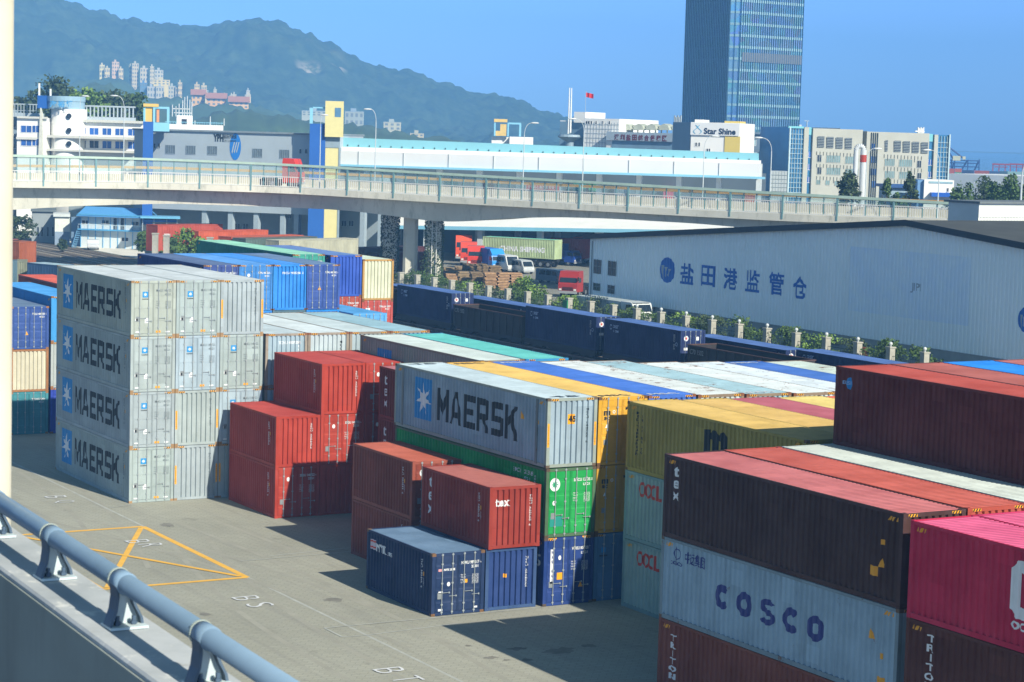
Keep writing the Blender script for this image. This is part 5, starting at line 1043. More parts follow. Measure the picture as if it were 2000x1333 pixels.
# local -x faces the camera's left; the text goes on the face towards the camera
me = decal_mesh(fit(text_mesh('CHINA SHIPPING', 0.05), 2.9, HC*0.30, 7.6, HC*0.28), 'side', L40, 0.006, True); o = link('lettering', me, WHITE, t)
o.location = (0, 0, 0)
def rail_yard_box(u0, vt, u1, D0, D1, col, lab, roofcol=None, H=HC, z=0, text=None, kind='wall', Lm=None, under=None):
    if under: rail_yard_box(u0, at((u0+u1)/2, vt, (D0+D1)/2), u1, D0, D1, '#5a6a70', under, z=-z)
    """container whose long side faces the camera, from the pixel column u0 to u1"""
    zs = None
    if not isinstance(vt, (int, float)): vt = 300; zs = -z; z = 0
    a = at(u0, vt, D0); b = at(u1, vt, D1); L = Lm or (b.xy-a.xy).length; rz = math.atan2(b.y-a.y, b.x-a.x)+math.pi/2
    t = container(0, 0, 0, L, H, col, kind, lab, rust=0.05, roofcol=roofcol, detail=0, haz=False, group='containers parked in the depot'); zz = a.z-H
    t.rotation_euler = (0, 0, rz-math.pi); d = Vector((math.cos(rz-math.pi/2), math.sin(rz-math.pi/2), 0))
    # near long side (local x=0) along a->b, local +y runs b->a
    t.rotation_euler = (0, 0, math.atan2(-d.x, d.y)+math.pi) ; t.location = (b.x, b.y, max(z, 0.02))
    t.scale = (1, 1, ((zs-0.01) if zs else (a.z-max(z, 0.02)))/H)
    if text: decal(t, fit(text_mesh(text, 0.05), L*0.1, H*0.55, L*0.09, H*0.12), 'lettering', WHITE, 'side', True)
    return t
rail_yard_box(308, 440, 435, 290, 297, '#c05540', 'brick red container at the upper left of the row under the viaduct', '#b8503c', text='TRITON', z=2.9, under='grey container under the brick red one below the viaduct')
rail_yard_box(388, 452, 524, 283, 291, '#d0603c', 'orange-red container with vertical white letters under the viaduct', '#d85e42', z=2.9, under='grey container under the orange-red one below the viaduct')
rail_yard_box(452, 463, 593, 277, 286, '#c85c38', 'rust orange container low in the row under the viaduct', '#d0684a', z=2.6, under='grey container under the rust orange one below the viaduct')
rail_yard_box(545, 470, 700, 272, 282, '#b9b8a0', 'dull cream container with a red OOCL mark under the viaduct', '#c9c8b6', z=2.6, text='OOCL', under='grey container under the cream one below the viaduct')
rail_yard_box(480, 466, 620, 275, 284, '#5e7068', 'dark green container with a brown roof below the viaduct', '#8a6a60', z=2.6, under='grey container under the dark green one below the viaduct')
rail_yard_box(640, 486, 830, 293, 305, '#5a3034', 'long dark maroon container left of the viaduct piers', '#6a4a50', z=0)
rail_yard_box(740, 495, 835, 296, 302, '#6a302c', 'maroon container behind the viaduct piers', '#7a4a48', z=0)
t = rail_yard_box(1075, 465, 1160, 330, 330, '#8a2f2c', 'dark red container behind the green one by the warehouse corner', '#3f2c2c', z=1.2)
rail_yard_box(955, 470, 1020, 330, 330, '#4f9ca8', 'pale teal container roof showing above the green CHINA SHIPPING one', '#74b8c4', z=0)
# far-left boxes by the tracks
rail_yard_box(-10, 468, 37, 262, 262, '#5c3a34', 'dark brown container at the left edge beyond the yard', '#b0604c', z=2.6)
rail_yard_box(37, 473, 71, 260, 262, '#a85a34', 'rust brown container end at the left edge beyond the yard', '#a86040', z=2.6)
rail_yard_box(-10, 509, 34, 250, 250, '#5a7884', 'grey container under the dark brown one at the left edge', None, z=0)
rail_yard_box(34, 509, 54, 252, 252, '#8a8f78', 'olive grey container end under the rust brown one', None, z=0)
rail_yard_box(53, 513, 112, 250, 246, '#34567c', 'slate blue container with a dark name patch left of the four-high stack', '#9ab4be', z=0)
# timber stacks
TW = flat('#9a7a58', 0.9, 0, 0.25, 3, 'sawn_timber'); k = 0
for (u, v, L_, W_2, H_, lab) in ((880,552,5.5,2.4,1.0,'leftmost low stack of weathered planks behind the fence'), (905,560,5.0,2.4,1.4,'plank stack second from the left behind the fence'), (930,566,5.0,2.4,1.8,'plank stack in the middle, in front of the red trucks'), (955,570,5.0,2.4,2.0,'tall plank stack right of the middle one'), (982,574,5.0,2.4,2.2,'rightmost tall plank stack with orange-brown ends'),
                             (900,542,5.5,2.4,1.2,'back plank stack with dark tarpaulin edge'), (940,546,5.5,2.4,1.6,'back plank stack in front of the blue truck')):
    p = onz(u, v-8, 0); t = thing('timber_stack', lab, 'timber stack', (p.x, p.y, 0.012), -YAW+0.15, 'stacks of planks behind the fence'); R = random.Random(k); k += 1; lay = int(H_/0.2)
    m = MB()
    for q in range(3):
        lq = lay-R.randint(0, 1)
        for j in range(lq):
            o = R.uniform(-0.15, 0.15); a0 = -L_/2+q*L_/3+R.uniform(0.02, 0.12); m.box(a0+o, -W_2/2+R.uniform(0, 0.25), j*0.2, a0+o+L_/3-0.2, W_2/2-R.uniform(0, 0.25), j*0.2+0.145)
    part('planks', m, flat(['#a08a68', '#8a7658', '#b4906a'][k % 3], 0.9, 0, 0.3, 3, 'sawn_timber'), t)
# ---- standing man
def person(p, label, rz):
    t = thing('person', label, 'person', p, rz)
    def skin(nm, J, E, mat, sub=1):
        me = bpy.data.meshes.new(nm); me.from_pydata([j[:3] for j in J], E, []); o = bpy.data.objects.new(nm, me); C.objects.link(o); md = o.modifiers.new('s', 'SKIN')
        for i, j in enumerate(J):
            v = me.skin_vertices[0].data[i]; v.radius = (j[3], j[4] if len(j) > 4 else j[3]); v.use_root = (i == 0)
        o.modifiers.new('u', 'SUBSURF').levels = sub; o.modifiers['u'].render_levels = sub
        bpy.context.view_layer.update(); m2 = bpy.data.meshes.new_from_object(o.evaluated_get(bpy.context.evaluated_depsgraph_get())); bpy.data.objects.remove(o); m2.materials.clear(); m2.materials.append(None)
        for q in m2.polygons: q.use_smooth = True
        return link(nm, m2, mat, t)
    SK = flat('#b58a6c', 0.6, 0, 0.05)
    J = [(0,0,0.95,0.13,0.10),(0,0,1.15,0.13,0.10),(0,0,1.38,0.16,0.10),(0,0,1.50,0.06),(0,0,1.58,0.07),(0,0.01,1.68,0.095,0.10),(0.20,0,1.40,0.055),(0.30,-0.04,1.16,0.045),(0.22,-0.14,0.98,0.035),(-0.20,0,1.40,0.055),(-0.30,-0.04,1.16,0.045),(-0.22,-0.14,0.98,0.035),(0.10,0,0.88,0.085),(0.12,0,0.50,0.06),(0.13,0,0.10,0.045),(0.13,-0.14,0.05,0.04),(-0.10,0,0.88,0.085),(-0.12,0,0.50,0.06),(-0.13,0,0.10,0.045),(-0.13,-0.14,0.05,0.04)]
    E = [(0,1),(1,2),(2,3),(3,4),(4,5),(2,6),(6,7),(7,8),(2,9),(9,10),(10,11),(0,12),(12,13),(13,14),(14,15),(0,16),(16,17),(17,18),(18,19)]
    skin('body', J, E, SK)
    J2 = [(0,0,0.93,0.15,0.12),(0,0,1.15,0.15,0.12),(0,0,1.38,0.18,0.12),(0,0,1.47,0.08),(0.20,0,1.40,0.07),(0.30,-0.04,1.16,0.06),(0.23,-0.13,1.00,0.05),(-0.20,0,1.40,0.07),(-0.30,-0.04,1.16,0.06),(-0.23,-0.13,1.00,0.05)]
    skin('jacket', J2, [(0,1),(1,2),(2,3),(2,4),(4,5),(5,6),(2,7),(7,8),(8,9)], flat('#20252c', 0.8, 0, 0.1))
    J3 = [(0,0,0.95,0.14,0.11),(0.10,0,0.86,0.10),(0.12,0,0.50,0.075),(0.13,0,0.12,0.06),(-0.10,0,0.86,0.10),(-0.12,0,0.50,0.075),(-0.13,0,0.12,0.06)]
    skin('trousers', J3, [(0,1),(1,2),(2,3),(0,4),(4,5),(5,6)], flat('#1d2026', 0.8, 0, 0.1))
    m = MB(); m.blob((0, 0.02, 1.72), 0.10, 0.11, 0.10, 3, 0.03, 12, 8); part('hair', m, flat('#15110f', 0.7, 0, 0.05), t, True)
    for s in (-1, 1): m = MB(); m.blob((s*0.13, -0.06, 0.05), 0.05, 0.15, 0.05, 1, 0); part('shoe', m, flat('#15161a', 0.6, 0, 0.05), t, True)
    return t
person(gp(1059,551), 'man in dark clothes standing with arms bent in the depot yard', -YAW+0.3)
# car and huts at the left
rz = math.radians(-108); van(rear(gp(182,489), rz, 4.4), rz, 'white car parked in front of the two-storey prefab hut', '#e4e8e8', 4.4, 1.5, 1.75, 'car', 'parked_car')
# lorry on the viaduct
p, nn, L_ = on_bridge(cum[int((545+60)/14.4)]); d_ = bl[70]-bl[30]; rz = math.atan2(d_.y, d_.x)
t = tractor((p.x+nn.x*5-4*math.cos(rz), p.y+nn.y*5-4*math.sin(rz), L_(ZB)-0.15), rz, 'orange-red tractor truck driving on the viaduct', '#e0402a', 3.9)

# ================================================================ FAR BUILDINGS
class Fac:
    """a vertical front plane standing at a real place: from the sight line u0 at D0 to u1 at D1"""
    def __init__(s, u0, D0, u1, D1, v=300):
        a = at(u0, v, D0); b = at(u1, v, D1); s.o = Vector((a.x, a.y, 0)); d = Vector((b.x-a.x, b.y-a.y, 0)); s.W = d.length; s.d = d/s.W; s.n = Vector((-s.d.y, s.d.x, 0)); s.rz = math.atan2(s.d.y, s.d.x)
    def px(s, u, v, dep=0.0):
        r = ray(u, v); o = s.o+s.n*dep; k = s.n.dot(o)/(s.n.x*r.x+s.n.y*r.y); p = CO+r*k; return (p-s.o).dot(s.d), p.z
    def box(s, m, u0, v0, u1, v1, d0, d1, zb=None, dep=None):
        dep = d0 if dep is None else dep; a = s.px(u0, (v0+v1)/2, dep); b = s.px(u1, (v0+v1)/2, dep); zt = s.px((u0+u1)/2, v0, dep)[1]; zl = s.px((u0+u1)/2, v1, dep)[1] if zb is None else zb
        m.box(a[0], d0, zl, b[0], d1, zt); return a[0], zl, b[0], zt
    def th(s, name, lab, cat, group=None): return thing(name, lab, cat, tuple(s.o), s.rz, group)
WH = flat('#fbfbf4', 0.7, 0, 0.05, 0.3, 'white_render'); GRW = flat('#b4c2c8', 0.8, 0, 0.08, 0.2, 'grey_render'); BGL = flat('#2f62b0', 0.15, 0, 0.25, 0.5, 'blue_glass', 0.7); DGL = flat('#2b3540', 0.15, 0, 0.3, 0.5, 'dark_glass', 0.7)
BLP = flat('#1f62b4', 0.6, 0, 0.05, 0.5, 'blue_render'); LBP = flat('#8fd0e8', 0.6, 0, 0.04, 0.5, 'pale_blue_render'); YLP = flat('#e8d070', 0.6, 0, 0.04, 0.5, 'yellow_render'); STN = flat('#bcbdb0', 0.85, 0, 0.07, 0.3, 'stone_cladding'); CON = flat('#8a8f8c', 0.85, 0, 0.12, 0.5)
def win(t, F, u0, v0, u1, v1, mat=None, bars=2, proud=0.04, dep=0.0, frame=None):
    m = MB(); a0, z0, b0, z1 = F.box(m, u0, v0, u1, v1, dep-proud, dep-0.005, dep=dep); o = part('window', m, mat or BGL, t)
    m = MB(); w_ = max(0.06, (b0-a0)*0.03)
    for k in range(bars+1): x = a0+(b0-a0)*k/bars; m.box(x-w_/2, dep-proud-0.05, z0-w_/2, x+w_/2, dep-proud-0.002, z1+w_/2)
    m.box(a0-w_, dep-proud-0.06, z0-w_, b0+w_, dep-proud-0.051, z0); part('frame', m, frame or WH, o); return o
def lettering(t, F, s_, u0, v0, u1, v1, mat, bold=0.02, dep=0.0, proud=0.06):
    a = F.px(u0, (v0+v1)/2, dep); b = F.px(u1, (v0+v1)/2, dep); zt = F.px((u0+u1)/2, v0, dep)[1]; zb = F.px((u0+u1)/2, v1, dep)[1]
    vs, fs_ = fit(text_mesh(s_, bold), a[0], zb, b[0]-a[0], zt-zb); m = MB(); m.keep = True; m.add([(x, dep-proud, y) for x, y in vs], fs_); return part('lettering', m, mat, t)
# ---- white office with the round stair tower
F = Fac(28, 392, 278, 386); t = F.th('office_building', 'white three-storey office with a round stair tower, blue windows and a blue-lettered crown', 'building')
m = MB(); F.box(m, 33, 230, 90, 330, 0, 12, zb=0); F.box(m, 88, 240, 280, 330, 3, 16, zb=0); part('wall', m, WH, t)
m = MB(); F.box(m, 33, 228, 92, 232, -0.5, 0, dep=-0.5); F.box(m, 130, 235, 281, 240, 2.3, 3.0, dep=3); F.box(m, 68, 266, 262, 271, 0.2, 3.0, dep=1); F.box(m, 68, 293, 262, 297, 0.2, 3.0, dep=1); F.box(m, 33, 268, 72, 273, -0.4, 0, dep=0); part('cornice', m, flat('#dcdcd0', 0.7, 0, 0.05), t)
a = F.px(90, 250); b = F.px(158, 250); cx = (a[0]+b[0])/2; r = (b[0]-a[0])/2; z1 = F.px(120, 213)[1]; z2 = F.px(120, 188)[1]
m = MB(); m.lathe([(r, 0), (r, z1)], cx, r+0.5, 28); part('stair_tower', m, WH, t, True)
m = MB(); m.lathe([(r*1.06, z1), (r*1.06, z1+1.3), (r*1.10, z1+1.35), (r*1.10, z2), (0.5, z2+0.01)], cx-0.6, r+0.5, 28); part('crown_band', m, flat('#9fc0cf', 0.4, 0, 0.05, 0.5), t)
m = MB(); F.box(m, 73, 187, 90, 212, 0.8, 5, dep=0.8); part('blue_panel', m, BLP, t)
for i, ch in enumerate('海裕楼'): lettering(t, F, ch, 97+i*16, 197, 111+i*16, 210, flat('#4fa4dc', 0.5), 0.03, dep=-0.7)
for v in (227, 255, 281):
    c_ = F.px(134, v); m = MB(); m.M = Matrix.Translation((c_[0], 0.25, c_[1])); m.tube((0,0.1,0), (0,-0.06,0), 0.46, n=20); part('round_window', m, DGL, t); 
m = MB(); a_ = F.px(80, 262); m.prism([(a_[0]-0.7, 0), (a_[0]+0.7, 0), (a_[0]+0.35, F.px(80, 214)[1]-1), (a_[0], F.px(80, 211)[1])], -0.6, 0.2, 'y'); part('fin', m, flat('#dfe0d0', 0.6), t)
for u0, u1 in ((41,62),(63,77)): win(t, F, u0, 246, u1, 259); win(t, F, u0, 272, u1, 285)
for i in range(6):
    u = 150+i*25; win(t, F, u, 250+i*0.6, u+18, 263+i*0.6, dep=3); win(t, F, u, 275+i*0.6, u+18, 289+i*0.6, dep=3, mat=BGL if i > 1 else DGL)
m = MB()
for k in range(14): F.box(m, 160+k*7.6, 208+k*0.3, 162+k*7.6, 230, 6, 6.3, dep=6)
F.box(m, 158, 207, 264, 210, 6, 6.4, dep=6); F.box(m, 158, 229, 264, 238, 6, 6.5, dep=6); part('roof_pergola', m, GRW, t)
m = MB()
for k in range(9): F.box(m, 22+k*6, 204, 23+k*6, 228, 8, 8.2, dep=8)
F.box(m, 20, 203, 74, 205, 8, 8.3, dep=8); F.box(m, 20, 216, 74, 217, 8, 8.3, dep=8); F.box(m, 20, 221, 74, 229, 8, 12, dep=8); part('roof_lattice', m, GRW, t)
for (u, v0, v1) in ((75,163,188), (97,174,188)): m = MB(); F.box(m, u, v0, u+2.5, v1, 4, 4.4, dep=4); part('antenna', m, WH, t)
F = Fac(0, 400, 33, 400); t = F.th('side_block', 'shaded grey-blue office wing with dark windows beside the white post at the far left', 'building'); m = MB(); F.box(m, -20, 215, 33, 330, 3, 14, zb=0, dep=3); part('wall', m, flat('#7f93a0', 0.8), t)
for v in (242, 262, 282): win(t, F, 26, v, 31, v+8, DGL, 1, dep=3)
# ---- YPH warehouse
F = Fac(262, 352, 618, 338); t = F.th('logistics_warehouse', 'grey-blue warehouse with a blue oval logo and dark letters behind the viaduct', 'warehouse')
m = MB(); F.box(m, 262, 258, 612, 330, 0, 20, zb=6.3); part('wall', m, GRW, t)
m = MB(); F.box(m, 262, 340, 740, 440, 6, 22, zb=0, dep=6); F.box(m, 320, 380, 745, 396, 0.2, 21, dep=0); part('ground_floor', m, flat('#9aa9b0', 0.85, 0, 0.1, 0.3), t)
m = MB()
for k, u in enumerate((398, 449, 499, 551, 578, 642, 707, 742)): F.box(m, u-4, 388, u+5, 470, 0.3, 1.3, zb=0, dep=0.3)
part('columns', m, flat('#a9bac2', 0.8, 0, 0.06), t)
for u, v in ((333,284),(373,285),(415,286),(503,291),(556,293)): win(t, F, u-9, v, u+9, v+16, flat('#6f7f88', 0.3, 0, 0.2), 4, frame=flat('#8a9aa2', 0.6))
for u, v in ((302,281),(311,281),(587,292),(598,292)): win(t, F, u-2, v, u+2, v+8, DGL, 1, frame=GRW)
for u, v in ((464,438),(480,438),(565,417),(672,432),(686,432)): win(t, F, u-5, v, u+5, v+10, DGL, 2, dep=6, frame=GRW)
a = F.px(460, 287); rr = F.px(471, 287)[0]-a[0]; rz_ = a[1]-F.px(460, 313)[1]
m = MB(); m.keep = True; vs, fs_ = shape_disc(a[0], a[1], rr, 28, rz_); m.add([(x, -0.05, y) for x, y in vs], fs_); part('logo', m, flat('#2f86d8', 0.5, 0, 0.04), t)
m = MB(); m.keep = True
for k in range(3): x0 = a[0]-rr*0.6+k*rr*0.4; m.add([(x0+rr*0.35, -0.09, a[1]+rz_*0.35), (x0+rr*0.55, -0.09, a[1]+rz_*0.35), (x0+rr*0.1, -0.09, a[1]-rz_*0.55+k*0.1), (x0-rr*0.05, -0.09, a[1]-rz_*0.4)], [(0,1,2,3)])
part('logo', m, GRW, t)
lettering(t, F, 'YPH', 417, 262, 437, 277, flat('#28323c', 0.6), 0.05); lettering(t, F, '盐田港物流', 438, 263, 463, 271, flat('#28323c', 0.6), 0.02, proud=0.14)
lettering(t, F, 'YPH LOGISTICS', 438, 274, 462, 277, flat('#28323c', 0.6), 0.02, proud=0.14)
m = MB(); F.box(m, 260, 256, 614, 259, -0.3, 20.2, dep=0); part('roof_edge', m, flat('#8d9aa0', 0.8), t)
# ---- white upper deck building behind it
F = Fac(318, 372, 445, 372); t = F.th('rooftop_building', 'white low building with a railed roof terrace and telecom masts behind the blue gate tower', 'building')
m = MB(); F.box(m, 322, 244, 436, 262, 0, 14, zb=0); F.box(m, 345, 226, 376, 246, 2, 8, dep=2); part('wall', m, WH, t); m = MB(); F.box(m, 355, 233, 365, 245, 1.85, 1.99, dep=2); part('door', m, DGL, t)
m = MB()
for k in range(24): F.box(m, 324+k*4.7, 239, 324.6+k*4.7, 245, 0, 0.1)
F.box(m, 322, 239, 436, 240, 0, 0.1); part('railing', m, LBP, t)
m = MB()
for k, (u, v) in enumerate(((336,205),(343,208),(349,203),(356,196),(360,190),(365,188),(370,195),(374,199),(380,236),(410,228),(437,232))): F.box(m, u, v, u+1.6, 228 if k < 8 else 246, 3, 3.15, dep=3)
F.box(m, 336, 212, 372, 214, 3, 3.2, dep=3); F.box(m, 340, 220, 374, 222, 3, 3.2, dep=3); part('telecom_masts', m, flat('#c9d2d4', 0.6), t)
# ---- gate towers, blue and yellow
F = Fac(279, 345, 331, 345); t = F.th('gate_tower', 'dark blue gate tower with a yellow curled panel and an open pale blue frame', 'tower')
m = MB(); F.box(m, 279, 238, 299, 330, -1, 4, zb=4, dep=-1); part('shaft', m, BLP, t); m = MB(); F.box(m, 280, 203, 310, 209, -1, 4, dep=-1); F.box(m, 284, 211, 298, 238, -0.6, 3.5, dep=-0.6); part('yellow_panel', m, flat('#e8c46a', 0.6, 0, 0.04), t)
m = MB(); F.box(m, 280, 211, 284, 238, -0.8, 3.4, dep=-0.8); F.box(m, 299, 209, 303, 240, -0.9, -0.3, dep=-0.9); F.box(m, 303, 209, 331, 213, -0.9, -0.3, dep=-0.9); F.box(m, 326, 213, 331, 240, -0.9, -0.3, dep=-0.9); F.box(m, 299, 240, 331, 257, -0.9, 3, dep=-0.9); part('pale_blue_frame', m, LBP, t)
m = MB(); F.box(m, 306, 212, 311, 239, -0.7, -0.4, dep=-0.7); part('orange_strip', m, flat('#e8a070', 0.6), t)
F = Fac(603, 336, 672, 336); t = F.th('gate_tower', 'tall gate tower, blue at the left and pale yellow with a small opening', 'tower')
m = MB(); F.box(m, 603, 242, 634, 460, -0.5, 6, zb=0, dep=-0.5); part('shaft', m, BLP, t); m = MB(); F.box(m, 635, 198, 671, 268, -1.2, 4, dep=-1.2); F.box(m, 635, 289, 661, 345, -0.2, 5, zb=0, dep=-0.2); part('yellow_panel', m, flat('#e4da98', 0.6, 0, 0.04), t)
m = MB(); F.box(m, 605, 211, 611, 242, -0.6, 2, dep=-0.6); F.box(m, 611, 209.5, 635, 212, -0.6, -0.2, dep=-0.6); part('pale_blue_frame', m, LBP, t); m = MB(); F.box(m, 634, 268, 664, 289, -0.3, 4, dep=-0.3); F.box(m, 661, 289, 665, 345, -0.3, 4, zb=0, dep=-0.3); part('grey_pier', m, flat('#8fa2ac', 0.7), t)
m = MB(); F.box(m, 654, 211, 666, 229, -1.24, -1.205, dep=-1.2); part('opening', m, flat('#5c88a8', 0.3), t)
F = Fac(963, 372, 1022, 372); t = F.th('gate_tower', 'small yellow and pale blue square frame above the long white canopy', 'tower')
m = MB(); F.box(m, 965, 233, 991, 239, 0, 3); F.box(m, 977, 243, 989, 266, 0.1, 3, dep=0.1); F.box(m, 968, 256, 977, 266, 0.1, 3, dep=0.1); part('yellow_panel', m, flat('#e8c77c', 0.6), t)
m = MB(); F.box(m, 965, 240, 968, 266, -0.1, 0.5, dep=0); F.box(m, 991, 240, 994, 267, -0.1, 0.5, dep=0); F.box(m, 994, 240, 1018, 243.5, -0.1, 0.5, dep=0); F.box(m, 1014, 243.5, 1018, 267, -0.1, 0.5, dep=0); part('pale_blue_frame', m, LBP, t)
m = MB(); F.box(m, 995, 268, 1041, 300, -0.4, 4, zb=10, dep=-0.4); F.box(m, 960, 268, 995, 300, 1, 4, zb=10, dep=1); part('base', m, WH, t)
# ---- long white canopy warehouse
F = Fac(664, 347, 1482, 335, 290); t = F.th('canopy_warehouse', 'very long white canopy warehouse with a pale turquoise top edge behind the viaduct', 'warehouse')
def slope(m, u0, u1, va0, vb0, va1, vb1, d0, d1, dep):   # strip whose top runs va0->va1 and foot vb0->vb1
    A = F.px(u0, va0, dep); B = F.px(u1, va1, dep); c_ = F.px(u0, vb0, dep); d_ = F.px(u1, vb1, dep)
    m.add([(A[0], d0, A[1]), (B[0], d0, B[1]), (d_[0], d0, d_[1]), (c_[0], d0, c_[1]), (A[0], d1, A[1]), (B[0], d1, B[1]), (d_[0], d1, d_[1]), (c_[0], d1, c_[1])], [(0,1,2,3),(4,7,6,5),(0,4,5,1),(3,2,6,7),(0,3,7,4),(1,5,6,2)])
m = MB(); slope(m, 666, 1480, 269, 288, 300, 315, 2.0, 4.0, 2.0); part('turquoise_fascia', m, flat('#8fd0dc', 0.6, 0, 0.04, 0.2), t)
m = MB(); slope(m, 666, 1484, 287, 295, 314, 320, 1.4, 3.9, 1.6); part('gutter', m, WH, t)
m = MB(); slope(m, 664, 1482, 295, 322, 320, 347, -1.5, 1.6, -1.5); part('canopy', m, flat('#eceeec', 0.5, 0, 0.04, 0.1), t)
m = MB(); slope(m, 662, 1494, 321, 325, 346, 350.5, -2.2, -1.5, -2.0); part('lower_edge', m, LBP, t)
m = MB()
for k in range(9): u = 700+k*88; v = 296+k*2.85; F.box(m, u, v, u+1.0, v+27, -1.62, -1.5, dep=-1.5)
part('panel_joints', m, flat('#b8c2c4', 0.6), t)
for k in range(38): u = 678+k*21.2; v = 283+k*0.74; m = MB(); F.box(m, u, v, u+1.8, v+2.6, 1.9, 2.0, dep=1.9); part('vent', m, DGL, t)
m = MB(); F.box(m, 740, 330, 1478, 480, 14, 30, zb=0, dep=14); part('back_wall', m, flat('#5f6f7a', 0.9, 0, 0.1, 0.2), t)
m = MB()
for k in range(11): u = 700+k*78; F.box(m, u-5, 320, u+5, 480, 1, 2.2, zb=0, dep=1)
part('columns', m, flat('#cdd6d6', 0.8, 0, 0.06), t)
for k in range(9): u = 760+k*82; m = MB(); F.box(m, u-26, 445 if k < 8 else 440, u+26, 475, 13.8, 13.99, zb=0.02, dep=14); part('loading_door', m, flat('#3b4a58', 0.7, 0, 0.2, 0.3) if k % 2 else flat('#6f7f88', 0.7), t)
Fc = F
F = Fac(865, 313, 1400, 300); 
A = [F.px(865, 441), F.px(985, 430), F.px(1180, 425), F.px(1400, 445)]
t = F.th('loading_canopy', 'white loading bay canopy with a pale blue rim just under the viaduct', 'canopy')
m = MB(); m.prism([(F.px(742, 437)[0], F.px(742, 437)[1]), (F.px(1395, 452)[0], F.px(1395, 452)[1]), (F.px(1395, 452)[0], F.px(1395, 452)[1]+0.9), (F.px(742, 430)[0], F.px(742, 430)[1]+0.9)], 14.6, 24, 'y')
m = MB(); a0 = F.px(742, 440, 18); b0 = F.px(1420, 451, 18); m.add([(a0[0], 18, a0[1]), (b0[0], 18, b0[1]), (b0[0], 34, b0[1]+2.6), (a0[0], 34, a0[1]+2.6), (a0[0], 18, a0[1]-0.25), (b0[0], 18, b0[1]-0.25), (b0[0], 34, b0[1]+2.35), (a0[0], 34, a0[1]+2.35)], [(0,1,2,3),(4,7,6,5),(0,4,5,1),(3,2,6,7),(0,3,7,4),(1,5,6,2)]); part('roof', m, WH, t)
m = MB(); m.add([(a0[0], 17.9, a0[1]), (b0[0], 17.9, b0[1]), (b0[0], 17.9, b0[1]-0.55), (a0[0], 17.9, a0[1]-0.55), (a0[0], 17.99, a0[1]), (b0[0], 17.99, b0[1]), (b0[0], 17.99, b0[1]-0.55), (a0[0], 17.99, a0[1]-0.55)], [(0,1,2,3),(4,7,6,5),(0,4,5,1),(3,2,6,7),(0,3,7,4),(1,5,6,2)]); part('rim', m, LBP, t)
for u in (832, 937, 1053, 1170, 1290): m = MB(); F.box(m, u-5, 448, u+5, 480, 19, 20, zb=0, dep=19); part('column', m, flat('#d3dcdc', 0.8, 0, 0.05), t)
# banner and containers glimpsed behind the viaduct railing
F = Fac(1000, 350, 1480, 339); t = F.th('loading_platform', 'raised concrete loading platform behind the viaduct where containers stand', 'platform'); m = MB(); m.box(-100, 2, 9.4, 70, 16, 9.85); part('slab', m, CON, t); 
for k in range(9): m = MB(); m.box(-95+k*20, 3, 0, -94+k*20, 4, 9.4); part('column', m, CON, t)
F = Fac(1028, 289, 1092, 287); t = F.th('banner', 'red banner with white characters hanging behind the viaduct railing', 'banner'); m = MB(); F.box(m, 1028, 361, 1092, 372, 0, 0.1); part('cloth', m, flat('#d83a38', 0.7, 0, 0.04), t); m = MB(); F.box(m, 1026, 360, 1028, 380, 0, 0.1, zb=11.0); F.box(m, 1092, 361, 1094, 380, 0, 0.1, zb=11.0); part('pole', m, GRW, t); lettering(t, F, '坚守初心高质 筑牢安全', 1031, 363, 1089, 370, WHITE, 0.01)
for (u0, u1, vt, c_, lab) in ((868,895,352,'#3f8f8c','teal container glimpsed behind the viaduct railing'),(1120,1145,355,'#3f9f98','turquoise container glimpsed right of the red banner'),(1150,1172,358,'#2f9a6a','green container glimpsed behind the viaduct railing'),(1296,1316,364,'#d84a6a','pink container glimpsed behind the viaduct railing'),(1200,1240,362,'#7a8fa0','grey container glimpsed behind the viaduct railing'),(940,965,352,'#8a5a5a','dull red container glimpsed behind the left half of the railing'),(1455,1475,378,'#b86a58','rust container glimpsed behind the right part of the railing')):
    rail_yard_box(u0, vt, u1, 349, 349, c_, lab, z=9.87, Lm=None)
# ---- customs building with masts
F = Fac(1088, 470, 1345, 455); t = F.th('customs_building', 'white and glass customs building with twin masts and a dark red character sign', 'building')
m = MB(); F.box(m, 1141, 232, 1209, 300, 0, 18, zb=0); F.box(m, 1121, 219, 1143, 240, 3, 12, dep=3); F.box(m, 1093, 236, 1142, 300, 4, 16, zb=0, dep=4); F.box(m, 1184, 259, 1316, 300, -2, 14, zb=0, dep=-2); part('wall', m, WH, t)
m = MB(); F.box(m, 1093, 238, 1141, 300, 3.8, 3.98, zb=5, dep=3.8); part('glass_front', m, flat('#7fa0b4', 0.2, 0, 0.15, 0.3), t); m = MB(); F.box(m, 1196, 276, 1315, 300, -2.15, -2.02, zb=5, dep=-2); part('glass_front', m, flat('#7fa0b4', 0.2, 0, 0.15, 0.3), t)
m = MB()
for k in range(12): F.box(m, 1141+k*5.8, 240, 1141.6+k*5.8, 298, -0.06, -0.01)
for k in range(6): F.box(m, 1141, 243+k*9, 1209, 243.8+k*9, -0.08, -0.061, dep=0)
part('cladding_joints', m, flat('#a9b8c0', 0.6), t)
for u in (1154,1163,1176,1189): win(t, F, u, 237, u+3, 244, DGL, 1)
win(t, F, 1144, 237, 1152, 243, DGL, 2)
m = MB(); F.box(m, 1184, 259, 1317, 276, -2.6, -2.2, dep=-2.6); part('sign_board', m, flat('#aebfc8', 0.5, 0, 0.05), t)
for i, ch in enumerate('深圳盐田综合保税区'): lettering(t, F, ch, 1200+i*11.7, 262.5+i*0.3, 1209+i*11.7, 274+i*0.3, flat('#7a2630', 0.6), 0.035, dep=-2.6)
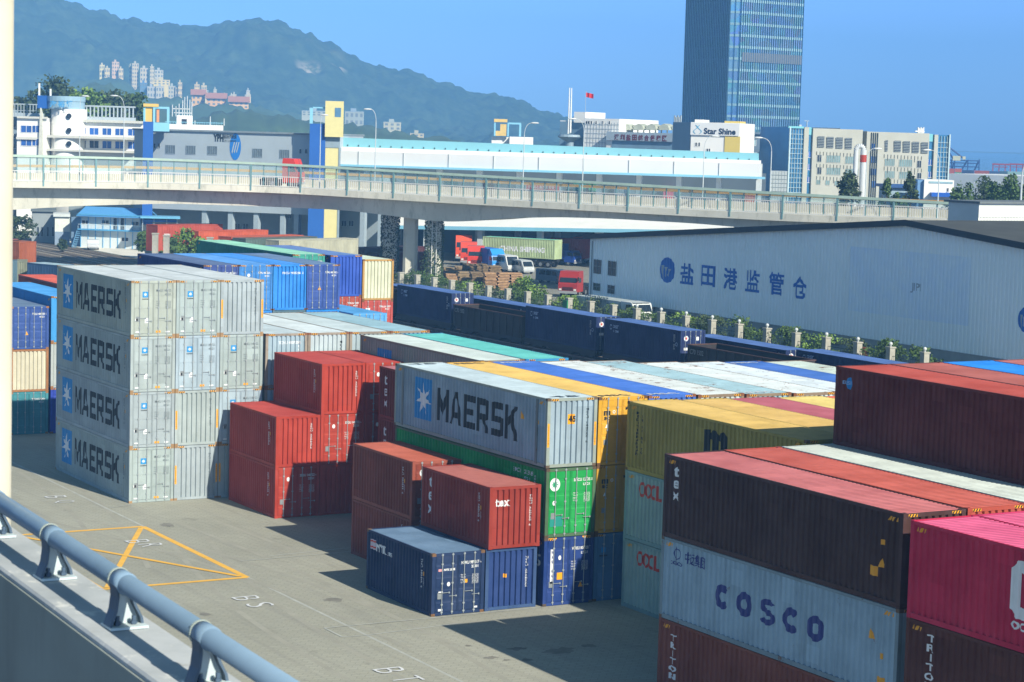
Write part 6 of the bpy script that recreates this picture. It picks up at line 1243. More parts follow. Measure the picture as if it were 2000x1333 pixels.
for u in (1112.5, 1116.5): a_ = F.px(u, 172, 2); b_2 = F.px(u, 262, 2); m = MB(); m.tube((a_[0], 2, b_2[1]), (a_[0], 2, a_[1]), 0.22, 0.10); part('mast', m, WH, t)
a_ = F.px(1115, 268, 1); m = MB(); m.lathe([(0.8, a_[1]-6), (0.9, a_[1]-1), (2.6, a_[1]), (2.4, a_[1]+0.5)], a_[0], 0.5, 16); part('dish_roof', m, flat('#9ab0ba', 0.5), t)
m = MB()
for k in range(4):
    c_ = F.px(1226+k*25, 249, 4); pts = [(c_[0]-1.3, c_[1]-0.6), (c_[0]-0.9, c_[1]+0.35), (c_[0], c_[1]+0.75), (c_[0]+0.9, c_[1]+0.35), (c_[0]+1.3, c_[1]-0.6)]; m.prism(pts, 3, 6, 'y')
F.box(m, 1208, 246, 1316, 248, 4, 4.4, dep=4)
for k in range(10): F.box(m, 1210+k*11.5, 248, 1211.5+k*11.5, 260, 4, 4.3, dep=4)
part('roof_canopies', m, flat('#b9bfae', 0.7), t)
# flag
F = Fac(1143, 452, 1160, 452); t = F.th('flagpole', 'thin flagpole flying a red national flag against the sky', 'flagpole'); a_ = F.px(1144.5, 178); m = MB(); m.tube((a_[0], 0, 12), (a_[0], 0, a_[1]), 0.05, 0.035, 6); m.tube((a_[0], 0, 0), (a_[0], 0, 12), 0.08, 0.05, 6); part('pole', m, LP, t)
m = MB(); m.keep = True; zt_ = F.px(1145, 181)[1]; zb_ = F.px(1145, 190)[1]; Wf = 1.55
for k in range(10): x0, x1 = a_[0]+0.05+Wf*k/10, a_[0]+0.05+Wf*(k+1)/10; w0, w1 = 0.15*math.sin(k*1.1), 0.15*math.sin((k+1)*1.1); d0, d1 = 0.03*k, 0.03*(k+1); m.quad((x0, w0, zb_-d0), (x1, w1, zb_-d1), (x1, w1, zt_-d1), (x0, w0, zt_-d0))
part('flag', m, flat('#d8242a', 0.7, 0, 0.02), t)
# ---- Star Shine
F = Fac(1347, 405, 1445, 403); t = F.th('office_building', 'white building with the Star Shine sign and a yellow right-hand band', 'building')
m = MB(); F.box(m, 1349, 240, 1444, 320, 0, 14, zb=0); F.box(m, 1357, 234, 1372, 242, 2, 8, dep=2); part('wall', m, WH, t)
m = MB(); F.box(m, 1415, 237, 1445, 244, 0.5, 6, dep=0.5); F.box(m, 1415, 267, 1445, 320, -0.15, -0.01, zb=6, dep=0); part('yellow_panel', m, YLP, t)
m = MB(); F.box(m, 1349, 241, 1444, 265, -0.3, -0.16, dep=-0.2); part('sign_board', m, flat('#f0f2f0', 0.5, 0, 0.02), t); lettering(t, F, 'Star Shine', 1375, 251, 1437, 263, flat('#20344e', 0.6), 0.03, dep=-0.3)
c_ = F.px(1363, 253); m = MB(); m.keep = True
for s_, x in ((1, -0.45), (-1, 0.35)):
    for k in range(8): a0, a1 = k/8*math.pi, (k+1)/8*math.pi; m.quad((c_[0]+x+s_*0.35*math.sin(a0*2), -0.36, c_[1]+0.8-1.6*k/8), (c_[0]+x+0.16+s_*0.35*math.sin(a0*2), -0.36, c_[1]+0.8-1.6*k/8), (c_[0]+x+0.16+s_*0.35*math.sin(a1*2), -0.36, c_[1]+0.8-1.6*(k+1)/8), (c_[0]+x+s_*0.35*math.sin(a1*2), -0.36, c_[1]+0.8-1.6*(k+1)/8))
part('logo', m, flat('#6fb8d8', 0.5), t)
for u, v in ((1358,279),(1364,279),(1380,291),(1384,291)): win(t, F, u, v, u+3.5, v+7, DGL, 1)
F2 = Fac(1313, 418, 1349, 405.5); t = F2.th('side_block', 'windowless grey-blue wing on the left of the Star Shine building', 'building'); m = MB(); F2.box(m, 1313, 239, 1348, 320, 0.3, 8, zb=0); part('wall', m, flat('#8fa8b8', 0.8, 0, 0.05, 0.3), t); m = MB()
for k in range(5): F2.box(m, 1316+k*3, 226+k % 2*3, 1317.5+k*3, 239, 3, 3.2, dep=3)
part('roof_units', m, GRW, t)
# ---- glass tower
cu = 1427; A_ = at(1333, 240, 830); B_ = at(cu, 240, 800); C_ = at(1560, 240, 822); H_t = 132
t = thing('glass_tower', 'tall blue glass office tower rising out of the top of the picture', 'tower', (B_.x, B_.y, 0))
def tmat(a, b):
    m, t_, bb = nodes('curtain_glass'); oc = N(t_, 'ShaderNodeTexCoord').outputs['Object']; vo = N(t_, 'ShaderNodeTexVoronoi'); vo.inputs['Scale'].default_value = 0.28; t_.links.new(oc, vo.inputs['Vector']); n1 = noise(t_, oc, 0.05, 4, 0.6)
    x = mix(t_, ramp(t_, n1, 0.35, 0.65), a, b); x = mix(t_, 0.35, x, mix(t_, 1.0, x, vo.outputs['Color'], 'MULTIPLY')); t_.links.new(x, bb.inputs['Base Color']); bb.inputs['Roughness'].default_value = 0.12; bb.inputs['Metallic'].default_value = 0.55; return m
TG = tmat((0.20, 0.42, 0.60), (0.34, 0.58, 0.72)); TG2 = tmat((0.06, 0.14, 0.25), (0.10, 0.20, 0.34)); SPN = flat('#a4ccd6', 0.35, 0.2, 0.05, 0.05, 'pale_spandrel')  # same glass: sky reflection put into the right colour, shade into the left
a = Vector((A_.x-B_.x, A_.y-B_.y, 0)); c = Vector((C_.x-B_.x, C_.y-B_.y, 0)); da = a.normalized(); dc = c.normalized(); ch_ = 3.0
pA0 = da*ch_; pC0 = dc*ch_
base = [pA0, pC0, c, c+a, a]
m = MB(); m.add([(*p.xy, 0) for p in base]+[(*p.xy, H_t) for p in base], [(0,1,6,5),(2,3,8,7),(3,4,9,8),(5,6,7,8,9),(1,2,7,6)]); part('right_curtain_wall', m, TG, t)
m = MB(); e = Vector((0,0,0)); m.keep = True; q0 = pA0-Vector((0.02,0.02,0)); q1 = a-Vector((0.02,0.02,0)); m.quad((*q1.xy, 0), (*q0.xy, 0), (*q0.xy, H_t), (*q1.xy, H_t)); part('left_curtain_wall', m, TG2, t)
def strip(mb, P, Q, k, n, w_, z0, z1, out=0.35):
    d = (Q-P).normalized(); nn = Vector((d.y, -d.x, 0)); nn = nn if nn.dot(B_.xy.to_3d()) < 0 else -nn; c0 = P+(Q-P)*k/n; mb.M = None
    pts = [c0-d*w_/2, c0+d*w_/2, c0+d*w_/2+nn*out, c0-d*w_/2+nn*out]; mb.add([(*p.xy, z0) for p in pts]+[(*p.xy, z1) for p in pts], [(0,1,2,3),(4,7,6,5),(0,4,5,1),(1,5,6,2),(2,6,7,3),(3,7,4,0)])
m = MB()
for k in range(27): strip(m, pA0, a, k, 26, 0.16, 0, H_t)
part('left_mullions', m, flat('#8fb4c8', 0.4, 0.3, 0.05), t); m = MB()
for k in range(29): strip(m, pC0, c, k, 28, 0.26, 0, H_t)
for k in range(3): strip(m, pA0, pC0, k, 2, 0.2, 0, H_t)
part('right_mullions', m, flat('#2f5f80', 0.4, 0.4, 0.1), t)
m = MB(); R = random.Random(3)
for k in range(31):
    z = 3+k*4.2
    for P, Q, hh in ((pC0, c, 1.0), (pA0, pC0, 0.9)):
        d = (Q-P).normalized(); nn = Vector((d.y, -d.x, 0)); nn = nn if nn.dot(B_.xy.to_3d()) < 0 else -nn; pts = [P, Q, Q+nn*0.12, P+nn*0.12]; m.add([(*p.xy, z) for p in pts]+[(*p.xy, z+hh) for p in pts], [(0,1,2,3),(4,7,6,5),(0,4,5,1),(1,5,6,2),(2,6,7,3),(3,7,4,0)])
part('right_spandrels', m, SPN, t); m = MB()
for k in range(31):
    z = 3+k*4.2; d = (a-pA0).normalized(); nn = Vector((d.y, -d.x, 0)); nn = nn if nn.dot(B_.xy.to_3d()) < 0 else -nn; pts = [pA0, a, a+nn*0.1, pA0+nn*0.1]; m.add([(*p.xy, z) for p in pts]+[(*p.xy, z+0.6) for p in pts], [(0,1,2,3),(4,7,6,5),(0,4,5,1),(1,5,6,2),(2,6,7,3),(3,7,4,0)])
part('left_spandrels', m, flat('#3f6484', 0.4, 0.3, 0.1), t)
zz = at(1490, 113, 810).z; m = MB(); P, Q = pC0+dc*1.0, c; nn = Vector((dc.y, -dc.x, 0)); nn = nn if nn.dot(B_.xy.to_3d()) < 0 else -nn; pts = [P, Q, Q+nn*0.30, P+nn*0.30]; m.add([(*p.xy, zz-1.9) for p in pts]+[(*p.xy, zz+1.5) for p in pts], [(0,1,2,3),(4,7,6,5),(0,4,5,1),(1,5,6,2),(2,6,7,3),(3,7,4,0)]); part('louvre_band', m, flat('#77808a', 0.6, 0.2, 0.1), t)
# ---- grey blocks between tower and office
F = Fac(1440, 553, 1520, 553); t = F.th('podium_building', 'shaded blue-grey podium with pale windows at the foot of the glass tower', 'building'); m = MB(); F.box(m, 1446, 262, 1530, 360, 0, 20, zb=0); F.box(m, 1452, 259, 1530, 263, -0.6, 14, dep=-0.4); F.box(m, 1490, 290, 1530, 360, -6, -0.1, zb=0, dep=-6); part('wall', m, flat('#6f8494', 0.7, 0, 0.08, 0.1), t)  # the shade on this front is put into the wall colour
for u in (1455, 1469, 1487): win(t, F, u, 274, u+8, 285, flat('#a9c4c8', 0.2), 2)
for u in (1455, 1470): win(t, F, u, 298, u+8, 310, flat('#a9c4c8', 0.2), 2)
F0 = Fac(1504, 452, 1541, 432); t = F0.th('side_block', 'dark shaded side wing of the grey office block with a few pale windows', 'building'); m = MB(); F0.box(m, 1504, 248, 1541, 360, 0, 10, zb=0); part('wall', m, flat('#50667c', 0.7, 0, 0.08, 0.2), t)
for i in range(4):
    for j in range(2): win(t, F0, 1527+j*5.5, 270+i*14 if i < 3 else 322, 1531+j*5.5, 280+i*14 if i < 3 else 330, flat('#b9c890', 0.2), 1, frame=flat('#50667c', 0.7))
F3 = Fac(1503, 413, 1537, 413); t = F3.th('tiled_block', 'small grey tiled block in front of the dark side wing', 'building'); m = MB(); F3.box(m, 1503, 335, 1537, 400, 0, 8, zb=0); part('wall', m, flat('#b9c2c2', 0.7, 0, 0.05, 0.3), t); m = MB()
for k in range(7): F3.box(m, 1503+k*5.6, 335, 1503.5+k*5.6, 400, -0.05, -0.01, zb=1)
for k in range(6): F3.box(m, 1503, 342+k*8, 1537, 342.6+k*8, -0.08, -0.051, dep=0)
part('tile_joints', m, flat('#8a9898', 0.7), t)
# ---- grey office block
F = Fac(1540, 420, 1853, 436); t = F.th('office_block', 'beige-grey stone office block with louvred top floor and glass corners', 'building')
def sl(u, v): return v+(u-1540)*0.0575        # the cornice runs down to the right
m = MB(); 
for u0, u1 in ((1568, 1577), (1585, 1682), (1690, 1812), (1822, 1829)): F.box(m, u0, sl((u0+u1)/2, 247), u1, 420, 0, 16, zb=0)
part('wall', m, STN, t)
for q_ in ((1540, 249, 1568, 420, 0.4), (1577, 250, 1585, 420, 0.5), (1812, 263, 1822, 420, 0.5), (1829, 264, 1853, 420, 0.4)): m = MB(); F.box(m, *q_, 14, zb=0, dep=q_[4]); part('glass_wall', m, flat('#3f80a8', 0.12, 0.3, 0.25, 0.15, 'teal_glass', 0.7), t)
m = MB()
for u0, u1, n0 in ((1540,1568,5),(1829,1853,4)):
    for k in range(n0+1): u = u0+(u1-u0)*k/n0; F.box(m, u-0.3, sl(u, 249), u+0.3, 400, 0.2, 0.39, zb=1, dep=0.3)
    for k in range(14): v = sl(u0, 262)+k*9.5; F.box(m, u0, v, u1, v+0.8, 0.15, 0.199, dep=0.3)
F.box(m, 1539.5, 248, 1542, 400, -0.1, 0.14, zb=0, dep=0); F.box(m, 1851, 263, 1853.5, 400, -0.1, 0.14, zb=0, dep=0); part('mullions', m, flat('#bcd4d8', 0.5), t)
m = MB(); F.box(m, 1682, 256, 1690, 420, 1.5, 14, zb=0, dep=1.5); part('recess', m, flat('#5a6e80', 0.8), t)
m = MB(); F.box(m, 1540, 247, 1570, 251, -0.05, 0.3, dep=0); F.box(m, 1577, 249, 1585, 264, 0.3, 0.45, dep=0.3); F.box(m, 1812, 262, 1822, 277, 0.3, 0.45, dep=0.3); part('turquoise_head', m, flat('#7fc8d0', 0.4), t)
for cx0, n0, du in ((1597, 5, 18), (1729, 5, 17.6)):
    for k in range(n0):
        u = cx0+k*du
        if cx0 == 1597 and k == 4: continue
        if cx0 == 1729 and k == 0: w0 = 5
        else: w0 = 13
        v = sl(u, 263.5); m = MB(); F.box(m, u, v, u+w0, v+21.5, -0.03, -0.005); o = part('louvre_window', m, DGL, t); m = MB()
        for j in range(7): F.box(m, u, v+1+j*3.1, u+w0, v+2.3+j*3.1, -0.25, -0.031)
        part('louvres', m, flat('#8f9a9a', 0.6), o)
for v0 in (303, 327):
    for (u0, u1) in ((1596,1604),(1614,1641),(1651,1676),(1728,1747),(1756,1781),(1791,1799)):
        v = sl(u0, v0)-3; win(t, F, u0, v, u1, v+13, flat('#7f9a9a', 0.25, 0, 0.2, 0.5) if u1-u0 > 10 else DGL, 6 if u1-u0 > 10 else 2, frame=flat('#a9b0a8', 0.7))
for u0 in (1594, 1612, 1630, 1648, 1730, 1750, 1770): v = sl(u0, 349); win(t, F, u0, v, u0+8, v+8, flat('#7f9a9a', 0.25, 0, 0.2, 0.5), 2, frame=flat('#a9b0a8', 0.7))
m = MB()
for v0 in (293, 317, 341):
    for k in range(13): u = 1595+k*6.6; v = sl(u, v0); F.box(m, u, v, u+0.9, v+7+(k % 4 == 1)*5, -0.12, -0.02)
    for k in range(12): u = 1727+k*6.6; v = sl(u, v0)-2; F.box(m, u, v, u+0.9, v+7+(k % 4 == 1)*5, -0.12, -0.02)
part('facade_slots', m, flat('#7c8078', 0.8), t)
m = MB()
for k in range(4): u = 1700+k*4; F.box(m, u, sl(u, 250), u+0.9, 400, -0.3, -0.01, zb=2)
part('facade_fins', m, flat('#5f6c70', 0.7), t)
for v0 in (281, 306, 330, 354): win(t, F, 1701, v0, 1710, v0+12, BGL, 2, frame=DGL)
for v0 in (299, 323, 348): win(t, F, 1573+1.5, v0-2, 1584, v0+9, BGL, 2, dep=0.5); win(t, F, 1812.5, v0+13, 1821, v0+24, BGL, 2, dep=0.5)
m = MB(); F.box(m, 1576, 236, 1577, 249, 6, 6.2, dep=6); F.box(m, 1571, 236, 1581, 237, 6, 6.2, dep=6); F.box(m, 1561, 244, 1566, 249, 6, 6.2, dep=6); part('roof_antenna', m, GRW, t); m = MB()
for k in range(5): F.box(m, 1793+k*2.6, 249+(k % 2)*2, 1794.6+k*2.6, 262, 6, 6.4, dep=6)
F.box(m, 1788, 256, 1806, 258, 6, 6.4, dep=6); part('roof_antenna', m, WH, t)
# chimney pipe with a bend
b = at(1683, 380, 305); t = thing('vent_pipe', 'thick white pipe with a curved top and red band before the grey office block', 'pipe', (b.x, b.y, 0), -YAW); a = at(1684, 286, 305); sc_ = 305/FPX
m = MB(); m.tube((0,0,0), (0,0,a.z-0.5), 6*sc_, n=14); r0 = 5.5*sc_; pts = [(-r0*1.3*(1-math.cos(q)), 0, a.z-0.5+r0*1.3*math.sin(q)) for q in [i*math.pi/8 for i in range(9)]]; m.path(pts, 5*sc_, 12); m.tube(pts[-1], (pts[-1][0], 0, 0), 4.5*sc_, n=12); part('pipe', m, flat('#d6dcdc', 0.5, 0, 0.05), t)
m = MB(); m.tube((0,0,a.z-2.2), (0,0,a.z-1.2), 6.4*sc_, n=14); part('red_band', m, flat('#b8402c', 0.5), t)
# small white and blue building
F = Fac(1790, 338, 1864, 339); t = F.th('gatehouse', 'small white building with a bright blue awning right of the grey office block', 'building'); m = MB(); F.box(m, 1804, 352, 1862, 420, 0, 8, zb=0); part('wall', m, WH, t); m = MB(); F.box(m, 1791, 352, 1804, 420, 0.6, 7, zb=0, dep=0.6); part('blue_side', m, flat('#6f9cc8', 0.7), t)
m = MB(); F.box(m, 1819, 377, 1866, 385, -1.4, -0.01, dep=-1.2); part('awning', m, flat('#1f62c8', 0.5), t); m = MB(); F.box(m, 1814, 355, 1861, 359, -0.06, -0.01); part('strip', m, flat('#9fc0c8', 0.4), t); win(t, F, 1849, 368, 1853, 375, DGL, 1)
F = Fac(1735, 348, 1793, 349); t = F.th('low_shed', 'low pale shed with a dark blue roof edge left of the small white building', 'shed'); m = MB(); F.box(m, 1736, 367, 1792, 420, 0, 8, zb=0); part('wall', m, flat('#9fb8c4', 0.7), t); m = MB(); F.box(m, 1733, 362, 1794, 367.5, -0.6, 9, dep=-0.5); part('roof', m, flat('#2f5c98', 0.6), t)
# trees near the right
for i, (u, v0, v1, W_, D, lab, mt, cl) in enumerate(((1659,336,395,4.6,300,'loose dark tree left of the white pipe',LEAF3,18),(1726,345,392,2.6,300,'slender thin tree between the pipe and the small white building',LEAF,9),(1776,340,395,2.8,300,'spindly tree with layered branches near the small white building',LEAF3,10),
    (1755,368,395,3.2,298,'low bush in front of the low pale shed',LEAF,8),(1880,352,402,5.0,330,'leftmost dense tree of the clump at the right',LEAF,22),(1915,352,402,6.0,335,'middle dense tree of the clump at the right',LEAF3,26),(1945,355,402,5.0,330,'third tree of the clump, lower than its neighbours',LEAF,20),(1972,346,402,5.5,325,'tallest tree of the clump next to the lamp pole',LEAF,24),(2000,362,402,5,335,'last tree of the clump at the picture edge',LEAF3,16))):
    b = at(u, v1, D); a = at(u, v0, D); tree((b.x, b.y, max(0, b.z-4) if i < 4 else b.z-5), lab, a.z-max(0, b.z-4) if i < 4 else a.z-b.z+5, W_*0.5*1.15, 100+i, mt, clumps=cl, n=90, size=0.45)
# ---- port at the far right: arch roof, containers, cranes
F = Fac(1850, 900, 2040, 880); t = F.th('port_shed', 'long white shed with an arched lattice roof before the port containers', 'building'); m = MB(); F.box(m, 1852, 343, 2060, 352, 0, 40, zb=0); part('wall', m, WH, t); m = MB()
for k in range(14): u = 1902+k*4.6; v = 350+abs(k-3)**1.25*0.6; F.box(m, u, v, u+1.2, v+6, -3, -2.8, dep=-3)
for k in range(14): u = 1900+k*4.6; v = 348+abs(k-3)**1.25*0.6; F.box(m, u, v, u+4.8, v+1.6, -3.3, -3.01, dep=-3)
part('lattice_arch', m, WH, t)
F = Fac(1850, 1000, 2040, 1000)
for i, (u0, u1, v0, v1, c_) in enumerate(((1851,1864,330,342,'#b4573c'),(1865,1878,330,337,'#c0603c'),(1865,1878,337,342,'#3f9a6c'),(1879,1902,333,343,'#2c3f66'),(1903,1932,334,344,'#a8503c'),(1932,1952,335,345,'#34507c'),(1952,1968,335,346,'#3c5a68'),(1968,2006,336,342,'#8fb4ac'),(1970,2006,342,348,'#c84a64'))):
    t = F.th('port_container_stack', ['orange container stack by the glass corner of the office block','small orange container on a green one at the port','green container under the small orange one at the port','dark navy container stack under the blue crane','wide rust red container stack at the port','slate blue container stack at the port','dark teal container stack at the port','pale green container stack at the port','pink container stack at the right edge of the port'][i], 'shipping container', 'containers stacked at the distant port')
    m = MB(); lo = F.px(u0, v1)[1]; F.box(m, u0, v0, u1, v1, 0, 6, zb=(lo if i == 1 else 0)); part('body', m, flat(c_, 0.7, 0, 0.15, 0.15), t)
F = Fac(1850, 1150, 1915, 1150); t = F.th('gantry_crane', 'dark blue quay crane with a white machine house and a raised stay', 'crane'); m = MB()
for u in (1857, 1863, 1889, 1911): F.box(m, u, 312, u+2, 345, 0, 0.9, zb=0)
for v in (313, 318, 325): F.box(m, 1852, v, 1912, v+1.8, -0.5, 1.4, dep=0)
for (a, b) in (((1854,288),(1885,312)),((1854,298),(1862,312)),((1889,314),(1878,332)),((1911,316),(1903,333)),((1863,318),(1858,334))): p = F.px(*a); q = F.px(*b); m.tube((p[0], 0.4, p[1]), (q[0], 0.4, q[1]), 0.45, n=5)
part('frame', m, flat('#24407c', 0.6), t); m = MB(); F.box(m, 1861, 305, 1876, 314, -1, 4, dep=-1); F.box(m, 1880, 306, 1886, 312, -1, 3, dep=-1); part('machine_house', m, flat('#d8d8b4', 0.7), t)
for i, (u0, lab) in enumerate(((1938, 'red gantry crane left of the pair at the port'), (1972, 'red gantry crane at the right edge of the port'))):
    F = Fac(u0, 1200, u0+40, 1200); t = F.th('gantry_crane', lab, 'crane'); m = MB()
    for du in (0, 12, 24): F.box(m, u0+du, 322, u0+du+2, 345, 0, 0.9, zb=0)
    F.box(m, u0, 320, u0+34, 323, -0.5, 1.4, dep=0); F.box(m, u0+4, 326, u0+30, 327.5, -0.5, 1.4, dep=0); part('frame', m, flat('#a83c38', 0.6), t)
# ---- left: prefab hut and neighbours
F = Fac(146, 349, 275, 345, 450); t = F.th('prefab_hut', 'two-storey pale blue prefab site hut with a bright blue roof', 'hut')
m = MB(); F.box(m, 157, 419, 273, 486, 0.6, 6, zb=0); part('wall', m, flat('#dfe8e6', 0.6, 0, 0.05, 0.6), t)
m = MB(); a0 = F.px(152, 419); b0 = F.px(278, 421); zt_ = F.px(215, 411)[1]; m.prism([(-0.6, a0[1]-0.1), (3.2, zt_+0.35), (7, a0[1]-0.1), (7, a0[1]-0.25), (3.2, zt_+0.2), (-0.6, a0[1]-0.25)], a0[0], b0[0], 'x'); part('roof', m, flat('#5fa8e4', 0.5, 0, 0.05), t)
m = MB(); F.box(m, 152, 449, 278, 451.5, -0.5, 0.6, dep=-0.3); F.box(m, 152, 419.5, 278, 422, -0.65, -0.5, dep=-0.5)
for k in range(9): F.box(m, 157+k*14.5, 424, 158+k*14.5, 484, 0.5, 0.59, zb=0, dep=0.5)
part('frame', m, flat('#5fb0e0', 0.5), t)
m = MB(); 
for k in range(20): F.box(m, 152+k*6.6, 441, 152.6+k*6.6, 449, -0.5, -0.42, dep=-0.5)
F.box(m, 152, 440, 278, 441, -0.5, -0.42, dep=-0.5); part('balcony_railing', m, flat('#c4dce4', 0.5), t)
for u, v in ((160,431),(199,431),(257,434),(237,465)): win(t, F, u, v, u+14, v+6.5, DGL, 2, dep=0.6)
for u in (222, 236): m = MB(); F.box(m, u, 427, u+6, 449, 0.55, 0.599, dep=0.6); part('door', m, DGL, t)
m = MB(); p = F.px(146, 484); q = F.px(156, 450); 
for k in range(9): m.box(p[0]+(q[0]-p[0])*k/9, -1.2, (q[1])*k/9, p[0]+(q[0]-p[0])*(k+1)/9+0.1, 0.2, q[1]*k/9+0.1)
m.tube((p[0], -1.2, 0), (q[0], -1.2, q[1]), 0.07); part('staircase', m, flat('#6fa4c8', 0.5), t)
m = MB(); a0 = F.px(144, 420, 5); m.box(F.px(144,440,3)[0], 2.0, 0, F.px(157,440,0.6)[0], 6, F.px(150,424,3)[1]); part('end_block', m, flat('#7f9cb4', 0.7), t)
F = Fac(60, 360, 150, 360, 440); t = F.th('utility_building', 'plain grey single-storey building with dark openings left of the prefab hut', 'building'); m = MB(); F.box(m, 62, 412, 108, 478, 0, 8, zb=0); part('wall', m, flat('#98a2a4', 0.85, 0, 0.1, 0.3), t)
for u in (72, 80, 91, 101): win(t, F, u, 444, u+4.5, 462, DGL, 1, frame=GRW)
m = MB(); F.box(m, 60, 410, 110, 414, -0.4, 8.4, dep=-0.3); part('roof', m, flat('#6c787c', 0.8), t)
F2 = Fac(106, 354, 136, 354, 440); t = F2.th('white_shed', 'small white shed with a grey lower half between the grey building and the prefab hut', 'shed'); m = MB(); F2.box(m, 107, 422, 136, 478, 0, 5, zb=0); part('wall', m, flat('#e6ebe0', 0.6), t); m = MB(); F2.box(m, 104, 418, 137, 424, -0.4, 5.4, dep=-0.4); part('fascia', m, flat('#d8e0dc', 0.6), t); m = MB(); F2.box(m, 107, 453, 136, 478, -0.12, -0.01, zb=0); part('plinth', m, flat('#8fa4b8', 0.7), t)
F = Fac(130, 372, 330, 366, 420); t = F.th('corrugated_wall', 'tall cream ribbed-sheet wall behind the prefab hut', 'wall'); m = MB(); k = 60; a0 = F.px(255, 420)[0]; b0 = F.px(329, 420)[0]
for i in range(k): x = a0+(b0-a0)*i/k; p_ = (b0-a0)/k; m.quad((x, 0, 0), (x+p_*0.5, 0, 0), (x+p_*0.5, 0, 9.5), (x, 0, 9.5)); m.quad((x+p_*0.5, 0, 0), (x+p_, 0.12, 0), (x+p_, 0.12, 9.5), (x+p_*0.5, 0, 9.5))
m.box(a0, 0.2, 0, b0, 1, 9.5); part('sheet', m, flat('#cfd3c0', 0.6, 0, 0.06, 0.3), t); m = MB(); F.box(m, 134, 402, 255, 440, 1, 6, zb=0, dep=1); part('grey_section', m, flat('#9aa6a4', 0.7), t)
F = Fac(273, 341, 350, 341, 430); t = F.th('blue_canopy', 'flat pale blue canopy on thin posts right of the prefab hut', 'canopy'); m = MB(); F.box(m, 274, 424, 352, 427.5, -1, 4, dep=-1); part('roof', m, flat('#6fb8dc', 0.5), t); m = MB()
for u in (278, 300, 325, 345): F.box(m, u, 427, u+1.2, 470, 0, 0.15, zb=0)
part('posts', m, GRW, t); m = MB(); F.box(m, 277, 430, 345, 434, 0.3, 4, dep=0.3); part('blue_tarp', m, flat('#2f6fc0', 0.6), t)
# shrubs and posts in the middle distance
for i, (u, v0, v1, W_, D, lab, mt) in enumerate(((363,450,492,6.0,284,'leafy green bush in front of the orange-red container',LEAF2),(330,462,490,3.5,282,'small bush left of the leafy green one',LEAF),(392,468,490,3.5,280,'small bush right of the leafy green one',LEAF2),(285,452,488,4,322,'tall weedy bush beside the prefab hut',LEAF),(632,474,496,2.6,288,'small dark tree poking up over the turquoise roof',LEAF3),(40,420,468,7,345,'dark tree mass behind the orange roofed boxes at the far left',LEAF3),(122,470,482,1.6,335,'dark shrub at the foot of the small white shed',LEAF3),
    (103,152,200,13,440,'dark pointed tree behind the round stair tower',LEAF3),(160,172,208,14,445,'olive green rounded tree behind the office roof',LEAF2),(50,192,210,12,450,'low dark tree left of the stair tower',LEAF3),(225,178,212,16,450,'dark green tree behind the roof pergola',LEAF3),(262,182,215,10,450,'dark tree at the right end of the pergola',LEAF),(130,182,205,10,452,'dark tree between the pointed and the olive one',LEAF))):
    b = at(u, v1, D); a = at(u, v0, D); h0 = b.z if v1 > 300 else b.z-8; h0 = max(0, h0); tree((b.x, b.y, h0 if v1 < 300 else 0), lab, a.z-(h0 if v1 < 300 else 0), W_*0.55, 200+i, mt, clumps=18, n=90, size=0.45 if v1 > 300 else 0.9)
for i, u in enumerate((303, 325, 410, 434)):
    b = at(u, 492, 279); t = thing('fence_pillar', ['leftmost concrete post near the leafy bush', 'second concrete post near the leafy bush', 'concrete post right of the leafy bush', 'rightmost concrete post by the turquoise roof'][i], 'pillar', (b.x, b.y, 0), -YAW, 'concrete posts near the leafy bush'); m = MB(); m.box(-0.35, -0.35, 0, 0.35, 0.35, at(u, 458+i*4, 279).z); m.box(-0.42, -0.42, at(u, 458+i*4, 279).z, 0.42, 0.42, at(u, 457+i*4, 279).z+0.1); part('shaft', m, CONC, t)

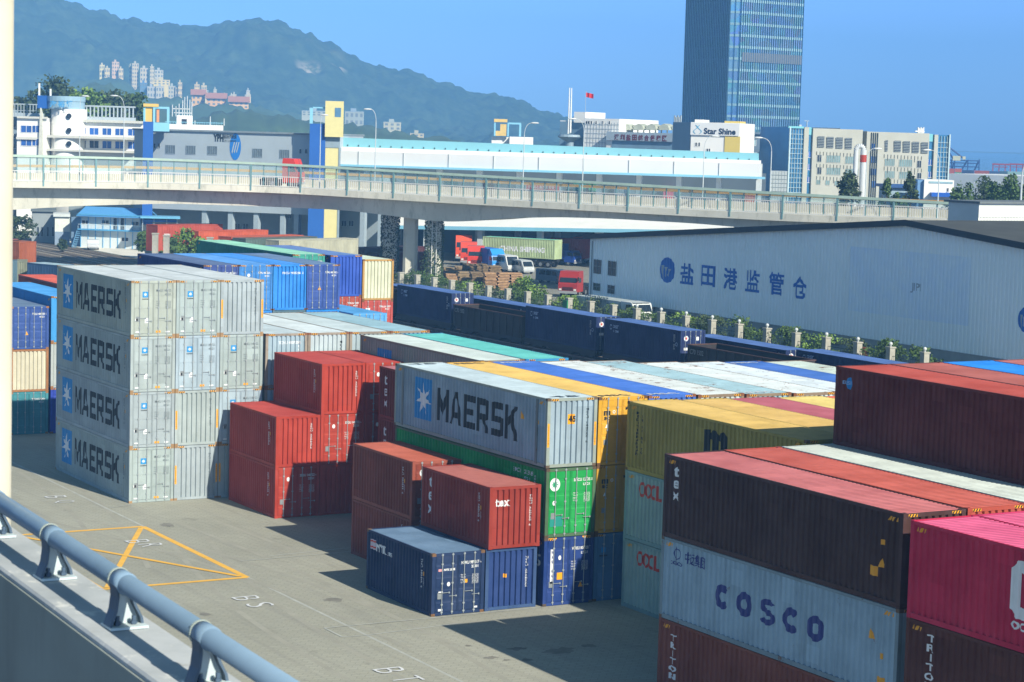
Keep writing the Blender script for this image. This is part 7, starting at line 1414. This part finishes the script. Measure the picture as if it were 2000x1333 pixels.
# ================================================================ MOUNTAIN
SKY = [(-400,-150),(-100,-70),(0,-28),(60,-14),(110,0),(200,28),(300,45),(400,56),(440,50),(480,45),(540,52),(600,75),(650,97),(700,128),(760,140),(820,152),(900,178),(960,188),(1000,195),(1060,218),(1110,232),(1150,243),(1250,262),(1400,280),(2400,330)]
def smask(u):
    return interp(SKY, max(-399, min(2399, u)))
def mountain():
    R = random.Random(11); nu, nr = 480, 150; u0, u1 = -260, 1420; r0, r1 = 1850, 3500; vs = []; RR = 2650.0
    from mathutils import noise as mn
    for j in range(nr):
        r = r0+(r1-r0)*j/(nr-1)
        for i in range(nu):
            u = u0+(u1-u0)*i/(nu-1); top = at(u, smask(u), RR).z; p = at(u, 250, r)
            f = min(1, max(0, (r-r0)/(RR-r0))); s = (f*f*(3-2*f))**0.9 if r <= RR else 1-((r-RR)/(r1-RR))**1.5*0.8
            g1 = mn.fractal(Vector((p.x/420, p.y/420, 0)), 0.9, 2.1, 5)*38*math.sin(min(1, f)*math.pi)*(1 if f < 1 else 0); rid = abs(mn.noise(Vector((p.x/260, p.y/260, 3))))*30*math.sin(min(1, f)*math.pi)
            z = max(top, 0)*s+(g1-rid)*(0.35+0.65*min(1, max(top, 0)/90))+(mn.noise(Vector((p.x/22, p.y/22, 7)))*9+mn.noise(Vector((p.x/9, p.y/9, 9)))*5)*(1 if top > 4 else 0.1)
            if top < 6: z = min(z, top*s+1)
            vs.append((p.x, p.y, z-2 if j else -3))
    m = MB(); m.add(vs, [(j*nu+i, j*nu+i+1, (j+1)*nu+i+1, (j+1)*nu+i) for j in range(nr-1) for i in range(nu-1)])
    mt, t_, b = nodes('forested_hill'); oc = N(t_, 'ShaderNodeTexCoord').outputs['Object']
    x = mix(t_, ramp(t_, noise(t_, oc, 0.02, 6, 0.7), 0.35, 0.65), (0.03, 0.055, 0.025), (0.07, 0.105, 0.045)); x = mix(t_, ramp(t_, noise(t_, oc, 0.09, 4, 0.7), 0.40, 0.62, (0,0,0), (0.75,)*3), x, (0.018, 0.035, 0.018)); x = mix(t_, ramp(t_, noise(t_, oc, 0.006, 8, 0.72), 0.62, 0.70, (0,0,0), (0.35,)*3), x, (0.16, 0.17, 0.09))
    for (u, v, D, rad) in ((603,148,2380,9),(655,132,2430,6),(640,160,2400,5),(430,160,2250,5)):
        c_ = at(u, v, D); cv = N(t_, 'ShaderNodeVectorMath', operation='DISTANCE'); t_.links.new(oc, cv.inputs[0]); cv.inputs[1].default_value = (c_.x, c_.y, c_.z); mr = N(t_, 'ShaderNodeMapRange'); mr.inputs[1].default_value = rad*2.6; mr.inputs[2].default_value = rad*0.6; t_.links.new(cv.outputs['Value'], mr.inputs[0])
        mu = N(t_, 'ShaderNodeMath', operation='MULTIPLY'); t_.links.new(mr.outputs[0], mu.inputs[0]); t_.links.new(ramp(t_, noise(t_, oc, 0.03, 6, 0.7), 0.46, 0.56), mu.inputs[1]); x = mix(t_, mu.outputs[0], x, (0.42, 0.36, 0.27))
    t_.links.new(x, b.inputs['Base Color']); b.inputs['Roughness'].default_value = 1; b.inputs['Specular IOR Level'].default_value = 0.05
    o = link('hills', m.mesh('hills', True), mt, None, kind='structure'); return o
mountain()
# dark wooded foothill left of the apartments
def foothill(lab, pts, D, dep, mat, name='wooded_foothill'):
    m = MB(); n = 60; from_ = pts[0][0]; to = pts[-1][0]; R = random.Random(int(D)); vs = []
    for j, (dd, k) in enumerate(((0, 0.0), (0.25, 0.55), (0.6, 0.9), (1.0, 1.0), (1.6, 0.6), (2.2, 0.0))):
        for i in range(n): u = from_+(to-from_)*i/(n-1); z = at(u, interp(pts, u), D+dep).z; p = at(u, 250, D+dep*dd); vs.append((p.x, p.y, z*k+R.uniform(-1.5, 1.5)*(k > 0)))
    m.add(vs, [(j*n+i, j*n+i+1, (j+1)*n+i+1, (j+1)*n+i) for j in range(5) for i in range(n-1)]); return struct(name, m, mat, True)
HILLM = flat('#4c6234', 1, 0, 0.35, 0.02, 'woodland')
foothill('', [(-100,205),(25,200),(110,178),(160,170),(200,160),(240,175),(290,205),(330,222),(400,240),(480,246)], 1250, 200, HILLM)
foothill('', [(360,238),(420,222),(470,214),(520,224),(600,232),(700,244),(800,262),(900,275)], 1150, 160, HILLM)
foothill('', [(100,168),(185,153),(245,156),(262,174),(285,166),(335,162),(352,190),(420,196),(520,215),(700,240)], 1905, 60, HILLM)
foothill('', [(150,185),(262,178),(286,191),(355,192),(372,199),(420,196),(480,200),(560,228),(640,242)], 1782, 40, HILLM)
foothill('', [(300,212),(350,206),(373,205),(440,207),(484,212),(540,228),(640,240),(800,262)], 1620, 40, HILLM)
# ---- apartment towers on the slope
def apt(u0, v0, u1, v1, D, col, lab, roof=None, bands=True, dark='#7f8a90'):
    F = Fac(u0, D, u1, D); t = F.th('apartment_building', lab, 'building', 'apartment buildings on the hillside'); a = F.px(u0, v1); b = F.px(u1, v1); z0 = a[1]; z1 = F.px((u0+u1)/2, v0)[1]; W_ = b[0]-a[0]
    m = MB(); m.box(0, 0, z0-25, W_, 16, z1); part('wall', m, flat(tuple(min(0.95, v*k_) for v, k_ in zip(lin(col), (1.35, 1.18, 0.92))), 0.8, 0, 0.04, 0.05), t)
    fl = max(2, int((z1-z0)/3.3)); nc = max(3, int(W_/3)); m = MB()
    for f in range(fl):
        for c in range(nc): x = W_*(c+0.25)/nc; z = z0+(z1-z0)*(f+0.3)/fl; m.box(x, -0.15, z, x+W_*0.5/nc, -0.01, z+(z1-z0)*0.5/fl)
    part('window_rows', m, flat(dark, 0.4, 0, 0.2, 0.1), t)
    m = MB(); 
    if roof: m.prism([(-2, z1), (8, z1+4.5), (18, z1)], -1, W_+1, 'x')
    else: m.box(W_*0.3, 3, z1, W_*0.6, 9, z1+2.5); m.box(-0.1, -0.1, z1, W_+0.1, 16.1, z1+0.5)
    part('roof', m, flat(roof or col, 0.8), t)
for a in ((193,128,203,153,2080,'#e4d8a8','leftmost cream apartment block high on the hill'),(203,134,213,154,2075,'#d8cfa4','second cream apartment block from the left on the hill'),(217,122,231,150,2075,'#d8bfa8','pinkish apartment tower, tallest of the left hillside group'),(230,135,239,155,2070,'#dccfa8','small cream apartment block right of the pinkish tower'),
          (250,130,256,160,2000,'#cfd0b8','thin tower at the left of the second hillside group'),(256,125,269,176,1990,'#c9c4b0','tallest grey-beige tower of the second hillside group'),(272,134,288,160,1985,'#c4c4b8','wide tower with grey balconies in the second hillside group'),(291,131,299,162,1980,'#cdcab4','narrow beige tower in the second hillside group'),(300,138,317,160,1980,'#c2c6c0','rightmost high tower of the second hillside group'),
          (298,157,330,166,1930,'#e0d2a4','low cream terrace between the upper and lower towers'),(286,170,303,192,1860,'#b4bcc0','left block of the lower grey row on the hill'),(303,170,319,192,1858,'#bcc2c0','middle block of the lower grey row on the hill'),(327,169,342,192,1850,'#b8bdb4','beige-grey block right of the blue gap on the hill'),(341,172,352,192,1848,'#c0bca8','block with balconies in the lower row on the hill'),(346,162,354,192,1846,'#cfc4a4','slim tall tower at the right end of the lower row'),
          (272,163,286,186,1870,'#5f86b0','blue shaded block between the hillside towers'),(378,166,388,180,1800,'#d4c49c','small ochre tower above the red roofs'),(391,168,402,186,1800,'#d0c8a8','small cream tower above the red roofs, right of the ochre one')): apt(*a)
for a in ((373,186,399,205,1700,'#d8b888','large ochre villa block with a red roof, leftmost of the red-roofed ones'),(402,193,440,207,1690,'#d8b48a','long ochre block with a red roof in the middle of the red-roofed ones'),(446,200,484,212,1680,'#dcbc94','long ochre block with a red roof, rightmost of the red-roofed ones')): apt(*a, roof='#c08468')
R = random.Random(21)
for i in range(16):
    u = R.uniform(395, 480); v = R.uniform(176, 196); apt(u, v, u+R.uniform(5, 9), v+R.uniform(4, 7), 1900+i*6, R.choice(['#d0ccb8', '#c4c8c4', '#dad0b4']), 'tiny pale house scattered on the slope above the red roofs', dark='#8090a0')
for a in ((672,219,709,246,1500,'#9aacb8','grey-blue slab block right of the yellow gate tower'),(588,218,636,226,1550,'#a8b8c0','long pale slab behind the blue gate tower'),(748,240,782,255,1500,'#b4bcb4','pale terraced block right of the street lamp on the hill foot'),(800,262,827,273,1480,'#c0bca4','small cream terraced block low on the hill foot'),(568,249,603,262,1300,'#c49c8c','pinkish low houses left of the blue gate tower'),(490,237,505,246,1350,'#c8ccc8','small white house alone on the lower slope')): apt(*a)

# ================================================================ FOREGROUND: parapet, tube rail, post
XR = 3.45
P1 = onx(97.5, 1044, XR); P2 = onx(393, 1236, XR); sl_z = (P2.z-P1.z)/(P2.y-P1.y); zr = lambda y: P1.z+sl_z*(y-P1.y)
TUBE = paint('#7f9cb4', 0.12, 0.36); CAST = flat('#c8d8da', 0.55, 0.0, 0.12, 8, 'grey_cast_iron'); CASTD = flat('#4f6478', 0.55, 0.1, 0.1, 6)  # one cast iron: sunlit web and shaded flange tones put into the colours
t = thing('guard_rail', 'blue-grey tubular guard rail on cast brackets along the road edge in the foreground', 'guard rail', (XR, 9.0, 16.8))
rel = lambda x, y, z: (x-XR, y-9.0, z-16.8)
rt = 0.048
m = MB(); m.tube(rel(XR, 6.0, zr(6.0)), rel(XR, 16, zr(16)), rt, n=28); part('tube', m, TUBE, t, True)
y_k = [P1.y, onx(234, 1137, XR).y, P2.y]; pitch = (y_k[0]-y_k[2])/2
zb_ = onx(128, 1143, XR).z
m0 = None
for k in range(-3, 6):
    y = y_k[0]-pitch*k; z = zr(y)
    m = MB(); m.tube(rel(XR, y+0.0, zr(y)), rel(XR, y-0.12, zr(y-0.12)), rt+0.006, n=28); part('sleeve', m, TUBE, t, True)
    m = MB(); m.tube(rel(XR, y+0.008, zr(y)), rel(XR, y-0.008, zr(y)), rt+0.009, n=28); part('weld_ring', m, flat('#b9c4b8', 0.5), t)
    zb = z-(P1.z-zb_); h = z-zb; yc = y-0.04
    Lc = [(-0.040, z-0.01), (-0.036, z-h*0.30), (-0.044, z-h*0.60), (-0.070, zb+0.012)]; Rc = [(0.036, z-0.01), (0.030, z-h*0.30), (0.050, z-h*0.55), (0.078, z-h*0.80), (0.084, zb+0.012)]
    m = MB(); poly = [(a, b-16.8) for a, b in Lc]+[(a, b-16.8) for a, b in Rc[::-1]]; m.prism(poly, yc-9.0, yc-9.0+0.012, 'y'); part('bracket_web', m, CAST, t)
    for cc_, sg in ((Lc, -1), (Rc, 1)):
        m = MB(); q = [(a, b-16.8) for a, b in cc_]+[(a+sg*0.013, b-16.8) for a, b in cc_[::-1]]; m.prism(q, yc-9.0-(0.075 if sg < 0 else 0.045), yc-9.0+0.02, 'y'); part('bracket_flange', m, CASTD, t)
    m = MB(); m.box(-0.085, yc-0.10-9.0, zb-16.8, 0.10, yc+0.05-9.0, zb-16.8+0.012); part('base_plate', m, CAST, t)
    for xx in (-0.035, 0.045):
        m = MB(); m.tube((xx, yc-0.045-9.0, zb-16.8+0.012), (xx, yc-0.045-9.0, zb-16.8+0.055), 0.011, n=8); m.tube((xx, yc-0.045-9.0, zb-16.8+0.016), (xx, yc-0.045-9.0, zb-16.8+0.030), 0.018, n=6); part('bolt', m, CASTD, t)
# parapet
xi = onz(165, 1217, zb_).x; xo = onz(280, 1208, zb_).x+0.06
m_, t_, b_ = nodes('weathered_parapet'); oc = N(t_, 'ShaderNodeTexCoord').outputs['Object']; x = mix(t_, ramp(t_, noise(t_, oc, 1.6, 6, 0.65), 0.35, 0.65), (0.30, 0.33, 0.34), (0.42, 0.45, 0.46)); x = mix(t_, ramp(t_, noise(t_, oc, 6.0, 7, 0.75), 0.56, 0.68, (0,0,0), (0.7,)*3), x, (0.70, 0.70, 0.64)); x = mix(t_, ramp(t_, noise(t_, oc, 3.0, 5, 0.7, (1, 1, 3)), 0.62, 0.72, (0,0,0), (0.5,)*3), x, (0.22, 0.21, 0.18)); t_.links.new(x, b_.inputs['Base Color']); b_.inputs['Roughness'].default_value = 0.8
t = thing('concrete_parapet', 'grey concrete road parapet with a weathered pale top under the tube rail', 'parapet', (xi, 0, 0)); rel2 = zb_
m = MB(); ya, yb = 2.0, 40.0; za, zc = rel2+sl_z*(ya-P1.y), rel2+sl_z*(yb-P1.y)
m.add([(0, ya, za-0.9), (xo-xi, ya, za-3.0), (xo-xi, ya, za), (0.012, ya, za), (0, ya, za-0.012), (0, yb, zc-0.9), (xo-xi, yb, zc-3.0), (xo-xi, yb, zc), (0.012, yb, zc), (0, yb, zc-0.012)], [(0,1,2,3,4),(9,8,7,6,5),(0,5,6,1),(1,6,7,2),(2,7,8,3),(3,8,9,4),(4,9,5,0)]); part('wall', m, m_, t)
m = MB(); m.add([(-0.012, ya, za-1.5), (-0.003, ya, za-1.5), (-0.003, ya, za-0.03), (-0.012, ya, za-0.03), (-0.012, yb, zc-1.5), (-0.003, yb, zc-1.5), (-0.003, yb, zc-0.03), (-0.012, yb, zc-0.03)], [(0,1,2,3),(7,6,5,4),(0,4,5,1),(1,5,6,2),(2,6,7,3),(3,7,4,0)]); part('inner_face', m, paint('#a4aea8', 0.15), t)
m = MB(); m.add([(-6, ya, za-0.92), (0.1, ya, za-0.92), (0.1, yb, zc-0.92), (-6, yb, zc-0.92), (-6, ya, za-1.6), (0.1, ya, za-1.6), (0.1, yb, zc-1.6), (-6, yb, zc-1.6)], [(0,1,2,3),(4,7,6,5),(0,4,5,1),(3,2,6,7),(0,3,7,4),(1,5,6,2)]); o = link('elevated_road', m.mesh('elevated_road'), ASPH_D, None, (xi, 0, 0), kind='structure')
# lamp post at the left
a = onx(22, 940, xo+0.25); D_ = math.hypot(a.x, a.y); rr = 0.16; ctr = Vector((a.x, a.y, 0))-Vector((CR.x, CR.y, 0)).normalized()*rr
t = thing('light_pole', 'thick cream-white pole cutting off the left edge of the picture', 'pole', (ctr.x, ctr.y, 0)); m = MB(); m.tube((0,0,0), (0,0,26), rr, rr*0.97, 32); part('shaft', m, flat('#cfcab4', 0.5, 0, 0.10, 1.5, 'cream_pole_paint'), t, True); m = MB(); m.box(-0.3, -0.3, a.z-1.3, 0.3, 0.3, a.z-1.26); part('flange', m, CAST, t)

# ================================================================ HAZE
def haze():
    m, t, b = nodes('haze_air'); t.nodes.remove(b)
    v = N(t, 'ShaderNodeVolumePrincipled'); v.inputs['Color'].default_value = (0.18, 0.46, 0.88, 1); v.inputs['Density'].default_value = HAZE_D; v.inputs['Anisotropy'].default_value = -0.35
    t.links.new(v.outputs[0], t.nodes['Material Output'].inputs['Volume'])
    mb = MB(); mb.box(-900, -60, -1, 3900, 4600, 300)
    link('haze', mb.mesh('haze'), m, None, kind='stuff')
HAZE_D = 0.00033
haze()
